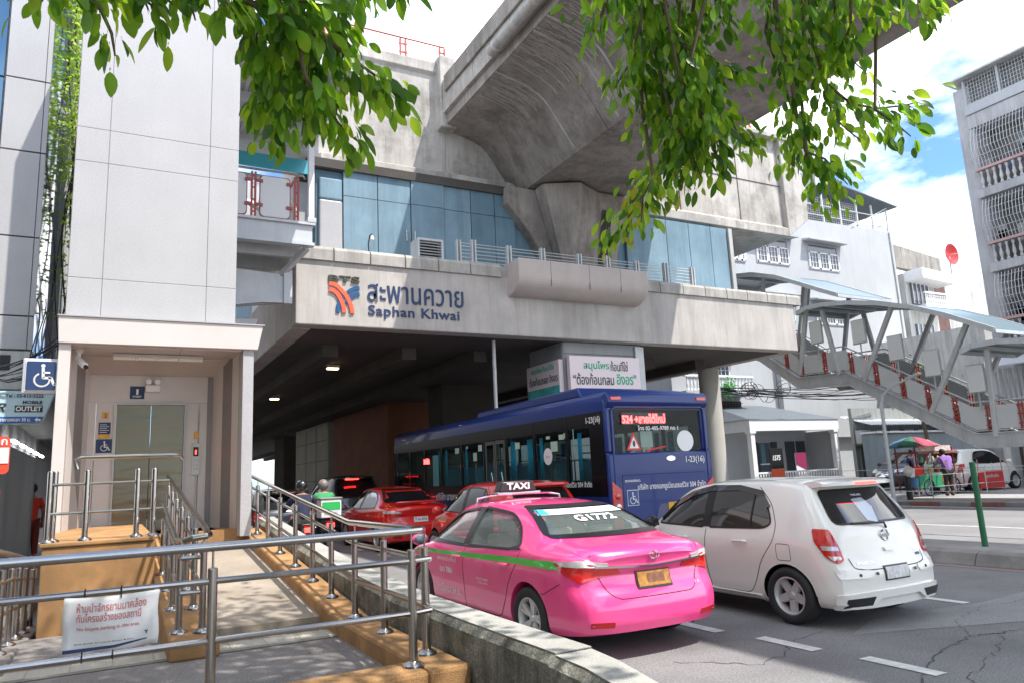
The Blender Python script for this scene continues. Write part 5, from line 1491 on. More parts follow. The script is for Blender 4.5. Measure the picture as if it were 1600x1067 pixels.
# overhead cables on the right
cb2 = thing('street_cables', 'bundle of tangled black cables before the white wall right of the round column', 'cables', (28, 25.5, 5.4))
rnc = random.Random(5)
for i in range(12):
    a = Vector((23.0, 24.5 + rnc.uniform(-.1, .1), 4.9 + rnc.uniform(-.25, .15))); b = Vector((36.5, 25.5, 5.0 + rnc.uniform(-.35, .6)))
    sag = rnc.uniform(.0, .35)
    pts = [a.lerp(b, t / 12) + Vector((0, 0, -sag * math.sin(math.pi * t / 12) + rnc.uniform(-.05, .05))) for t in range(13)]
    part('cable', MB().tube(pts, rnc.uniform(.012, .022), 5), dark, cb2)
for i in range(12):
    c_ = Vector((rnc.uniform(25.5, 28.3), 24.8, rnc.uniform(4.5, 5.2))); r0 = rnc.uniform(.2, .55)
    pts = [c_ + Vector((r0 * math.cos(t * .6 + i) * (1 + .2 * math.sin(t)), 0.1 * math.sin(t), r0 * .8 * math.sin(t * .6 + i))) for t in range(10)]
    part('cable', MB().tube(pts, .014, 5), dark, cb2)
# ============================================================ VEHICLES
def pchip(xs, ys, x):
    xs = np.array(xs, float); ys = np.array(ys, float)
    h = np.diff(xs); d = np.diff(ys) / h
    m = np.zeros_like(ys); m[0] = d[0]; m[-1] = d[-1]
    for i in range(1, len(xs) - 1):
        if d[i - 1] * d[i] > 0:
            w1 = 2 * h[i] + h[i - 1]; w2 = h[i] + 2 * h[i - 1]
            m[i] = (w1 + w2) / (w1 / d[i - 1] + w2 / d[i])
    i = np.clip(np.searchsorted(xs, x) - 1, 0, len(xs) - 2)
    t = (x - xs[i]) / h[i]
    return (2 * t**3 - 3 * t**2 + 1) * ys[i] + (t**3 - 2 * t**2 + t) * h[i] * m[i] + (-2 * t**3 + 3 * t**2) * ys[i + 1] + (t**3 - t**2) * h[i] * m[i + 1]
def catmull(P, sub):
    P = np.array(P, float); out_ = []
    n = len(P)
    for i in range(n - 1):
        p0 = P[max(i - 1, 0)]; p1 = P[i]; p2 = P[i + 1]; p3 = P[min(i + 2, n - 1)]
        for k in range(sub):
            t = k / sub
            out_.append(.5 * ((2 * p1) + (-p0 + p2) * t + (2 * p0 - 5 * p1 + 4 * p2 - p3) * t * t + (-p0 + 3 * p1 - 3 * p2 + p3) * t**3))
    out_.append(P[-1])
    return np.array(out_)
def loft_body(st, rear, front, crown=.10, fcrown=.22, sub=4, wr=1.0, wf=1.0, bulge=.03, sidecut=0.0):
    """st rows: y, w, zb, zs, wr, zr   ->  bmesh vertices/faces (closed). car faces +y, rear at y=0"""
    st = np.array(st, float); Lc = st[-1, 0]
    ys = sorted(set([0, .02, .05, .09, .14, .2, .27, .35, .44, .54] + list(np.arange(.62, Lc - .5, .085)) + [Lc - k for k in (.5, .4, .31, .23, .16, .1, .05, .02, 0)]))
    ys = np.array(ys)
    par = [np.array([pchip(st[:, 0], st[:, c], y) for y in ys]) for c in range(1, 6)]
    rz = np.array(rear); fz = np.array(front)
    V_ = []; nh = None
    for j, y in enumerate(ys):
        w, zb, zs, wrr, zr = [p[j] for p in par]
        cab = min(1, max(0, (zr - zs - .12) / .25))
        H = zs - zb
        ctl = [(0, zb), (w * .78, zb), (w * .93, zb + .04), (w * .975, zb + .14), (w * .985, zb + H * .36), (w * 1.0, zb + H * .66), (w * .992, zb + H * .84),
               (w * (.955 - 0 * cab), zs), ((w * .93 + wrr) / 2 + bulge * cab, (zs + zr - .06) / 2 + .02), (wrr + .012, zr - .055), (wrr * .88, zr - .018), (wrr * .5, zr + .004), (0, zr + .012)]
        pts = catmull(ctl, sub)
        nh = len(pts)
        full = np.concatenate([pts, np.stack([-pts[::-1, 0], pts[::-1, 1]], 1)[1:-1]])
        wgt_r = max(0, 1 - y / wr) ** 1.6; wgt_f = max(0, 1 - (Lc - y) / wf) ** 1.6
        for x, z in full:
            yy = y + wgt_r * (np.interp(z, rz[:, 0], rz[:, 1]) + crown * (abs(x) / .85) ** 2.4) - wgt_f * (np.interp(z, fz[:, 0], fz[:, 1]) + fcrown * (abs(x) / .85) ** 2.4)
            V_.append((x, yy, z))
    n = 2 * nh - 2
    F_ = []
    for j in range(len(ys) - 1):
        for k in range(n):
            k2_ = (k + 1) % n
            F_.append((j * n + k, j * n + k2_, (j + 1) * n + k2_, (j + 1) * n + k))
    # caps as grids
    for j, (prof_, cr, sgn, flip) in ((0, (rz, crown, 1, False)), (len(ys) - 1, (fz, fcrown, -1, True))):
        y = ys[j]; NX = 10
        rows = []
        for k in range(nh):
            a = j * n + k; b = j * n + (n - k) % n
            if k in (0, nh - 1): rows.append([a] * (NX + 1)); continue
            xa, _, z = V_[a]; row = [a]
            for q in range(1, NX):
                x = xa * (1 - 2 * q / NX)
                yy = y + sgn * (np.interp(z, prof_[:, 0], prof_[:, 1]) + cr * (abs(x) / .85) ** 2.4)
                V_.append((x, yy, z)); row.append(len(V_) - 1)
            row.append(b); rows.append(row)
        for k in range(nh - 1):
            for q in range(NX):
                f = [rows[k][q], rows[k][q + 1], rows[k + 1][q + 1], rows[k + 1][q]]
                f2 = []
                for v in f:
                    if v not in f2: f2.append(v)
                if len(f2) >= 3: F_.append(tuple(f2))
    mb = MB(); mb.add(V_, F_)
    return mb
def boolean(me, cutters, mats_):
    """me minus cutters [(MB)], cutter faces take material index 1"""
    o = bpy.data.objects.new('tmp', me); COL.objects.link(o)
    me.materials.clear()
    for m_ in mats_: me.materials.append(m_)
    tmp = []
    for c in cutters:
        cm_ = c.mesh('cut')
        for m_ in mats_: cm_.materials.append(m_)
        cm_.polygons.foreach_set('material_index', [1] * len(cm_.polygons))
        co = bpy.data.objects.new('cut', cm_); COL.objects.link(co); tmp.append(co)
        md_ = o.modifiers.new('b', 'BOOLEAN'); md_.operation = 'DIFFERENCE'; md_.solver = 'EXACT'; md_.object = co
    dg = bpy.context.evaluated_depsgraph_get(); dg.update()
    r_ = bpy.data.meshes.new_from_object(o.evaluated_get(dg))
    bpy.data.objects.remove(o)
    for t in tmp:
        m_ = t.data; bpy.data.objects.remove(t); bpy.data.meshes.remove(m_)
    r_.polygons.foreach_set('use_smooth', [True] * len(r_.polygons)); r_.set_sharp_from_angle(angle=R(38))
    return r_
class Skin:
    """projects flat outlines onto a body"""
    def __init__(s, mb):
        s.bvh = BVHTree.FromPolygons([Vector(v) for v in mb.v], mb.f)
    def hit(s, p, plane):
        a, b = p
        if plane == 'L': o, d = Vector((-3, a, b)), Vector((1, 0, 0))
        elif plane == 'R': o, d = Vector((3, a, b)), Vector((-1, 0, 0))
        elif plane == 'B': o, d = Vector((a, -3, b)), Vector((0, 1, 0))
        elif plane == 'F': o, d = Vector((a, 9, b)), Vector((0, -1, 0))
        elif plane == 'BL': o, d = Vector((0, 0, b)) + Vector((.7071, -.7071, 0)) * a - Vector((.7071, .7071, 0)) * 4, Vector((.7071, .7071, 0))
        elif plane == 'BR': o, d = Vector((0, 0, b)) - Vector((.7071, .7071, 0)) * a + Vector((.7071, -.7071, 0)) * 4, Vector((-.7071, .7071, 0))
        elif plane == 'T': o, d = Vector((a, b, 5)), Vector((0, 0, -1))
        h = s.bvh.ray_cast(o, d)
        if h[0] is None:
            n_ = s.bvh.find_nearest(o + d * 2.2)
            return n_[0], -d
        nrm = h[1]
        if nrm.dot(d) > 0: nrm = -nrm
        return h[0], nrm
    def patch(s, poly, plane, off=.003, step=.07, thick=.0):
        bm = bmesh.new()
        vs = [bm.verts.new((p[0], p[1], 0)) for p in poly]
        try: bm.faces.new(vs)
        except Exception: bm.free(); return MB()
        x0 = min(p[0] for p in poly); x1 = max(p[0] for p in poly); y0 = min(p[1] for p in poly); y1 = max(p[1] for p in poly)
        x = x0 + step
        while x < x1:
            bmesh.ops.bisect_plane(bm, geom=bm.verts[:] + bm.edges[:] + bm.faces[:], plane_co=(x, 0, 0), plane_no=(1, 0, 0)); x += step
        y = y0 + step
        while y < y1:
            bmesh.ops.bisect_plane(bm, geom=bm.verts[:] + bm.edges[:] + bm.faces[:], plane_co=(0, y, 0), plane_no=(0, 1, 0)); y += step
        bmesh.ops.triangulate(bm, faces=bm.faces[:])
        bm.verts.index_update()
        vv = []
        for v in bm.verts:
            p, n_ = s.hit((v.co.x, v.co.y), plane)
            vv.append(p + n_ * off)
        ff = [tuple(q.index for q in f.verts) for f in bm.faces]
        if thick:
            # rim down into the body
            be = [e for e in bm.edges if len(e.link_faces) == 1]
            k = len(vv); mp_ = {}
            for e in be:
                for q in e.verts:
                    if q.index not in mp_:
                        p, n_ = s.hit((q.co.x, q.co.y), plane)
                        mp_[q.index] = len(vv); vv.append(p + n_ * (off - thick))
            for e in be:
                a, b = e.verts[0].index, e.verts[1].index
                ff.append((a, b, mp_[b], mp_[a]))
        bm.free()
        return MB().add(vv, ff)
    def line(s, pts, plane, wd=.006, off=.0015, step=.05, closed=False):
        """thin strip following the body"""
        P = [Vector(p) for p in pts]
        if closed: P.append(P[0])
        Q = []
        for i in range(len(P) - 1):
            n = max(1, int((P[i + 1] - P[i]).length / step))
            for k in range(n): Q.append(P[i].lerp(P[i + 1], k / n))
        Q.append(P[-1])
        A = []; B = []
        for i, p in enumerate(Q):
            d = Q[min(i + 1, len(Q) - 1)] - Q[max(i - 1, 0)]
            if d.length < 1e-6: d = Vector((1, 0))
            d.normalize(); q = Vector((-d.y, d.x)) * wd / 2
            for lst, t in ((A, p + q), (B, p - q)):
                h, n_ = s.hit((t.x, t.y), plane); lst.append(h + n_ * off)
        m = len(A)
        return MB().add(A + B, [(i, i + 1, m + i + 1, m + i) for i in range(m - 1)])
    def text(s, st, plane, x, z, w_, h_, off=.004, bold=0.0, mirror=False, shear=0, curve=0):
        vs, fs = text_mesh2d(st, bold, 0.0, shear)
        x0 = min(v.x for v in vs); x1 = max(v.x for v in vs); y0 = min(v.y for v in vs); y1 = max(v.y for v in vs)
        out_ = []
        for v in vs:
            u = (v.x - x0) / (x1 - x0); t = (v.y - y0) / max(y1 - y0, 1e-5)
            a = x + (-(u) * w_ if mirror else u * w_); b = z + t * h_ + curve * (1 - (2 * u - 1) ** 2)
            h, n_ = s.hit((a, b), plane); out_.append(h + n_ * off)
        return MB().add(out_, fs)

tyre_me = {}
def wheel_mesh(r, wd):
    k = (r, wd)
    if k not in tyre_me:
        h = wd / 2; ri = r * .68
        prof_ = [(ri - .01, -h * .55), (ri, -h * .85), (ri + .02, -h * .98), (r * .86, -h), (r * .95, -h * .92), (r * .99, -h * .72), (r, -h * .4), (r, h * .4), (r * .99, h * .72), (r * .95, h * .92), (r * .86, h), (ri, h * .85), (ri - .01, h * .5)]
        me = MB().lathe(prof_, 36, axis='x', cap=False).mesh('wheel', smooth=True, ang=50)
        me.materials.append(rubber); tyre_me[k] = me
    return tyre_me[k]
rim_me = {}
chrome = mat('chrome', (.62, .62, .63), .12, 1.0)
rimsilver = mat('alloy_silver', (.60, .60, .60), .35, .35)
rimblack = mat('rim_black', (.02, .02, .022), .4)
def rim_mesh(style, r, wd):
    """outer face towards -x"""
    k = (style, r, wd)
    if k in rim_me: return rim_me[k]
    ri = r * .67; h = wd / 2
    mb = MB()
    # barrel and lip
    mb.lathe([(ri, -h * .86), (ri - .012, -h * .88), (ri - .022, -h * .70), (ri - .03, h * .1), (ri - .03, h * .6)][:5], 32, axis='x')
    mb.f = mb.f[:-2]; mb.mi = mb.mi[:-2]
    nb = len(mb.f)
    mb.lathe([(0.001, h * .05), (ri - .03, h * .05)], 24, axis='x'); mb.f = mb.f[:-2]; mb.mi = mb.mi[:-2]
    for i in range(nb, len(mb.f)): mb.mi[i] = 1
    mb.lathe([(.001, -h * .62), (.03, -h * .62), (.035, -h * .5), (.06, -h * .30), (.06, 0)], 16, axis='x')
    n = {'five': 5, 'double': 5, 'ten': 10, 'hub': 8}[style]
    for i in range(n):
        a0 = 2 * math.pi * i / n + .3
        sets = [(a0, .0)] if style != 'double' else [(a0 - .16, 0), (a0 + .16, 0)]
        for a, _ in sets:
            ca, sa = math.cos(a), math.sin(a)
            wi, wo = {'five': (.038, .034), 'double': (.014, .022), 'ten': (.012, .016), 'hub': (.02, .02)}[style]
            def P(rad, t, x): return (x, rad * ca - t * sa, rad * sa + t * ca)
            xi, xo = -h * .48, (-h * .72 if style != 'five' else -h * .58)
            rr0, rr1 = .045, ri - .018
            vs = [P(rr0, -wi, xi), P(rr0, wi, xi), P(rr1, wo, xo), P(rr1, -wo, xo), P(rr0, -wi * 1.3, xi + .03), P(rr0, wi * 1.3, xi + .03), P(rr1, wo * 1.3, xo + .03), P(rr1, -wo * 1.3, xo + .03)]
            mb.add(vs, [(0, 1, 2, 3), (4, 5, 6, 7), (0, 1, 5, 4), (1, 2, 6, 5), (2, 3, 7, 6), (3, 0, 4, 7)])
    me = mb.mesh('rim', smooth=True, ang=30)
    me.materials.append(rimsilver); me.materials.append(rimblack)
    rim_me[k] = me
    return me
def add_wheel(car, x, y, r, wd, style, left=True):
    w_ = bpy.data.objects.new('wheel', wheel_mesh(r, wd)); COL.objects.link(w_); w_.parent = car; w_.location = (x, y, r)
    rm = bpy.data.objects.new('rim', rim_mesh(style, r, wd)); COL.objects.link(rm); rm.parent = w_
    rm.rotation_euler = (random.uniform(0, 6), 0, 0)
    if not left: w_.rotation_euler = (0, 0, math.pi)
    return w_
def lpart(name, mb, m_, car, smooth=True, label=None, kind=None, bevel=0, ang=35, recalc=True):
    """part in the car's own coordinates"""
    me = mb.mesh(name, (0, 0, 0), smooth, recalc, ang)
    o = obj(name, me, car, m_, label=label, kind=kind)
    if bevel:
        bv = o.modifiers.new('bevel', 'BEVEL'); bv.width = bevel; bv.segments = 2; bv.limit_method = 'ANGLE'
    return o
lens_red = mat('lamp_red', (.62, .012, .01), .12, coat=1.0)
lens_red_lit = mat('lamp_red_lit', (1.0, .02, .015), emit=6)
lens_red_soft = mat('lamp_red_on', (.55, .010, .008), .15, coat=1.0)
lens_clear = mat('lamp_clear', (.60, .58, .56), .08, .3, coat=1.0)
def paint(n, col, var=0.0):
    return mat(n, col, .28, .0, coat=1.0, spec=.6)
seal = mat('window_seal', (.012, .012, .013), .3)
gap = mat('panel_gap', (.02, .015, .018), .9)
inner = mat('car_interior', (.055, .052, .05), .8)
seatm = mat('seat_fabric', (.42, .38, .31), .85)
tint = mat('tinted_glass', (.012, .014, .016), .04, spec=1.0, coat=.5)
clearglass = mat('clear_car_glass', (.20, .24, .23), .05, spec=1.0, coat=.6, trans=.55)  # grey-green base colour stands in for pale reflections on the glass

SED = [[0.0, .74, .27, .87, .60, .945], [.06, .80, .25, .92, .64, 1.0], [.18, .85, .23, .95, .68, 1.05], [.45, .875, .20, .965, .69, 1.085], [.64, .885, .19, .97, .66, 1.115], [1.0, .888, .18, .968, .59, 1.285],
       [1.35, .888, .17, .96, .55, 1.40], [1.8, .888, .17, .95, .545, 1.455], [2.3, .888, .17, .94, .54, 1.475], [2.8, .888, .17, .925, .53, 1.45], [3.1, .888, .17, .91, .53, 1.37], [3.4, .885, .17, .90, .57, 1.20],
       [3.72, .875, .17, .88, .66, .995], [4.1, .86, .18, .83, .62, .90], [4.4, .82, .19, .75, .55, .80], [4.55, .74, .21, .66, .45, .70], [4.62, .62, .26, .58, .38, .60]]
REAR_S = [(.15, .12), (.25, .04), (.36, .0), (.5, .0), (.60, .03), (.68, .085), (.8, .10), (.92, .07), (1.0, .035), (1.1, .02), (1.5, 0)]
FRONT_S = [(.15, .06), (.35, 0), (.6, .04), (.9, .2), (1.5, .3)]
def arch_cut(w, y, r, side):
    x0, x1 = (w - .30, w + .2) if side > 0 else (-w - .2, -w + .30)
    return MB().lathe([(r, x0), (r, x1)], 32, (0, y, r * .94), 'x')
def sedan(name, label, pm, loc, scale=(1, 1, 1), cabin=False, group=None, style='double', rear_axle=.93, front_axle=3.63):
    car = thing(name, label, 'car', (0, 0, 0), group)
    mb = loft_body(SED, REAR_S, FRONT_S, crown=.13, fcrown=.25)
    sk = Skin(mb)
    cuts = [arch_cut(.888, y, .355, s_) for y in (rear_axle, front_axle) for s_ in (-1, 1)]
    if cabin:
        cav = [(.86, 1.02), (1.25, 1.02), (1.25, .42), (3.15, .42), (3.25, .9), (3.6, .97), (3.15, 1.29), (2.85, 1.375), (2.3, 1.41), (1.8, 1.395), (1.42, 1.335), (1.1, 1.18)]
        cuts.append(MB().prism(cav, 'x', -.50, .50))
    me = boolean(mb.mesh('body'), cuts, [pm, inner if cabin else dark])
    # window outlines
    dloA = rpoly([(2.42, .965), (2.42, 1.395), (2.9, 1.345), (3.2, 1.22), (3.50, .985)], [.02, .03, .3, .3, .05])
    dloB = rpoly([(1.33, .985), (1.12, 1.03), (1.27, 1.19), (1.58, 1.34), (2.30, 1.40), (2.30, .965)], [.03, .05, .3, .3, .03, .02])
    rearw = rpoly([(-.67, 1.125), (.67, 1.125), (.50, 1.405), (-.50, 1.405)], .05)
    frontw = rpoly([(-.62, 1.04), (.62, 1.04), (.50, 1.37), (-.50, 1.37)], .05)
    if cabin:
        cs = []
        for poly in (dloA, dloB):
            cs.append(MB().prism(poly, 'x', -1.2, 1.2))
        cs.append(MB().prism(rearw, 'y', -.5, 1.75))
        cs.append(MB().prism([(x, z) for x, z in frontw], 'y', 2.9, 4.2))
        me = boolean(me, cs, [pm, inner])
    body = obj('body', me, car, None)
    gm = clearglass if cabin else tint
    doo = .004
    for pl in ('L', 'R'):
        # black surrounds
        for poly in (dloA, dloB):
            lpart('side_window', sk.patch(poly, pl, .002 if not cabin else -.012), gm, car)
            lpart('window_seal', sk.line(poly + [poly[0]], pl, .028, .004), seal, car)
        lpart('pillar_trim', sk.patch([(2.31, .97), (2.31, 1.40), (2.41, 1.40), (2.41, .97)], pl, .005), seal, car)
        lpart('belt_trim', sk.line([(1.10, .998), (2.3, .952), (3.5, .955)], pl, .02, .006), seal, car)
        lpart('door_gap', sk.line(rpoly([(2.36, .95), (2.36, .5), (2.34, .25), (3.42, .25), (3.5, .45), (3.5, .95)], [0, .1, .05, .1, .1, 0]), pl, .008, .002), gap, car)
        lpart('door_gap', sk.line(rpoly([(2.30, .25), (1.5, .25), (1.38, .45), (1.30, .62), (1.12, .85), (1.08, 1.0)], [0, .1, .1, .1, .05, 0]), pl, .008, .002), gap, car)
        for y in (1.38, 2.52):
            hb = sk.hit((y, .825), pl)[0]; sx = -1 if pl == 'L' else 1
            lpart('door_handle', MB().tube([(hb.x + sx * .008, y - .09, .825), (hb.x + sx * .035, y - .07, .83), (hb.x + sx * .035, y + .07, .825), (hb.x + sx * .008, y + .09, .82)], .014, 8), pm, car)
    lpart('rear_window', sk.patch(rearw, 'B', .003 if not cabin else -.006), gm, car)
    lpart('window_seal', sk.line(rearw + [rearw[0]], 'B', .035, .006), seal, car)
    lpart('windscreen', sk.patch(frontw, 'F', .003 if not cabin else -.008), gm, car)
    lpart('window_seal', sk.line(frontw + [frontw[0]], 'F', .035, .005), seal, car)
    # boot lid gap, bumper gap
    lpart('boot_gap', sk.line(rpoly([(-.64, 1.05), (-.62, .86), (-.5, .62), (-.42, .57), (.42, .57), (.5, .62), (.62, .86), (.64, 1.05)], [0, .05, .1, .05, .05, .1, .05, 0]), 'B', .008, .002), gap, car)
    lpart('bumper_gap', sk.line([(.36, .72), (.62, .60), (.66, .60)], 'L', .007, .002), gap, car)
    # tail lamps
    for s_, pl in ((-1, 'L'), (1, 'R')):
        cpn = 'BL' if s_ < 0 else 'BR'; k = 1 if s_ < 0 else 1
        lpart('tail_lamp', sk.patch(rpoly([(-.92, .912), (-.66, .915), (-.36, .862), (-.33, .80), (-.50, .782), (-.66, .735), (-.80, .80)], .015), cpn, .010, .05, thick=.03), lens_red, car)
        lpart('tail_lamp_clear', sk.patch(rpoly([(-.92, .925), (-.66, .937), (-.42, .905), (-.43, .872), (-.66, .878), (-.82, .885)], .012), cpn, .015, .05, thick=.02), lens_clear, car)
        lpart('reflector', sk.patch(rpoly([(s_ * .72, .335), (s_ * .50, .325), (s_ * .50, .375), (s_ * .72, .385)], .01), 'B', .006, thick=.01), mat('reflector_red', (.40, .01, .01), .2), car)
    for x in (-.777, .777):
        for y, l_ in ((rear_axle, 0), (front_axle, 0)):
            add_wheel(car, x, y, .318, .205, style, x < 0)
    for sx in (-1, 1):
        mir = lpart('wing_mirror', MB().ball((sx * 1.0, 3.38, .99), .11, 12, 8, 1.0, .55, .72), pm, car)
        lpart('mirror_glass', MB().ball((sx * 1.0, 3.345, .99), .095, 12, 8, .95, .35, .70), glass_win, mir)
        lpart('mirror_arm', MB().obox((sx * .86, 3.42, .95), (sx * .97, 3.40, .96), .05, .04), seal, mir)
    lpart('underside', MB().box(-.70, .6, .17, .70, 4.2, .27), dark, car)
    lpart('headlamp', sk.patch(rpoly([(-.80, .60), (-.45, .55), (-.42, .66), (-.78, .76)], .03), 'F', .006, thick=.01), lens_clear, car)
    lpart('headlamp', sk.patch(rpoly([(.80, .60), (.45, .55), (.42, .66), (.78, .76)], .03), 'F', .006, thick=.01), lens_clear, car)
    car.location = loc
    car.scale = scale
    return car, sk
# ---------------------------------------------------------------- the pink taxi
pink = paint('taxi_pink', (.86, .055, .245))
taxi, sk = sedan('pink_taxi', 'bright pink taxi with a green side stripe and roof sign beside the barrier wall', pink, (4.34, 5.45, 0), scale=(.96, 1, .91), cabin=True, style='double')
green = mat('stripe_green', (.04, .50, .04), .3, coat=1)
for pl in ('L', 'R'):
    lpart('green_stripe', sk.patch([(.34, .845), (.34, .925), (1.1, .915), (2.3, .882), (3.5, .852), (4.1, .82), (4.1, .785), (3.5, .81), (2.3, .828), (1.1, .85)], pl, .0025, .09), green, taxi)
    for y in (1.38, 2.52): pass
wtxt = mat('taxi_white_text', (.80, .74, .77), .5)
lpart('lettering', sk.text('ฌท 7861', 'L', 3.02, .60, .36, .075, mirror=True, bold=.02), wtxt, taxi)
lpart('lettering', sk.text('สหกรณ์แท็กซี่', 'L', 3.1, .74, .55, .06, mirror=True, bold=.0), wtxt, taxi)
lpart('lettering', sk.text('โทรเรียกรถ 24 ชม.', 'L', 3.15, .36, .72, .10, mirror=True, bold=.01), wtxt, taxi)
lpart('lettering', sk.text('บริการดี ปลอดภัย', 'L', 2.02, .60, .28, .035, mirror=True), wtxt, taxi)
lpart('lettering', sk.text('มีประกัน', 'L', 1.98, .56, .22, .03, mirror=True), wtxt, taxi)
wst = mat('window_sticker_white', (.85, .86, .87), .5)
lpart('sticker_band', sk.patch(rpoly([(-.55, 1.325), (.50, 1.325), (.47, 1.38), (-.50, 1.38)], .01), 'B', .002), mat('sticker_pale', (.55, .62, .64), .5), taxi)
lpart('lettering', sk.text('SMART TAXI', 'B', -.40, 1.330, .80, .046, .006, bold=.03), wst, taxi)
lpart('sticker_cyan', sk.patch([(-.54, 1.33), (-.44, 1.33), (-.43, 1.375), (-.51, 1.375)], 'B', .006), mat('sticker_cyan', (.05, .45, .60), .5), taxi)
lpart('lettering', sk.text('G1772', 'B', -.24, 1.25, .50, .058, .006, bold=.03), wst, taxi)
# roof sign
rs_ = lpart('roof_sign', MB().prism([(-.27, 1.57), (.27, 1.57), (.215, 1.70), (-.215, 1.70)], 'y', 2.47, 2.62), black, taxi, bevel=.015)
rs_.location = (-.05, 0, 0)
o = lpart('lettering', text_mb('TAXI', (-.16, 2.465, 1.595), (1, 0, 0), (0, 0, 1), .32, .085, bold=.03, ext=.003), signwhite, rs_)
bar = MB().tube([(-.60, 2.54, 1.40), (-.58, 2.54, 1.50), (-.40, 2.54, 1.535), (.40, 2.54, 1.535), (.58, 2.54, 1.50), (.60, 2.54, 1.40)], .014, 8)
lpart('roof_sign_bar', bar, chrome, taxi)
lpart('roof_sign_base', MB().box(-.33, 2.48, 1.53, .28, 2.60, 1.57), chrome, taxi, bevel=.01)
# plate, garnish, badge
lpart('plate_frame', sk.patch([(-.20, .635), (.20, .635), (.20, .805), (-.20, .805)], 'B', .010, thick=.02), black, taxi)
lpart('number_plate', sk.patch([(-.185, .65), (.185, .65), (.185, .79), (-.185, .79)], 'B', .016, thick=.01), mat('dull_plate', (.34, .15, .025), .6, var=.4, vs=22), taxi)
lpart('plate_blur', sk.patch([(-.08, .67), (.12, .67), (.12, .77), (-.08, .77)], 'B', .019), mat('plate_smudge', (.20, .085, .05), .8, var=.3, vs=25), taxi)
lpart('chrome_garnish', sk.patch(rpoly([(-.62, .868), (0, .835), (.62, .868), (.62, .885), (0, .855), (-.62, .885)], .004), 'B', .022, thick=.03), chrome, taxi)
em_ = MB().tube([(.055 * math.cos(a), .055, .945 + .036 * math.sin(a)) for a in np.linspace(0, 6.283, 17)], .005, 6).tube([(.025 * math.cos(a), .055, .945 + .034 * math.sin(a)) for a in np.linspace(0, 6.283, 13)], .004, 6).tube([(.04 * math.cos(a), .055, .965 + .012 * math.sin(a)) for a in np.linspace(0, 6.283, 13)], .004, 6)
ey = sk.hit((0, .945), 'B')[0].y
em_.v = [(v[0], v[1] - .055 + ey - .012, v[2]) for v in em_.v]
lpart('round_badge', em_, chrome, taxi)
lpart('badge_letters', sk.text('1.6', 'B', .50, .62, .06, .03, .004, bold=.02), chrome, taxi)
lpart('exhaust', MB().tube([(.45, .5, .27), (.45, .10, .27)], .028, 10), dark, taxi)
# interior
def seat(x, y, car, m_=seatm, wd=.50):
    s1 = lpart('seat', MB().box(x - wd / 2, y, .42, x + wd / 2, y + .5, .58), m_, car, bevel=.05)
    lpart('backrest', MB().prism([(y - .16, .55), (y + .02, .55), (y - .10, 1.08), (y - .20, 1.08)], 'x', x - wd / 2, x + wd / 2), m_, s1, bevel=.05)
    lpart('headrest', MB().box(x - .12, y - .24, 1.10, x + .12, y - .15, 1.24), m_, s1, bevel=.03)
seat(-.36 + .02, 2.45, taxi); seat(.34, 2.45, taxi)
b_ = lpart('rear_bench', MB().box(-.48, 1.35, .42, .48, 1.85, .58), seatm, taxi, bevel=.04)
lpart('rear_backrest', MB().prism([(1.27, .55), (1.42, .55), (1.30, 1.02), (1.22, 1.02)], 'x', -.48, .48), seatm, b_, bevel=.03)
for x in (-.28, .28): lpart('rear_headrest', MB().box(x - .13, 1.20, 1.03, x + .13, 1.29, 1.17), seatm, b_, bevel=.03)
lpart('steering_wheel', MB().tube([(.34 + .18 * math.cos(a), 2.98 + .06 * math.sin(a), .96 + .17 * math.sin(a)) for a in np.linspace(0, 6.283, 21)], .015, 6), black, taxi)
lpart('rear_shelf', MB().box(-.49, .9, 1.022, .49, 1.24, 1.03), mat('shelf_cloth', (.45, .44, .42), .9, var=.3, vs=8), taxi)
lpart('shelf_item', MB().box(-.30, .95, 1.03, -.12, 1.1, 1.11).box(.15, 1.0, 1.03, .28, 1.15, 1.08), mat('cream_cloth', (.55, .50, .38), .9), taxi, bevel=.02)
drv = lpart('driver_silhouette', MB().ball((.34, 2.35, 1.14), .10, 12, 8, .9, 1, 1.15).ball((.34, 2.36, .84), .22, 12, 8, 1.05, .6, 1.0), mat('driver_shirt', (.25, .30, .40), .9), taxi)

# ---------------------------------------------------------------- hatchback
HAT = [[0.0, .74, .205, .96, .56, 1.425], [.06, .78, .20, .97, .575, 1.45], [.2, .815, .195, .975, .585, 1.478], [.5, .83, .20, .97, .59, 1.503], [1.0, .8325, .19, .96, .59, 1.515], [1.6, .8325, .19, .945, .585, 1.515],
       [2.1, .83, .19, .93, .575, 1.475], [2.4, .83, .19, .92, .565, 1.39], [2.7, .825, .19, .91, .575, 1.21], [3.0, .81, .19, .895, .62, 1.01], [3.3, .79, .20, .84, .60, .94], [3.55, .74, .22, .76, .5, .83], [3.7, .66, .25, .66, .4, .71], [3.78, .5, .3, .58, .3, .6]]
REAR_H = [(.2, .02), (.28, .01), (.4, .0), (.56, .0), (.66, .05), (.75, .075), (.9, .10), (.98, .13), (1.36, .40), (1.45, .44), (1.55, .46)]
FRONT_H = [(.15, .06), (.35, 0), (.6, .04), (.9, .2), (1.5, .3)]
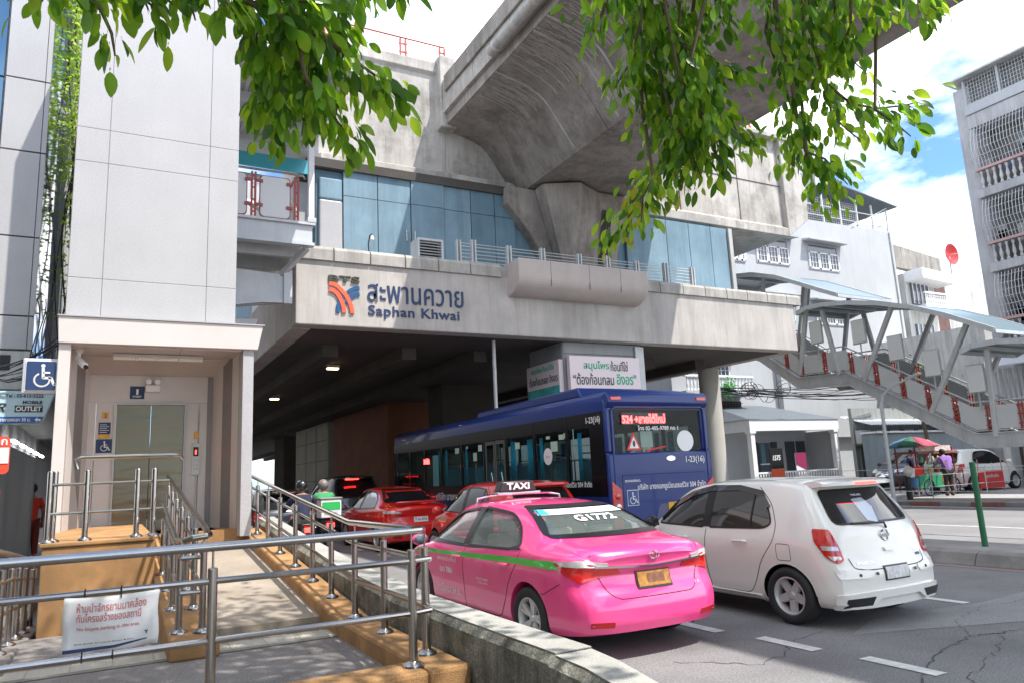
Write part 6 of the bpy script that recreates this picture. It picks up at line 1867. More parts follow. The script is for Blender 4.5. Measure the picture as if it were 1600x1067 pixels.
def hatch(name, label, pm, loc, scale=(1, 1, 1), style='five', cat='car', group=None, detail=True, wheel_r=.295, glass=tint, rot=0):
    car = thing(name, label, cat, (0, 0, 0), group)
    mb = loft_body(HAT, REAR_H, FRONT_H, crown=.13, fcrown=.22, wr=1.15)
    sk = Skin(mb)
    ra, fa = .68, 3.13
    me = boolean(mb.mesh('body'), [arch_cut(.8325, y, .335, s_) for y in (ra, fa) for s_ in (-1, 1)], [pm, dark])
    obj('body', me, car, None)
    dloA = rpoly([(1.90, .965), (1.90, 1.405), (2.25, 1.34), (2.48, 1.22), (2.76, .985)], [.02, .03, .25, .25, .05])
    dloB = rpoly([(.98, .985), (.86, 1.03), (.93, 1.22), (1.12, 1.385), (1.45, 1.42), (1.79, 1.415), (1.79, .965)], [.05, .06, .2, .12, .2, .02, .02])
    rearw = rpoly([(-.60, 1.03), (.60, 1.03), (.51, 1.375), (-.51, 1.375)], [.09, .09, .05, .05])
    frontw = rpoly([(-.60, 1.04), (.60, 1.04), (.50, 1.37), (-.50, 1.37)], .05)
    for pl in ('L', 'R'):
        sx = -1 if pl == 'L' else 1
        for poly in (dloA, dloB):
            lpart('side_window', sk.patch(poly, pl, .003), glass, car)
            lpart('window_seal', sk.line(poly + [poly[0]], pl, .022, .005), seal, car)
        lpart('pillar_trim', sk.patch([(1.80, .97), (1.80, 1.42), (1.89, 1.415), (1.89, .97)], pl, .006), seal, car)
        lpart('quarter_bar', sk.line([(1.16, .97), (1.14, 1.40)], pl, .022, .008), seal, car)
        lpart('door_gap', sk.line(rpoly([(1.85, .95), (1.86, .55), (1.80, .27), (2.68, .27), (2.76, .45), (2.78, .95)], [0, .1, .06, .1, .1, 0]), pl, .009, .002), gap, car)
        lpart('door_gap', sk.line(rpoly([(1.77, .27), (1.2, .27), (1.10, .42), (1.02, .62), (.82, .86), (.80, 1.03), (.88, 1.25), (1.1, 1.43)], [0, .08, .1, .1, .1, .05, .1, 0]), pl, .008, .002), gap, car)
        if detail:
            lpart('rain_visor', sk.patch(rpoly([(.90, 1.22), (1.05, 1.39), (1.40, 1.45), (1.84, 1.452), (2.2, 1.385), (2.5, 1.26), (2.74, 1.04), (2.70, 1.02), (2.45, 1.20), (2.18, 1.32), (1.84, 1.385), (1.40, 1.39), (1.12, 1.34), (.95, 1.19)], .01), pl, .016, thick=.016), mat('visor_smoke', (.03, .03, .032), .1, coat=1), car)
            for y in (1.30, 2.26):
                hb = sk.hit((y, .83), pl)[0]
                lpart('door_handle', MB().tube([(hb.x + sx * .006, y - .10, .83), (hb.x + sx * .036, y - .08, .838), (hb.x + sx * .036, y + .06, .833), (hb.x + sx * .006, y + .10, .825)], .015, 8), pm, car)
            if pl == 'L': lpart('fuel_flap_gap', sk.line(rpoly([(.60, .66), (.78, .66), (.79, .83), (.61, .83)], .03) + [(.60, .69)], pl, .006, .002), gap, car)
            lpart('side_skirt', sk.patch(rpoly([(1.06, .19), (2.76, .19), (2.76, .285), (1.06, .265)], .01), pl, .02, thick=.03), pm, car)
        arcp = [(ra + .352 * math.cos(a), .29 + .352 * math.sin(a)) for a in np.linspace(.15, math.pi - .12, 20)]
        lpart('arch_lip', sk.line(arcp, pl, .03, .010), pm, car)
    lpart('rear_window', sk.patch(rearw, 'B', .004), glass, car)
    lpart('window_seal', sk.line(rearw + [rearw[0]], 'B', .02, .005), seal, car)
    lpart('windscreen', sk.patch(frontw, 'F', .003), glass, car)
    # spoiler
    sp = MB()
    for i in range(13):
        x = -.56 + 1.12 * i / 12; k = 1 - (abs(x) / .56) ** 3
        h0 = sk.hit((x * .96, .62), 'T')[0].z
        vs = [(x, .58, h0 - .01), (x, .40, 1.478 + .015 * k), (x, .27 - .04 * k + .06 * (1 - k), 1.455 + .012 * k), (x, .27 - .04 * k + .06 * (1 - k), 1.425), (x, .46, 1.41)]
        sp.v += vs
    for i in range(12):
        for k in range(5): sp.f.append((i * 5 + k, i * 5 + (k + 1) % 5, i * 5 + 5 + (k + 1) % 5, i * 5 + 5 + k)); sp.mi.append(0)
    sp.f += [(0, 1, 2, 3, 4), (60, 61, 62, 63, 64)]; sp.mi += [0, 0]
    lpart('roof_spoiler', sp, pm, car)
    lpart('high_brake_lamp', MB().box(-.16, .222, 1.432, .16, .25, 1.452), lens_red_lit if detail else lens_red, car)
    for s_, pl in ((-1, 'L'), (1, 'R')):
        cpn = 'BL' if s_ < 0 else 'BR'
        lpart('tail_lamp', sk.patch(rpoly([(-.79, 1.0), (-.64, .99), (-.565, .82), (-.53, .68), (-.60, .652), (-.70, .72), (-.79, .88)], .025), cpn, .010, .04, thick=.03), lens_red_soft if detail else lens_red, car)
        lpart('tail_lamp_clear', sk.patch(rpoly([(-.735, .835), (-.585, .82), (-.57, .78), (-.72, .79)], .01), cpn, .014, .04, thick=.01), lens_clear, car)
        lpart('tail_lamp_clear', sk.patch(rpoly([(-.68, .735), (-.56, .72), (-.56, .69), (-.64, .69)], .01), cpn, .014, .04, thick=.01), lens_clear, car)
    lpart('tailgate_gap', sk.line(rpoly([(-.575, .70), (-.55, .60), (-.40, .575), (.40, .575), (.55, .60), (.575, .70)], [0, .03, .1, .1, .03, 0]), 'B', .009, .002), gap, car)
    for x in (-.735, .735):
        for y in (ra, fa): add_wheel(car, x, y, wheel_r, .20, style, x < 0)
    for sx in (-1, 1):
        mir = lpart('wing_mirror', MB().ball((sx * .93, 2.68, 1.01), .105, 12, 8, 1.0, .55, .75), black if detail else pm, car)
        lpart('mirror_arm', MB().obox((sx * .80, 2.72, .97), (sx * .90, 2.70, .98), .05, .04), seal, mir)
    lpart('underside', MB().box(-.66, .45, .17, .66, 3.4, .26), dark, car)
    lpart('plate_frame', sk.patch([(-.19, .455), (.19, .455), (.19, .60), (-.19, .60)], 'B', .010, thick=.02), black, car)
    lpart('number_plate', sk.patch([(-.175, .47), (.175, .47), (.175, .585), (-.175, .585)], 'B', .016, thick=.01), mat('plate_white', (.62, .62, .62), .5, var=.25, vs=25), car)
    car.scale = scale; car.location = loc; car.rotation_euler = (0, 0, rot)
    return car, sk
whitep = paint('car_white', (.82, .80, .75))
mc, sk = hatch('white_hatchback', 'white small hatchback with tinted windows and spoiler at the right of the pink taxi', whitep, (6.95, 4.98, 0), scale=(.97, 1, .955))
lpart('lower_bumper', sk.patch(rpoly([(-.74, .225), (-.60, .222), (-.42, .225), (-.30, .30), (.30, .30), (.42, .225), (.60, .222), (.74, .225), (.76, .36), (.4, .375), (-.4, .375), (-.76, .36)], .02), 'B', .035, .05, thick=.05), whitep, mc)
lpart('bumper_grille', sk.patch([(-.71, .245), (-.43, .245), (-.38, .325), (-.71, .32)], 'B', .040, thick=.01), black, mc)
lpart('bumper_grille', sk.patch([(.71, .245), (.43, .245), (.38, .325), (.71, .32)], 'B', .040, thick=.01), black, mc)
lpart('bumper_step', sk.patch(rpoly([(-.76, .60), (-.38, .575), (-.36, .545), (-.40, .50), (-.74, .51)], .02), 'B', .012, .05, thick=.02), whitep, mc)
lpart('bumper_step', sk.patch(rpoly([(.76, .60), (.38, .575), (.36, .545), (.40, .50), (.74, .51)], .02), 'B', .012, .05, thick=.02), whitep, mc)
for x in (-.52, -.30, .30, .52):
    lpart('parking_sensor', sk.patch([(x + .014 * math.cos(a), .535 + .014 * math.sin(a)) for a in np.linspace(0, 5.9, 10)], 'B', .018, thick=.01), black, mc)
bd = MB().tube([(.055 * math.cos(a), 0, .055 * math.sin(a)) for a in np.linspace(0, 6.283, 21)], .008, 6).box(-.068, -.008, -.014, .068, .006, .014)
h_ = sk.hit((0, .905), 'B')[0]
bd.v = [(v[0], v[1] + h_.y - .012, v[2] + .895) for v in bd.v]
lpart('round_badge', bd, chrome, mc)
lpart('lettering', sk.text('MARCH', 'B', -.50, .625, .22, .032, .004, bold=.02), chrome, mc)
lpart('lettering', sk.text('1.2', 'B', .42, .70, .06, .022, .004, bold=.02), chrome, mc)
lpart('boot_handle', sk.patch(rpoly([(-.07, .735), (.09, .735), (.09, .775), (-.07, .775)], .015), 'B', .02, thick=.02), whitep, mc)
lpart('badge_plate', sk.patch([(.44, .655), (.53, .655), (.53, .68), (.44, .68)], 'B', .005), black, mc)
wa = sk.hit((.05, 1.0), 'B')[0]; wb_ = sk.hit((-.38, 1.035), 'B')[0]; pv = sk.hit((.08, .965), 'B')[0]
lpart('wiper', MB().tube([(pv.x, pv.y - .01, pv.z), (wa.x, wa.y - .03, wa.z + .02), (wb_.x, wb_.y - .02, wb_.z)], .012, 6), black, mc)
lpart('window_sticker', sk.text('THAILAND', 'B', -.10, 1.30, .16, .02, .008, bold=.02), wst, mc)
lpart('reflection_sheet', sk.patch([(-.12, 1.05), (.02, 1.02), (.10, 1.18), (.04, 1.28), (-.14, 1.27)], 'B', .0055), mat('painted_reflection', (.42, .50, .58), .1, .2), mc)  # pale patch on the rear glass: a reflection put into the colour
lpart('muffler', MB().tube([(.30, .5, .25), (.30, .06, .25)], .045, 12), chrome, mc)

# ---------------------------------------------------------------- red cars ahead
redp = paint('car_red', (.78, .018, .012))
c1, sk = sedan('red_sedan', 'red sedan with a white number plate, ahead of the red hatchback', redp, (6.35, 16.4, 0), scale=(.95, .96, 1.0), style='ten')
lpart('number_plate', sk.patch([(-.18, .66), (.18, .66), (.18, .78), (-.18, .78)], 'B', .012, thick=.01), signwhite, c1)
lpart('plate_text', sk.text('7 กผ 4310', 'B', -.15, .69, .30, .06, .018, bold=.01), black, c1)
lpart('boot_spoiler', MB().box(-.6, .08, 1.10, .6, .22, 1.14), redp, c1, bevel=.02)
c2, sk = hatch('red_hatchback', 'red hatchback half hidden between the pink taxi and the blue bus', paint('car_red_two', (.72, .022, .014)), (6.62, 11.0, 0), scale=(1.0, 1.08, 1.0), style='hub', detail=False)
# ---------------------------------------------------------------- dark traffic
blackp = paint('car_black', (.012, .012, .014)); greyp = mat('car_grey', (.045, .048, .054), .45, coat=.25); silverp = paint('car_silver', (.35, .35, .36))
c3, sk = hatch('black_van', 'tall black van with one lit brake lamp deep under the deck', blackp, (7.0, 23.5, 0), scale=(1.08, 1.3, 1.22), style='hub', detail=False)
lpart('brake_lamp', MB().box(-.35, .22, 1.40, .05, .26, 1.43), lens_red_lit, c3)
c4, sk = hatch('dark_car', 'dark car with red lamps behind the ramp railing on the left', blackp, (3.9, 19.0, 0), scale=(1, 1.1, 1), style='hub', detail=False)
for x in (-.72, .66): lpart('brake_lamp', MB().box(x, .12, .82, x + .10, .16, .90), lens_red_lit, c4)
c5, sk = sedan('dark_sedan', 'dark sedan with red tail lamps farther along the left lane', blackp, (4.2, 30.0, 0), style='ten')
for x in (-.75, .60): lpart('brake_lamp', MB().box(x, .02, .84, x + .16, .08, .90), lens_red_lit, c5)
c6, sk = sedan('grey_sedan', 'dull sedan far ahead in the dark lane under the deck', silverp, (7.4, 38.0, 0), style='ten')
# far side cars
c7, sk = hatch('grey_suv', 'dark grey sport utility car parked before the grey wall, behind the food cart', greyp, (36.0, 22.6, .14), scale=(1.1, 1.24, 1.16), style='ten', detail=False, rot=R(90))
lpart('headlamp', sk.patch(rpoly([(-.72, .72), (-.42, .68), (-.40, .80), (-.70, .86)], .03), 'F', .01, thick=.01), lens_clear, c7)
lpart('headlamp', sk.patch(rpoly([(.72, .72), (.42, .68), (.40, .80), (.70, .86)], .03), 'F', .01, thick=.01), lens_clear, c7)
lpart('grille', sk.patch([(-.35, .55), (.35, .55), (.38, .75), (-.38, .75)], 'F', .01, thick=.01), chrome, c7)
c8, sk = hatch('white_suv', 'white sport utility car parked beneath the covered stair at the right', whitep, (29.3, 18.6, .14), scale=(1.08, 1.2, 1.12), style='ten', detail=False, rot=R(-90))

# ---------------------------------------------------------------- the bus
bus = thing('city_bus', 'dark blue city bus with red LED rear sign and curtains in its side windows', 'bus', (0, 0, 0))
bluep = mat('bus_blue', (.010, .032, .17), .35, coat=.35, spec=.3)
BW, BL, BH = 1.225, 11.6, 3.06
def busbox(y0, y1, z0, z1, w=BW): return MB().box(-w, y0, z0, w, y1, z1)
# roof shell: rounded section
def bus_sec(w, z0, zt, r=.20):
    a = [(w, z0)] + arc(w - r, zt - r, r, 0, 75, 6) + [(w * .5, zt + .03), (0, zt + .045)]
    return a + [(-x, z) for x, z in a[::-1][1:]]
rf = MB(); secs = [(0.0, -.05, .10), (.04, -.02, .05), (.12, 0, 0), (BL - .12, 0, 0), (BL - .03, -.03, .05), (BL, -.08, .1)]
n0 = None; vs = []; fs = []
for y, dw, dz in secs:
    pl = bus_sec(BW + dw, 2.70, BH - dz)
    n0 = len(pl); vs += [(x, y, z) for x, z in pl]
for j in range(len(secs) - 1):
    for k in range(n0): fs.append((j * n0 + k, j * n0 + (k + 1) % n0, (j + 1) * n0 + (k + 1) % n0, (j + 1) * n0 + k))
fs += [tuple(range(n0)), tuple((len(secs) - 1) * n0 + k for k in range(n0))]
lpart('roof', MB().add(vs, fs), bluep, bus, ang=30)
lpart('roof_unit', MB().prism([(1.3, 3.08), (6.2, 3.08), (6.1, 3.24), (1.45, 3.30)], 'x', -.85, .85), bluep, bus, bevel=.04)
# lower body with wheel arches
lowm = boolean(busbox(.06, BL - .05, .32, 1.16).mesh('b'), [MB().lathe([(.56, x0), (.56, x1)], 28, (0, y, .5), 'x') for y in (3.2, 8.9) for x0, x1 in ((-1.4, -.9), (.9, 1.4))], [bluep, dark])
o = obj('lower_body', lowm, bus, None)
lpart('floor', busbox(.1, BL - .1, .95, 1.0, 1.18), mat('bus_floor', (.10, .10, .11), .7), bus, smooth=False)
for x, y in ((-1.08, 3.2), (1.08, 3.2), (-1.08, 8.9), (1.08, 8.9)):
    add_wheel(bus, x, y, .48, .28, 'hub', x < 0)
# side glazing: pillars and panes
bandm = mat('glass_band_black', (.008, .008, .010), .16, spec=.22)
busglass = mat('bus_glass', (.02, .025, .028), .03, spec=.6, trans=.84)
win = [(.12, .72, 0), (.76, 1.98, 1), (2.02, 3.35, 1), (5.05, 6.35, 1), (6.4, 7.7, 1), (7.75, 8.5, 0)]
for sx in (-1, 1):
    xo = sx * (BW - .002)
    def sb(y0, y1, z0, z1, d=.03): return MB().box(sx * (BW - .035), y0, z0, sx * (BW - .004), y1, z1)
    lpart('window_band_top', sb(.10, BL - .1, 2.44, 2.70), bandm, bus, smooth=False)
    lpart('window_band_low', sb(.10, BL - .1, 1.16, 1.42), bandm, bus, smooth=False)
    for y in (.10, 1.30, 2.60, 3.86, 5.0, 6.34, 7.66, 8.9, 10.1, 11.2):
        lpart('window_pillar', sb(y, y + (.10 if y > .2 else .45), 1.42, 2.44), bandm, bus, smooth=False)
    ys_ = [.55, 1.30, 2.60, 3.86, 5.0, 6.34, 7.66, 8.9, 10.1, 11.2]
    for i in range(len(ys_) - 1):
        if i == 3: continue
        lpart('window_pane', MB().box(sx * (BW - .028), ys_[i] + .1 if i else .55, 1.42, sx * (BW - .020), ys_[i + 1], 2.44), busglass, bus, smooth=False)
    for y in (1.33, 2.63): lpart('glass_seam', MB().box(sx * (BW + .002), y, 1.1, sx * (BW - .003), y + .015, 2.7), gap, bus, smooth=False)
# doors (left middle)
for y0, y1 in ((3.98, 4.46), (4.50, 4.98)):
    d_ = lpart('door_leaf', MB().box(-BW - .004, y0, .42, -BW + .02, y0 + .05, 2.42).box(-BW - .004, y1 - .05, .42, -BW + .02, y1, 2.42).box(-BW - .004, y0 + .05, 2.34, -BW + .02, y1 - .05, 2.42).box(-BW - .004, y0 + .05, .42, -BW + .02, y1 - .05, .52), mat('door_frame_grey', (.09, .085, .08), .4), bus, smooth=False)
    lpart('door_glass', MB().box(-BW + .004, y0 + .05, .52, -BW + .010, y1 - .05, 2.34), busglass, d_, smooth=False)
    lpart('grab_rail', MB().tube([(-BW + .06, y0 + .15, 1.2), (-BW + .06, y1 - .15, 1.7)], .015, 8), chrome, d_)
# interior: curtains, seats, stickers
curt = mat('curtain_blue', (.02, .42, .72), .8, var=.25, vs=14)
def curtain(y0, y1, z0=1.45, z1=2.36, sx=-1):
    mb = MB(); n = max(6, int((y1 - y0) / .03)); vs = []
    for i in range(n + 1):
        y = y0 + (y1 - y0) * i / n; x = sx * (BW - .09 + .018 * math.sin(i * 1.9))
        vs += [(x, y, z0), (x, y, z1)]
    mb.add(vs, [(2 * i, 2 * i + 2, 2 * i + 3, 2 * i + 1) for i in range(n)])
    o = lpart('curtain', mb, curt, bus)
    sd = o.modifiers.new('t', 'SOLIDIFY'); sd.thickness = .006
for y0, y1 in ((.95, 1.12), (1.42, 1.56), (2.42, 2.58), (2.72, 3.10), (3.62, 3.84), (5.15, 5.32), (6.2, 6.33), (6.48, 6.62), (7.5, 7.64), (8.0, 8.1)):
    curtain(y0, y1)
    curtain(y0, y1, sx=1)
lpart('back_partition', MB().box(-1.15, .5, 1.0, 1.15, .54, 1.5), inner, bus, smooth=False)
seatb = mat('bus_seat', (.08, .22, .32), .7)
for i in range(8):
    y = 1.2 + i * .95
    if 3.8 < y < 5.0: continue
    for x in (-.85, .85):
        s_ = lpart('seat', MB().box(x - .22, y, 1.25, x + .22, y + .42, 1.35), seatb, bus, bevel=.03)
        lpart('backrest', MB().box(x - .22, y - .06, 1.33, x + .22, y + .0, 1.88), seatb, s_, bevel=.04)
        lpart('grab_hoop', MB().tube([(x - .2, y - .03, 1.8), (x - .17, y - .03, 1.98), (x + .17, y - .03, 1.98), (x + .2, y - .03, 1.8)], .015, 6), chrome, s_)
for y in (1.0, 2.3, 3.9, 5.1, 6.5, 8): lpart('grab_pole', MB().tube([(-.45, y, 1.0), (-.45, y, 2.6)], .017, 8), chrome, bus)
lpart('grab_rail', MB().tube([(-1.1, .7, 1.85), (-1.1, 3.6, 1.85)], .014, 6), chrome, bus)
stk = mat('pale_green_sticker', (.42, .60, .50), .6)
for y, z, a, b in ((1.72, 2.15, .26, .2), (1.45, 2.32, .2, .1), (2.0, 2.34, .15, .06), (3.3, 2.25, .2, .14), (1.35, 2.34, .12, .1), (5.5, 2.1, .2, .2), (5.2, 2.3, .2, .15), (6.55, 2.3, .25, .14), (6.0, 2.35, .1, .06)):
    lpart('window_sticker', MB().box(-BW + .012, y, z - b / 2, -BW + .016, y + a, z + b / 2), stk, bus, smooth=False)
lpart('window_sticker', MB().box(-BW + .012, 7.95, 1.3, -BW + .016, 8.35, 2.25), mat('teal_poster', (.10, .32, .32), .6), bus, smooth=False)
lpart('round_sticker', MB().lathe([(.17, -BW - .002), (.17, -BW - .006)], 28, (0, 2.08, 1.96), 'x'), signwhite, bus)
lpart('round_sticker_text', text_mb('♿ 504', (-BW - .008, 2.15, 1.93), (0, -1, 0), (0, 0, 1), .14, .05, bold=.01, ext=.001), greysteel, bus, smooth=False)
ledm = mat('bus_led', (1.0, .03, .03), emit=7)
lpart('led_screen', MB().box(-BW - .004, 8.55, 2.02, -BW - .001, 9.0, 2.2), black, bus, smooth=False)
lpart('led_text', text_mb('504 รังสิต', (-BW - .006, 8.98, 2.03), (0, -1, 0), (0, 0, 1), .42, .16, bold=.04, ext=.001), ledm, bus, smooth=False)
lpart('lettering', text_mb('1-23(16)', (-BW - .008, .62, 2.47), (0, -1, 0), (0, 0, 1), .46, .15, bold=.012, ext=.002), signwhite, bus, smooth=False)
lpart('lettering', text_mb('บริษัท บางกอกยูเนี่ยนเซอร์วิส 504 จำกัด', (-BW - .008, 2.50, 1.30), (0, -1, 0), (0, 0, 1), 1.95, .15, bold=.01, ext=.002), signwhite, bus, smooth=False)
lpart('lettering', text_mb('บริษัท บางกอก', (-BW - .008, 8.1, 1.05), (0, -1, 0), (0, 0, 1), 1.6, .2, bold=.01, ext=.002), signwhite, bus, smooth=False)
# rear end
lpart('rear_panel', MB().box(-BW + .005, -.02, .55, BW - .005, .10, 1.93), bluep, bus, bevel=.04)
lpart('rear_bumper', MB().box(-BW + .005, -.06, .30, BW - .005, .12, .545), bluep, bus, bevel=.05)
fr_b = MB().box(-BW + .01, 0.0, 1.932, -1.03, .12, 2.74).box(1.03, 0.0, 1.932, BW - .01, .12, 2.74)
lpart('rear_corner_post', fr_b, bluep, bus, bevel=.03)
lpart('rear_header', MB().prism([(-.08, 2.84), (.0, 2.74), (.14, 2.74), (.14, 2.98), (.0, 3.04), (-.06, 2.96)], 'x', -BW + .03, BW - .03), bluep, bus, bevel=.02)
lpart('header_gap', MB().box(-1.05, -.01, 2.705, 1.05, .05, 2.738), dark, bus, smooth=False)
lpart('rear_window', MB().box(-1.03, .03, 1.935, 1.03, .045, 2.70), busglass, bus, smooth=False)
ring = MB().tube([(-1.1, -.015, 1.3), (-1.1, -.015, 2.70), (-1.03, -.015, 2.76), (1.03, -.015, 2.76), (1.1, -.015, 2.70), (1.1, -.015, 1.3)], .022, 6)
lpart('rear_rib', ring, bluep, bus)
for sx in (-1, 1):
    lpart('marker_lamp', MB().box(sx * 1.02 - .12, -.085, 2.88, sx * 1.02 + .12, -.05, 2.95), lens_red, bus, bevel=.01)
    hs_ = lpart('tail_lamp_housing', MB().prism([(sx * 1.20, .62), (sx * .985, .62), (sx * .985, 1.28), (sx * 1.20, 1.43)], 'y', -.045, -.018), mat('tail_housing_red', (.50, .02, .02), .25, coat=1), bus, bevel=.015)
    for z in (.80, .98, 1.16):
        lpart('round_lamp', MB().lathe([(.055, -.046), (.05, -.062), (.02, -.068)], 16, (sx * 1.09, 0, z), 'y'), lens_clear if z == .98 else lens_red_soft, hs_)
lpart('panel_gap', MB().box(-.95, -.024, 1.52, .98, -.019, 1.528).box(-.95, -.024, .62, -.942, -.019, 1.52), gap, bus, smooth=False)
lpart('plate_recess', MB().prism(rpoly([(-.32, .55), (.95, .55), (.70, .98), (-.15, .98)], .08), 'y', -.026, -.019), mat('bus_blue_recess', (.018, .03, .13), .3, coat=1), bus, smooth=False)
lpart('number_plate', MB().box(.05, -.038, .78, .50, -.028, 1.0), yellow, bus, smooth=False)
lpart('plate_blur', MB().box(.17, -.042, .81, .32, -.039, .98), mat('plate_smudge2', (.30, .13, .03), .8, var=.3, vs=20), bus, smooth=False)
ob_ = lpart('oval_badge', MB().lathe([(.10, -.022), (.095, -.032)], 20, (0, 0, 0), 'y'), chrome, bus)
ob_.location = (.20, 0, 1.80); ob_.scale = (1.1, 1, .5)
lpart('lettering', text_mb('1-23(16)', (.56, -.028, 1.68), (1, 0, 0), (0, 0, 1), .46, .15, bold=.012, ext=.002), signwhite, bus, smooth=False)
lpart('lettering', text_mb('บริษัท บางกอกยูเนี่ยนเซอร์วิส 504 จำกัด', (-.62, -.028, 1.22), (1, 0, 0), (0, 0, 1), 1.62, .15, bold=.01, ext=.002), signwhite, bus, smooth=False)
lpart('lettering', text_mb('DONGFENG', (-.90, -.028, 1.40), (1, 0, 0), (0, 0, 1), .34, .04, bold=.0, ext=.002), chrome, bus, smooth=False)
lpart('wheelchair_frame', MB().box(-.87, -.026, .98, -.62, -.022, 1.26), signwhite, bus, smooth=False)
lpart('wheelchair_field', MB().box(-.86, -.030, .99, -.63, -.0265, 1.25), mat('bus_sign_blue', (.02, .06, .24), .4), bus, smooth=False)
lpart('wheelchair_mark', wheelchair_mb((-.845, -.032, 1.0), (1, 0, 0), (0, 0, 1), .22), signwhite, bus, smooth=False)
lpart('led_screen', MB().box(-.86, .012, 2.44, .18, .028, 2.66), black, bus, smooth=False)
lpart('led_text', text_mb('524 +สายใต้ใหม่', (-.84, .008, 2.46), (1, 0, 0), (0, 0, 1), 1.0, .18, bold=.035, ext=.002), ledm, bus, smooth=False)
lpart('lettering', text_mb('โทร 02-405-9789 กด 1', (-.50, .008, 2.33), (1, 0, 0), (0, 0, 1), .96, .09, bold=.015, ext=.002), signwhite, bus, smooth=False)
lpart('round_sticker', MB().lathe([(.20, .012), (.20, .02)], 28, (.62, 0, 2.12), 'y'), signwhite, bus)
lpart('warning_triangle', MB().prism([(-.78, 1.97), (-.44, 1.97), (-.61, 2.30)], 'y', .016, .026), redpaint, bus, smooth=False)
lpart('triangle_white', MB().prism([(-.72, 2.005), (-.50, 2.005), (-.61, 2.22)], 'y', .010, .0155), signwhite, bus, smooth=False)
ob_ = lpart('triangle_mark', MB().lathe([(.03, .006), (.03, .0095)], 12, (0, 0, 0), 'y'), black, bus)
ob_.location = (-.61, 0, 2.09); ob_.scale = (1, 1, 2.0)
lpart('rear_wiper', MB().tube([(-.35, -.0, 1.95), (.1, .0, 2.02)], .02, 6), mat('red_wiper', (.6, .05, .06), .5), bus)
lpart('back_poster', MB().box(-.38, .10, 2.02, -.1, .11, 2.32), signwhite, bus, smooth=False)
lpart('front_panel', MB().box(-BW + .01, BL - .12, .32, BW - .01, BL - .0, 2.75), bandm, bus, bevel=.04)
bus.location = (9.07, 11.05, 0)
# ============================================================ PEOPLE, CART, MOTORBIKES
def skin_mesh(J, E_, name='body', sub=2, root='pelvis'):
    """J: joint -> (x,y,z,r); E_: edges"""
    ks = list(J)
    me = bpy.data.meshes.new(name)
    me.from_pydata([Vector(J[k][:3]) for k in ks], [(ks.index(a), ks.index(b)) for a, b in E_], [])
    o = bpy.data.objects.new(name, me); COL.objects.link(o)
    md_ = o.modifiers.new('s', 'SKIN')
    md_.use_smooth_shade = True
    if not me.skin_vertices:
        bpy.context.view_layer.objects.active = o
    sv = me.skin_vertices[0].data if me.skin_vertices else me.attributes
    for i, k in enumerate(ks):
        r_ = J[k][3]
        sv[i].radius = (r_, r_) if not isinstance(r_, tuple) else r_
        sv[i].use_root = (k == root)
    if sub:
        m2 = o.modifiers.new('u', 'SUBSURF'); m2.levels = sub; m2.render_levels = sub
    dg = bpy.context.evaluated_depsgraph_get(); dg.update()
    out_ = bpy.data.meshes.new_from_object(o.evaluated_get(dg))
    bpy.data.objects.remove(o)
    out_.polygons.foreach_set('use_smooth', [True] * len(out_.polygons))
    return out_
skin_m = mat('skin', (.32, .17, .10), .6)
hair_m = mat('hair', (.012, .010, .009), .6)
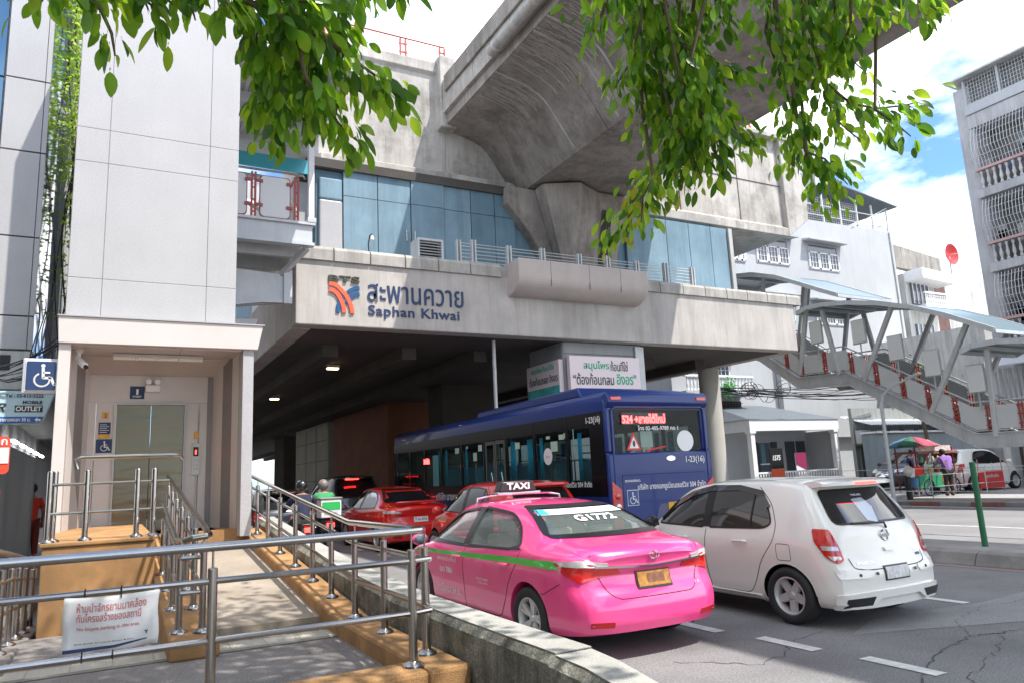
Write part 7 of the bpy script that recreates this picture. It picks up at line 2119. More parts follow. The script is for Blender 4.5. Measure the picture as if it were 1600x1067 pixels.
def person(label, loc, rz, pose, shirt, trousers, sleeve=True, hair=True, helmet=None, group=None):
    p = thing('person', label, 'person', (0, 0, 0), group)
    J = dict(pose)
    E_ = [('pelvis', 'waist'), ('waist', 'chest'), ('chest', 'neck'), ('neck', 'head0'), ('head0', 'head1'), ('head1', 'head2'),
          ('chest', 'shL'), ('shL', 'elL'), ('elL', 'wrL'), ('chest', 'shR'), ('shR', 'elR'), ('elR', 'wrR'),
          ('pelvis', 'hipL'), ('hipL', 'knL'), ('knL', 'anL'), ('anL', 'toL'), ('pelvis', 'hipR'), ('hipR', 'knR'), ('knR', 'anR'), ('anR', 'toR')]
    for s_ in 'LR':
        w_ = Vector(J['wr' + s_][:3]); e_ = Vector(J['el' + s_][:3]); d = (w_ - e_).normalized()
        side = d.cross(Vector((0, 0, 1)));
        if side.length < .1: side = Vector((1, 0, 0))
        side.normalize()
        pm_ = w_ + d * .06
        J['pa' + s_] = (*pm_, .030); E_.append(('wr' + s_, 'pa' + s_))
        for k, (off_, ln_) in enumerate(((-.030, .060), (-.010, .075), (.010, .070), (.028, .055))):
            a = w_ + d * .09 + side * off_; b = a + d * ln_ * .55 + Vector((0, 0, -.006)); c_ = b + d * ln_ * .35 + Vector((0, 0, -.016))
            J['f%d0' % k + s_] = (*a, .011); J['f%d1' % k + s_] = (*b, .010); J['f%d2' % k + s_] = (*c_, .008)
            E_ += [('pa' + s_, 'f%d0' % k + s_), ('f%d0' % k + s_, 'f%d1' % k + s_), ('f%d1' % k + s_, 'f%d2' % k + s_)]
        t0 = w_ + d * .035 + side * -.035; t1 = t0 + d * .03 + side * -.02; t2 = t1 + d * .025
        J['t1' + s_] = (*t1, .011); J['t2' + s_] = (*t2, .009)
        E_ += [('pa' + s_, 't1' + s_), ('t1' + s_, 't2' + s_)]
    obj('body', skin_mesh(J, E_), p, skin_m)
    h1 = Vector(J['head1'][:3]); fwd = Vector(J['face'][:3]) if 'face' in J else Vector((0, 1, 0))
    sd_ = fwd.cross(Vector((0, 0, 1))).normalized()
    if helmet is None:
        hb = MB().ball(h1 + Vector((0, 0, .035)) - fwd * .015, .112, 14, 10, .92, 1.0, 1.02)
        lpart('hair', hb, hair_m, p)
    else:
        lpart('helmet', MB().ball(h1 + Vector((0, 0, .04)), .135, 16, 12, .95, 1.08, 1.0), helmet, p)
    lpart('nose', MB().ball(h1 + fwd * .105 + Vector((0, 0, -.01)), .016, 8, 6, .8, 1, 1.3), skin_m, p)
    for s_ in (-1, 1):
        lpart('ear', MB().ball(h1 + sd_ * s_ * .092 + Vector((0, 0, -.005)), .024, 8, 6, .4, .8, 1.3), skin_m, p)
    def cloth(name, ks, es, grow, m_, root):
        JJ = {k: (*J[k][:3], (J[k][3] if not isinstance(J[k][3], tuple) else max(J[k][3])) + grow) for k in ks}
        obj(name, skin_mesh(JJ, es, name, 2, root), p, m_)
    def mid(a, b, t): 
        A = Vector(J[a][:3]); B = Vector(J[b][:3]); q = A.lerp(B, t)
        ra = J[a][3] if not isinstance(J[a][3], tuple) else max(J[a][3]); rb = J[b][3] if not isinstance(J[b][3], tuple) else max(J[b][3])
        return (*q, ra * (1 - t) + rb * t)
    J['slL'] = mid('shL', 'elL', .75 if not sleeve == 'long' else 1.0); J['slR'] = mid('shR', 'elR', .75 if not sleeve == 'long' else 1.0)
    J['hem'] = mid('pelvis', 'waist', -.25)
    ks = ['hem', 'waist', 'chest', 'neckb', 'shL', 'slL', 'shR', 'slR']
    J['neckb'] = mid('chest', 'neck', .55)
    es = [('hem', 'waist'), ('waist', 'chest'), ('chest', 'neckb'), ('chest', 'shL'), ('shL', 'slL'), ('chest', 'shR'), ('shR', 'slR')]
    if sleeve == 'long':
        J['cuL'] = mid('elL', 'wrL', .9); J['cuR'] = mid('elR', 'wrR', .9)
        ks += ['cuL', 'cuR']; es += [('slL', 'cuL'), ('slR', 'cuR')]
    cloth('shirt', ks, es, .022, shirt, 'waist')
    J['cfL'] = mid('knL', 'anL', .85); J['cfR'] = mid('knR', 'anR', .85)
    cloth('trousers', ['pelvis', 'waistb', 'hipL', 'knL', 'cfL', 'hipR', 'knR', 'cfR'] if False else ['pelvis', 'hipL', 'knL', 'cfL', 'hipR', 'knR', 'cfR'],
          [('pelvis', 'hipL'), ('hipL', 'knL'), ('knL', 'cfL'), ('pelvis', 'hipR'), ('hipR', 'knR'), ('knR', 'cfR')], .018, trousers, 'pelvis')
    for s_ in 'LR':
        a = Vector(J['an' + s_][:3]); t_ = Vector(J['to' + s_][:3])
        lpart('shoe', MB().ball((a + t_) / 2 + Vector((0, 0, -.02)), .075, 10, 8, .62, 1.65, .62), black, p)
    p.location = loc; p.rotation_euler = (0, 0, rz)
    return p
STAND = {'pelvis': (0, 0, .95, .125), 'waist': (0, 0, 1.12, .115), 'chest': (0, .0, 1.34, .135), 'neck': (0, .01, 1.50, .052), 'head0': (0, .02, 1.57, .06), 'head1': (0, .025, 1.65, .088), 'head2': (0, .02, 1.72, .065),
         'shL': (-.17, 0, 1.41, .055), 'elL': (-.24, -.02, 1.14, .042), 'wrL': (-.22, .12, .92, .028), 'shR': (.17, 0, 1.41, .055), 'elR': (.24, -.02, 1.14, .042), 'wrR': (.23, .12, .92, .028),
         'hipL': (-.09, 0, .90, .095), 'knL': (-.10, .03, .50, .062), 'anL': (-.10, -.01, .10, .042), 'toL': (-.11, .13, .05, .035), 'hipR': (.09, 0, .90, .095), 'knR': (.10, .05, .50, .062), 'anR': (.11, .0, .10, .042), 'toR': (.12, .14, .05, .035)}
def pose(**k):
    d = dict(STAND)
    d.update({a: b for a, b in k.items()})
    return d
purple = mat('purple_cloth', (.30, .16, .48), .85, var=.12, vs=12)
navyc = mat('navy_cloth', (.02, .025, .06), .85); khaki = mat('dark_trousers', (.035, .033, .03), .9)
# vendor seen from behind, bending over the cart, arms forward
vp = pose(chest=(0, .06, 1.32, .145), waist=(0, .0, 1.12, .13), pelvis=(0, 0, .95, .14), neck=(0, .13, 1.46, .052), head0=(0, .16, 1.52, .06), head1=(0, .19, 1.58, .088), head2=(0, .20, 1.65, .065),
          shL=(-.18, .07, 1.39, .06), elL=(-.27, .16, 1.16, .045), wrL=(-.24, .40, 1.10, .028), shR=(.18, .07, 1.39, .06), elR=(.25, .18, 1.16, .045), wrR=(.16, .42, 1.10, .028))
person('person in a purple shirt seen from behind, bending over the food cart', (27.35, 17.0, .14), R(-25), vp, purple, khaki)
person('person in dark navy clothes standing behind the food cart, right of the purple shirt', (28.35, 19.0, .14), R(165), STAND, navyc, khaki)
redc = mat('red_cloth', (.50, .035, .02), .85, var=.1, vs=12)
person('person in a red shirt walking away in the dark arcade at the left edge', (-1.58, 20.5, .14), R(6), pose(knL=(-.10, .14, .52, .062), anL=(-.10, .10, .12, .042), toL=(-.10, .24, .06, .035), anR=(.11, -.22, .14, .042), toR=(.11, -.12, .05, .035), knR=(.10, -.04, .50, .062)), redc, mat('dark_red_cloth', (.16, .02, .015), .9))

# ---- food cart with umbrella
ct = thing('food_cart', 'street food cart with glass box, pots and bicycle wheels on the far pavement', 'cart', (27.6, 18.0, .14))
part('tray', MB().box(26.5, 17.6, .92, 28.9, 18.5, .98), mat('cart_steel', (.38, .38, .37), .4, .5), ct)
part('front_board', MB().box(26.5, 17.58, .45, 28.0, 17.62, .92), mat('cart_board_green', (.03, .25, .12), .6), ct)
part('orange_disc', MB().lathe([(.22, 17.56), (.22, 17.575)], 20, (28.1, 0, .72), 'y'), mat('disc_orange', (.85, .18, .02), .5), ct)
part('blue_bucket', MB().lathe([(.14, .5), (.17, .85)], 14, (26.35, 17.7, 0)), mat('bucket_blue', (.05, .16, .30), .5), ct)
part('red_box', MB().box(26.2, 17.5, .95, 26.65, 17.8, 1.25), redpaint, ct, bevel=.02)
part('white_bucket', MB().lathe([(.15, .98), (.18, 1.3)], 14, (26.0, 17.6, -.1)), signwhite, ct)
fm = MB()
for x in (26.55, 28.85):
    for y in (17.65, 18.45): fm.box(x - .02, y - .02, .3, x + .02, y + .02, 1.95)
fm.box(28.2, 17.6, .5, 29.3, 17.63, .53).box(28.2, 17.6, 1.2, 29.3, 17.63, 1.23).box(29.28, 17.6, .5, 29.31, 17.63, 1.22)
part('frame', fm, mat('cart_frame_red', (.30, .04, .03), .5), ct)
part('roof_board', MB().box(26.5, 17.5, 1.72, 28.95, 18.5, 1.80), mat('cart_roof', (.35, .12, .10), .6), ct)
part('menu_strip', MB().box(26.6, 17.48, 1.80, 28.5, 17.5, 2.0), mat('menu_paper', (.60, .50, .45), .7, var=.35, vs=14), ct)
part('glass_box', MB().box(27.6, 17.7, 1.0, 28.7, 18.3, 1.4), busglass, ct)
cols = [(.65, .45, .08), (.10, .35, .12), (.55, .10, .06), (.6, .55, .45)]
for i in range(9):
    x = 26.7 + i * .24
    part('food_bag', MB().ball((x, 17.9 + .15 * (i % 2), 1.08), .10, 8, 6, 1, 1, 1.1), mat('goods%d' % (i % 4), cols[i % 4], .7), ct)
for i in range(6):
    part('hanging_bag', MB().ball((26.75 + i * .33, 17.55, 1.50), .09, 8, 6, .7, .5, 1.4), mat('goods%d' % ((i + 1) % 4), cols[(i + 1) % 4], .7), ct)
for x in (27.0, 28.6):
    w_ = part('wheel', MB().lathe([(.29, -.02), (.32, -.02), (.32, .02), (.29, .02), (.29, -.02)], 24, (x, 17.56, .46), 'y', cap=False), rubber, ct)
    sp_ = MB()
    for a in range(8): sp_.tube([(x, 17.56, .46), (x + .29 * math.cos(a * .785), 17.56, .46 + .29 * math.sin(a * .785))], .006, 4)
    part('spoke', sp_, chrome, w_, kind='stuff')
um = thing('market_umbrella', 'large market umbrella in red, pink, green and blue segments over the food cart', 'umbrella', (26.6, 17.9, .14))
part('pole', MB().tube([(26.7, 17.8, .14), (26.65, 17.8, 2.35)], .022, 8), white, um)
uc = [(.02, .13, .07), (.38, .06, .10), (.40, .07, .11), (.02, .15, .08), (.16, .02, .03), (.02, .13, .07), (.07, .25, .33), (.06, .20, .30)]
for i in range(8):
    a0, a1 = 2 * math.pi * i / 8, 2 * math.pi * (i + 1) / 8
    vs = []; n = 5
    for k in range(n + 1):
        t = k / n; r_ = 1.0 * t; z = 2.36 - .40 * t ** 1.7
        for a in (a0, (a0 + a1) / 2, a1):
            sgn = .03 * t if a != (a0 + a1) / 2 else 0
            vs.append((26.65 + r_ * math.cos(a) * .97, 17.8 + r_ * math.sin(a) * .97, z + sgn))
    fs = []
    for k in range(n):
        for q in range(2): fs.append((k * 3 + q, k * 3 + q + 1, k * 3 + 4 + q, k * 3 + 3 + q))
    o = part('umbrella_segment', MB().add(vs, fs), mat('umb%d' % i, uc[(i + 4) % 8], .7), um, smooth=True)
    sd = o.modifiers.new('t', 'SOLIDIFY'); sd.thickness = .006
    part('rib', MB().tube([vs[0], vs[9], vs[15]], .008, 4), greysteel, um)

# ---- red board barrier
rbd = thing('red_notice_board', 'red steel notice board with two rows of pale writing on the far pavement', 'sign', (30, 17, .14))
part('board', MB().box(29.28, 17.0, .30, 30.9, 17.04, .96), mat('board_red', (.50, .04, .035), .5, var=.1, vs=3), rbd)
part('lettering', text_mb('จุดรับส่ง', (29.7, 16.99, .66), (1, 0, 0), (0, 0, 1), .85, .18, bold=.03, ext=.004), mat('board_text', (.50, .42, .36), .6), rbd)
part('lettering', text_mb('ผู้โดยสาร', (29.7, 16.99, .40), (1, 0, 0), (0, 0, 1), .85, .18, bold=.03, ext=.004), mat('board_text2', (.40, .10, .08), .6), rbd)
for x in (29.3, 30.88): part('leg', MB().tube([(x, 17.02, .14), (x, 17.02, 1.4)], .02, 6), mat('board_leg', (.45, .25, .18), .6), rbd)
fnc = thing('wire_fence', 'low wire fence strung before the food cart along the far pavement', 'fence', (27, 16.6, .14))
for x in (25.5, 28.8, 32): part('post', MB().tube([(x, 16.5, .14), (x, 16.5, 1.1)], .02, 6), greysteel, fnc)
for z in (.55, .95): part('wire', MB().tube([(24.5, 16.5, z), (32.5, 16.5, z)], .008, 5), greysteel, fnc)
cn = thing('white_cone', 'white road cone standing before the porch shop railing', 'cone', (33.5, 25.6, .14))
part('cone', MB().lathe([(.30, .14), (.30, .18), (.20, .2), (.10, .95), (.08, 1.0)], 14, (32.2, 23.6, 0)), signwhite, cn, smooth=True)

# ---- motorbikes
def motorbike(label, loc, rz, bodym, box=None, lit=True):
    b = thing('motorbike', label, 'motorbike', (0, 0, 0))
    for y in (0.0, 1.25):
        w_ = lpart('wheel', MB().lathe([(.22, -.04), (.27, -.045), (.295, 0), (.27, .045), (.22, .04), (.22, -.04)], 22, (0, y, .295), 'x', cap=False), rubber, b)
        sp_ = MB()
        for a in range(6): sp_.tube([(0, y, .295), (0, y + .22 * math.cos(a * 1.047), .295 + .22 * math.sin(a * 1.047))], .010, 4)
        lpart('spoke', sp_, chrome, w_, kind='stuff')
    lpart('body', MB().prism(rpoly([(-.25, .62), (-.28, .72), (.25, .70), (.62, .72), (.75, .50), (.95, .55), (1.10, .98), (1.18, .98), (1.10, .45), (.80, .28), (.35, .28), (.15, .45)], .05), 'x', -.11, .11), bodym, b, bevel=.03)
    lpart('seat', MB().prism(rpoly([(-.25, .72), (-.28, .80), (.1, .80), (.62, .74), (.60, .70)], .03), 'x', -.13, .13), black, b, bevel=.03)
    lpart('fork', MB().tube([(0, 1.25, .295), (0, 1.08, .98)], .03, 8), chrome, b)
    lpart('handlebar', MB().tube([(-.33, .98, 1.02), (-.1, 1.05, 1.03), (.1, 1.05, 1.03), (.33, .98, 1.02)], .014, 8), black, b)
    for s_ in (-1, 1):
        lpart('mirror', MB().ball((s_ * .30, 1.0, 1.18), .05, 8, 6, 1, .3, .7).tube([(s_ * .28, 1.0, 1.02), (s_ * .30, 1.0, 1.16)], .006, 4), black, b)
    lpart('tail_lamp', MB().box(-.09, -.30, .62, .09, -.26, .72), lens_red_lit if lit else lens_red, b, bevel=.01)
    lpart('mudguard', MB().prism([(-.30, .58), (-.36, .35), (-.33, .34), (-.22, .60)], 'x', -.06, .06), black, b)
    lpart('number_plate', MB().box(-.08, -.385, .42, .08, -.378, .56), signwhite, b)
    lpart('exhaust', MB().tube([(.14, .5, .28), (.16, -.15, .34)], .045, 10), chrome, b)
    if box:
        bx_ = lpart('delivery_box', MB().box(-.24, -.34, .84, .24, .10, 1.26), signwhite, b, bevel=.02)
        lpart('box_lid', MB().box(-.26, -.36, 1.262, .26, .12, 1.30), mat('box_lid', (.25, .24, .22), .5), bx_, bevel=.01)
        lpart('green_label', MB().box(-.21, -.348, 1.02, .21, -.342, 1.20), box, bx_)
        lpart('label_text', text_mb('DELIVERY', (-.16, -.352, .92), (1, 0, 0), (0, 0, 1), .32, .06, bold=.02, ext=.001), greysteel, bx_)
    b.location = loc; b.rotation_euler = (0, 0, rz)
    return b
grn = mat('rider_green', (.02, .30, .10), .7, var=.12, vs=10)
motorbike('motorbike with a white and green delivery box ridden away behind the ramp railing', (4.55, 17.9, 0), 0, blackp, mat('label_green', (.03, .45, .10), .5))
RIDE = pose(pelvis=(0, .25, .92, .13), waist=(0, .28, 1.08, .12), chest=(0, .36, 1.28, .14), neck=(0, .40, 1.43, .05), head0=(0, .41, 1.48, .06), head1=(0, .42, 1.56, .088), head2=(0, .42, 1.63, .065),
            shL=(-.18, .36, 1.35, .06), elL=(-.30, .55, 1.15, .045), wrL=(-.31, .88, 1.05, .03), shR=(.18, .36, 1.35, .06), elR=(.30, .55, 1.15, .045), wrR=(.31, .88, 1.05, .03),
            hipL=(-.11, .28, .87, .10), knL=(-.22, .68, .72, .065), anL=(-.18, .55, .34, .045), toL=(-.19, .68, .28, .035), hipR=(.11, .28, .87, .10), knR=(.22, .68, .72, .065), anR=(.18, .55, .34, .045), toR=(.19, .68, .28, .035))
greyh = mat('grey_helmet', (.20, .17, .16), .45)
person('person riding the delivery motorbike, in a green and white jacket, seen from behind', (4.55, 17.9, 0), 0, RIDE, grn, khaki, sleeve='long', helmet=greyh)
motorbike('second dark motorbike with a lit red tail lamp left of the delivery motorbike', (3.75, 16.6, 0), 0, blackp)
person('person in dark clothes riding the second motorbike left of the delivery motorbike', (3.75, 16.6, 0), 0, RIDE, navyc, khaki, sleeve='long', helmet=blackp)
motorbike('dark red parked motorbike right of the food cart', (30.2, 18.0, .14), R(75), mat('maroon_bike', (.10, .015, .015), .3, coat=1), lit=False)
# ============================================================ THE OVERHANGING TREE
# branch lines in metres
BR = {
 'a': [[(-0.26,1.88,2.79),(-0.2,1.92,2.78),(-0.14,1.93,2.8),(-0.08,1.97,2.79),(-0.05,2.02,2.75),(-0.04,2.06,2.71)],
   [(-0.21,1.94,2.85),(-0.22,2.0,2.8),(-0.22,2.03,2.78)],
   [(-0.13,2.02,2.89),(-0.02,2.04,2.9),(0.04,2.07,2.89),(0.06,2.12,2.85)],
   [(-0.02,2.06,2.99),(0.11,2.09,2.98),(0.15,2.13,2.94),(0.16,2.16,2.93)],
   [(0.1,1.84,2.88),(0.19,1.87,2.85),(0.23,1.91,2.83),(0.25,1.93,2.83)],
   [(-0.29,1.94,2.84),(-0.16,1.97,2.85),(0.01,1.98,2.89),(0.18,1.96,2.94)]],
 'b': [[(0.13,1.95,2.98),(0.3,1.97,2.95),(0.43,1.99,2.93),(0.53,2.01,2.91),(0.61,2.03,2.88),(0.7,2.04,2.84),(0.76,2.07,2.8)],
   [(0.35,2.02,2.97),(0.38,2.09,2.9),(0.41,2.16,2.81),(0.4,2.23,2.72),(0.4,2.28,2.67)],
   [(0.45,2.09,3.0),(0.49,2.16,2.9),(0.48,2.24,2.81),(0.51,2.28,2.75)],
   [(0.53,2.15,3.01),(0.6,2.21,2.93),(0.69,2.23,2.9),(0.77,2.23,2.88)],
   [(0.45,2.02,2.79),(0.54,2.07,2.71),(0.6,2.09,2.67),(0.65,2.11,2.65)],
   [(0.37,2.06,2.92),(0.36,2.12,2.85),(0.35,2.19,2.77),(0.35,2.22,2.75)],
   [(0.28,2.09,3.04),(0.33,2.14,2.99),(0.34,2.2,2.93)],
   [(0.58,2.04,3.16),(0.58,2.11,3.09),(0.57,2.18,3.04)],
   [(0.56,1.84,3.02),(0.59,1.87,3.0),(0.61,1.89,3.0)],
   [(0.66,1.87,3.07),(0.73,1.89,3.05)],
   [(0.4,2.04,3.08),(0.5,2.07,3.04),(0.59,2.1,3.0),(0.64,2.13,2.96)],
   [(0.41,2.16,3.05),(0.46,2.22,2.97),(0.55,2.27,2.9),(0.62,2.29,2.86)],
   [(0.28,1.94,2.98),(0.38,1.94,2.97),(0.51,1.93,2.98)]],
 'c': [[(1.56,1.95,3.42),(1.57,2.05,3.33),(1.57,2.12,3.29)],
   [(1.68,1.95,3.46),(1.74,2.04,3.32),(1.76,2.14,3.22),(1.75,2.22,3.17),(1.75,2.26,3.15)],
   [(1.78,1.95,3.49),(1.87,2.04,3.35),(1.99,2.04,3.24),(2.0,2.15,3.13),(2.03,2.24,2.98),(2.01,2.36,2.85),(1.98,2.47,2.74),(1.94,2.57,2.65),(1.93,2.61,2.62)],
   [(1.94,1.91,3.52),(2.0,2.05,3.34),(2.06,2.1,3.24),(2.16,2.12,3.12),(2.27,2.11,3.02),(2.35,2.1,2.95)],
   [(1.85,1.97,3.09),(1.97,1.98,2.96),(2.05,2.02,2.83),(2.12,2.01,2.78)],
   [(1.91,2.1,3.0),(2.02,2.12,2.87),(2.08,2.14,2.78)],
   [(1.97,1.81,3.45),(2.01,1.89,3.35),(2.05,1.91,3.32)],
   [(1.86,2.2,3.27),(1.93,2.26,3.14),(1.94,2.32,3.07)],
   [(1.86,2.18,2.76),(1.85,2.24,2.7),(1.87,2.29,2.61)],
   [(1.86,1.97,3.25),(2.0,1.95,3.14),(2.12,1.89,3.11)],
   [(2.07,2.09,2.98),(2.04,2.22,2.86),(2.03,2.29,2.8)],
   [(1.83,2.11,3.41),(1.93,2.16,3.29),(1.98,2.23,3.17),(2.01,2.33,3.02)],
   [(1.87,1.92,3.14),(1.95,1.95,3.02),(1.99,2.05,2.89),(1.99,2.14,2.76)]],
 'd': [[(2.06,1.66,3.38),(2.15,1.74,3.22),(2.24,1.78,3.1),(2.31,1.83,2.96),(2.39,1.87,2.82),(2.46,1.87,2.72),(2.51,1.88,2.64)],
   [(2.2,1.62,3.4),(2.3,1.71,3.21),(2.4,1.75,3.07),(2.49,1.72,2.99),(2.57,1.67,2.96),(2.63,1.6,2.95),(2.68,1.57,2.96)],
   [(2.31,1.6,3.42),(2.41,1.68,3.25),(2.49,1.69,3.16),(2.56,1.68,3.11)],
   [(2.48,1.81,3.12),(2.55,1.85,3.01),(2.63,1.83,2.94),(2.67,1.82,2.91)],
   [(2.44,1.59,2.89),(2.51,1.56,2.83),(2.57,1.55,2.79)],
   [(2.39,1.4,3.34),(2.47,1.42,3.25),(2.53,1.39,3.22),(2.59,1.37,3.18)],
   [(2.4,1.53,3.37),(2.47,1.55,3.29),(2.52,1.53,3.26)],
   [(2.43,1.94,3.04),(2.46,2.02,2.93),(2.51,2.04,2.85)],
   [(2.33,1.82,2.8),(2.39,1.79,2.77),(2.48,1.77,2.67)],
   [(2.31,1.53,3.34),(2.38,1.6,3.22),(2.39,1.67,3.16),(2.41,1.72,3.12)],
   [(2.31,1.77,3.25),(2.31,1.84,3.21),(2.39,1.89,3.09)],
   [(2.35,1.68,3.46),(2.35,1.79,3.39),(2.39,1.87,3.28)]],
}

bark = mat('branch_bark', (.11, .085, .055), .9, bump=.5, bs=25, var=.2, vs=6)
lf = [leafmat('leaf_green', (.075, .185, .018), (.34, .62, .04)), leafmat('leaf_fresh', (.16, .31, .024), (.58, .80, .05)), leafmat('leaf_dark', (.035, .095, .014), (.14, .32, .03)), leafmat('leaf_yellow', (.25, .24, .02), (.6, .55, .04))]
def leaf_geo(ln, wd, fold=.22, bend=.18):
    """pointed oval leaf from the stalk at the origin along +x, slightly folded and arched"""
    st_ = [(0, 0), (.12, .55), (.32, .95), (.55, 1.0), (.78, .72), (.92, .34), (1.0, 0)]
    vs = []; fs = []
    for t, k in st_:
        x = t * ln; z = -bend * ln * t * t; y = k * wd / 2
        vs += [(x, -y, z + fold * y), (x, 0, z), (x, y, z + fold * y)]
    for i in range(len(st_) - 1):
        a = i * 3
        fs += [(a, a + 3, a + 4, a + 1), (a + 1, a + 4, a + 5, a + 2)]
    vs += [(-.14 * ln, -.0025, .004), (-.14 * ln, .0025, .004)]
    fs.append((len(vs) - 2, len(vs) - 1, 1))
    return vs, fs
leafdata = []
for ln_, wd_, fo, be in ((.080, .038, .22, .15), (.070, .036, .35, .30), (.086, .036, .15, .08), (.062, .033, .28, .22)):
    leafdata.append(leaf_geo(ln_, wd_, fo, be))
leafmesh = {}
def leaf_me(i, m_i):
    if (i, m_i) not in leafmesh:
        vs, fs = leafdata[i]
        me = bpy.data.meshes.new('leaf'); me.from_pydata(vs, [], fs); me.polygons.foreach_set('use_smooth', [True] * len(fs)); me.materials.append(lf[m_i]); leafmesh[(i, m_i)] = me
    return leafmesh[(i, m_i)]
tree = thing('overhanging_tree', 'leafy tree whose green branches hang into the top of the picture', 'tree', (-1.6, -1.8, .25))
part('trunk', MB().tube([(-1.6, -1.8, .2), (-1.55, -1.75, 1.2), (-1.4, -1.6, 2.6), (-1.2, -1.3, 4.0)], .20, 14, .13), bark, tree, smooth=True)
part('limb', MB().tube([(-1.2, -1.3, 4.0), (-.6, -.6, 5.4), (.3, .8, 7.0), (1.4, 2.6, 8.2), (2.6, 4.6, 9.2)], .12, 12, .05), bark, tree, smooth=True)
part('limb', MB().tube([(-1.2, -1.3, 4.0), (-1.3, -.3, 5.0), (-1.0, 1.0, 5.6), (-.4, 2.4, 6.0)], .11, 12, .04), bark, tree, smooth=True)
part('limb', MB().tube([(-1.2, -1.3, 4.0), (-.2, -1.0, 5.2), (1.5, -.4, 5.6), (3.0, .6, 5.8)], .10, 12, .04), bark, tree, smooth=True)
rl_ = random.Random(12)
places = []
hub = {'a': (-.6, .9, 5.0), 'b': (-.2, 1.4, 5.2), 'c': (1.6, 1.9, 5.6), 'd': (2.6, 1.6, 5.5)}
spread = {'a': .035, 'b': .042, 'c': .062, 'd': .056}
dens = {'a': 115, 'b': 215, 'c': 280, 'd': 215}
for key, lines in BR.items():
    part('branch', MB().tube([hub[key]] + [tuple(Vector(hub[key]).lerp(Vector(lines[0][0]), t) + Vector((0, 0, .25 * math.sin(3.14 * t)))) for t in (.3, .6, .85)] + [lines[0][0]], .035, 8, .012), bark, tree, smooth=True)
    for li, ln_ in enumerate(lines):
        P = [Vector(p) + Vector((0, 0, .05 if key == 'a' else 0)) for p in ln_]
        if li: 
            up0 = P[0] + Vector((rl_.uniform(-.1, .1), rl_.uniform(-.1, .1), .35))
            part('twig', MB().tube([Vector(hub[key]).lerp(up0, .75), up0] + P, .010, 6, .0022), bark, tree, smooth=True)
        else:
            part('twig', MB().tube(P, .011, 6, .0025), bark, tree, smooth=True)
        L_ = sum((P[i + 1] - P[i]).length for i in range(len(P) - 1))
        n = int(L_ * dens[key])
        for k in range(n):
            t = (k + rl_.random()) / n * L_
            i = 0
            while i < len(P) - 2 and t > (P[i + 1] - P[i]).length: t -= (P[i + 1] - P[i]).length; i += 1
            d = (P[i + 1] - P[i]); q = P[i] + d * min(1, t / max(d.length, 1e-5)); d.normalize()
            sp = spread[key]
            off_ = Vector((rl_.gauss(0, 1), rl_.gauss(0, 1), rl_.gauss(0, .8))) * sp * .62
            out_ = (off_.normalized() * .55 + d * .55 + Vector((rl_.uniform(-.5, .5), rl_.uniform(-.5, .5), -.75))).normalized()
            places.append((key, q + off_, out_, rl_.uniform(.55, 1.10) * (.88 if key in 'cd' else 1.0), rl_.random()))
cam_ = Vector((0, 0, 1.62))
places.sort(key=lambda p: (p[1] - cam_).length / p[3])
def frame(out_, roll):
    x = out_.normalized(); up = Vector((0, 0, 1)); y = up.cross(x)
    if y.length < 1e-3: y = Vector((0, 1, 0))
    y.normalize(); z = x.cross(y)
    c_, s_ = math.cos(roll), math.sin(roll)
    y2 = y * c_ + z * s_; z2 = z * c_ - y * s_
    return Matrix(((x.x, y2.x, z2.x), (x.y, y2.y, z2.y), (x.z, y2.z, z2.z)))
rest = [MB() for _ in lf]
# foliage on the upper lengths of the twigs, above the picture
upper = []
for key, lines in BR.items():
    for li, ln_ in enumerate(lines):
        a_ = Vector(hub[key]); b_ = Vector(ln_[0]) + Vector((0, 0, .30))
        L2 = (b_ - a_).length
        for k in range(int(L2 * 75)):
            t = rl_.uniform(.1, 1.0)
            q = a_.lerp(b_, t) + Vector((rl_.gauss(0, .10), rl_.gauss(0, .10), rl_.gauss(.05, .09)))
            if q.z < b_.z - .02: continue
            upper.append((q, (Vector((rl_.uniform(-1, 1), rl_.uniform(-1, 1), -.6))).normalized(), rl_.uniform(.8, 1.3)))
def which(key, p, u):
    if key == 'c' and p.z < 2.85 and u < .45: return 3 if u < .14 else 1
    return 1 if u < .30 else (2 if u > .72 else 0)
org = worg(tree)
nreal = 0
step_ = max(1, len(places) // 290)
for i, (key, p, out_, sc_, u) in enumerate(places):
    roll = rl_.uniform(-1.3, 1.3); k = rl_.randrange(4)
    mi = which(key, p, u)
    if nreal < 298:
        o = bpy.data.objects.new('leaf', leaf_me(k, mi)); COL.objects.link(o); o.parent = tree
        M3 = frame(out_, roll).to_4x4(); M3.translation = p - org
        o.matrix_local = M3 @ Matrix.Scale(sc_, 4); nreal += 1
    else:
        M3 = frame(out_, roll); vs, fs = leafdata[k]
        rest[mi].add([p + M3 @ (Vector(v) * sc_) for v in vs], fs)
up_mb = MB()
for q, out_, sc_ in upper:
    M3 = frame(out_, rl_.uniform(-1.2, 1.2)); vs, fs = leafdata[rl_.randrange(4)]
    up_mb.add([q + M3 @ (Vector(v) * sc_) for v in vs], fs)
part('upper_foliage', up_mb, lf[0], tree, kind='stuff', recalc=False, smooth=True, ang=180)
for mi, mb in enumerate(rest):
    if mb.v: part('hanging_foliage', mb, lf[mi], tree, kind='stuff', recalc=False, smooth=True, ang=180)
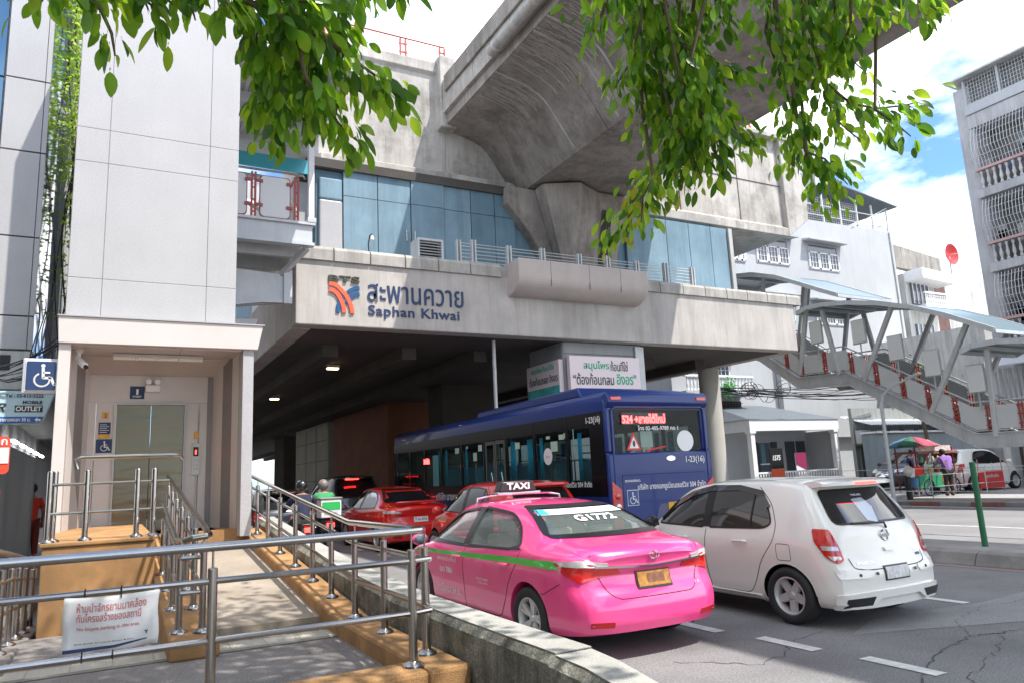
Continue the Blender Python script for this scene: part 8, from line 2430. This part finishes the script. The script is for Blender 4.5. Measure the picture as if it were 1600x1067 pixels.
# crown above the camera (it shades the pavement and the ramp)
crown = MB()
for i in range(9000):
    u = rl_.random()
    cx_, cy_, cz_, sx_, sy_, sz_ = [(2.9, 2.6, 9.0, 1.3, 1.15, .5), (1.6, 2.2, 8.0, 1.3, 1.1, .5), (-.6, 2.2, 7.5, 1.2, 1.1, .5), (1.6, .6, 6.8, 1.6, 1.1, .5)][0 if u < .42 else (1 if u < .68 else (2 if u < .86 else 3))]
    p = Vector((rl_.gauss(cx_, sx_), rl_.gauss(cy_, sy_), rl_.gauss(cz_, sz_)))
    if p.x - .3 * p.z > 2.25 or p.y > 8.6: continue
    dh = math.hypot(p.x, p.y)
    if p.z < 1.62 + dh * 0.80 or p.z < 5.0: continue
    M3 = frame(Vector((rl_.uniform(-1, 1), rl_.uniform(-1, 1), -.3)), rl_.uniform(-1, 1)); vs, fs = leafdata[i % 4]
    crown.add([p + M3 @ (Vector(v) * rl_.uniform(1.7, 2.6)) for v in vs], fs)
part('crown', crown, lf[0], tree, kind='stuff', recalc=False, smooth=True, ang=180)

# climbing plant between the lift tower and the left building
cl = thing('climbing_plant', 'bright green climbing plant between the lift tower and the left building', 'plant', (-.98, 17.5, .2))
cpl = MB()
vines = []
for i in range(7):
    x = -1.05 + rl_.uniform(-.12, .16); y = 17.2 + rl_.uniform(-.3, 1.2)
    pts = [(x + .10 * math.sin(z * 1.3 + i), y, z) for z in np.arange(3.2 + i % 3, 14, .6)]
    part('vine', MB().tube(pts, .018, 5), bark, cl)
for i in range(2600):
    z = 5.0 + 8.5 * rl_.random() ** .75
    if 5.0 < z < 8.0 and rl_.random() < .55: continue
    p = Vector((-1.02 + rl_.gauss(0, .16), 17.4 + rl_.gauss(0, .5), z))
    M3 = frame(Vector((rl_.uniform(-1, 1), rl_.uniform(-1, 1), rl_.uniform(-1, .3))), rl_.uniform(-1, 1)); vs, fs = leafdata[i % 4]
    cpl.add([p + M3 @ (Vector(v) * rl_.uniform(1.0, 1.7)) for v in vs], fs)
part('foliage', cpl, leafmat('vine_leaf', (.22, .40, .04), (.65, .85, .10)), cl, kind='stuff', recalc=False, smooth=True, ang=180)
# a few fallen leaves on the ramp
for i in range(2):
    fl = bpy.data.objects.new('fallen_leaf', leaf_me(i % 4, 3)); COL.objects.link(fl)
    fl.location = ((1.7, 8.6), (1.5, 6.5))[i] + (0,); y = fl.location.y; fl.location.z = (base_z(y) - .125 if y > 7.7 else .262)
    fl.rotation_euler = (0.1, 0, rl_.uniform(0, 6)); fl.scale = (.7, .7, .7)
    fl['label'] = ('small dry leaf on the pale ramp, the farther of two', 'small dry leaf on the pavement near the tactile tiles')[i]; fl['category'] = 'leaf'
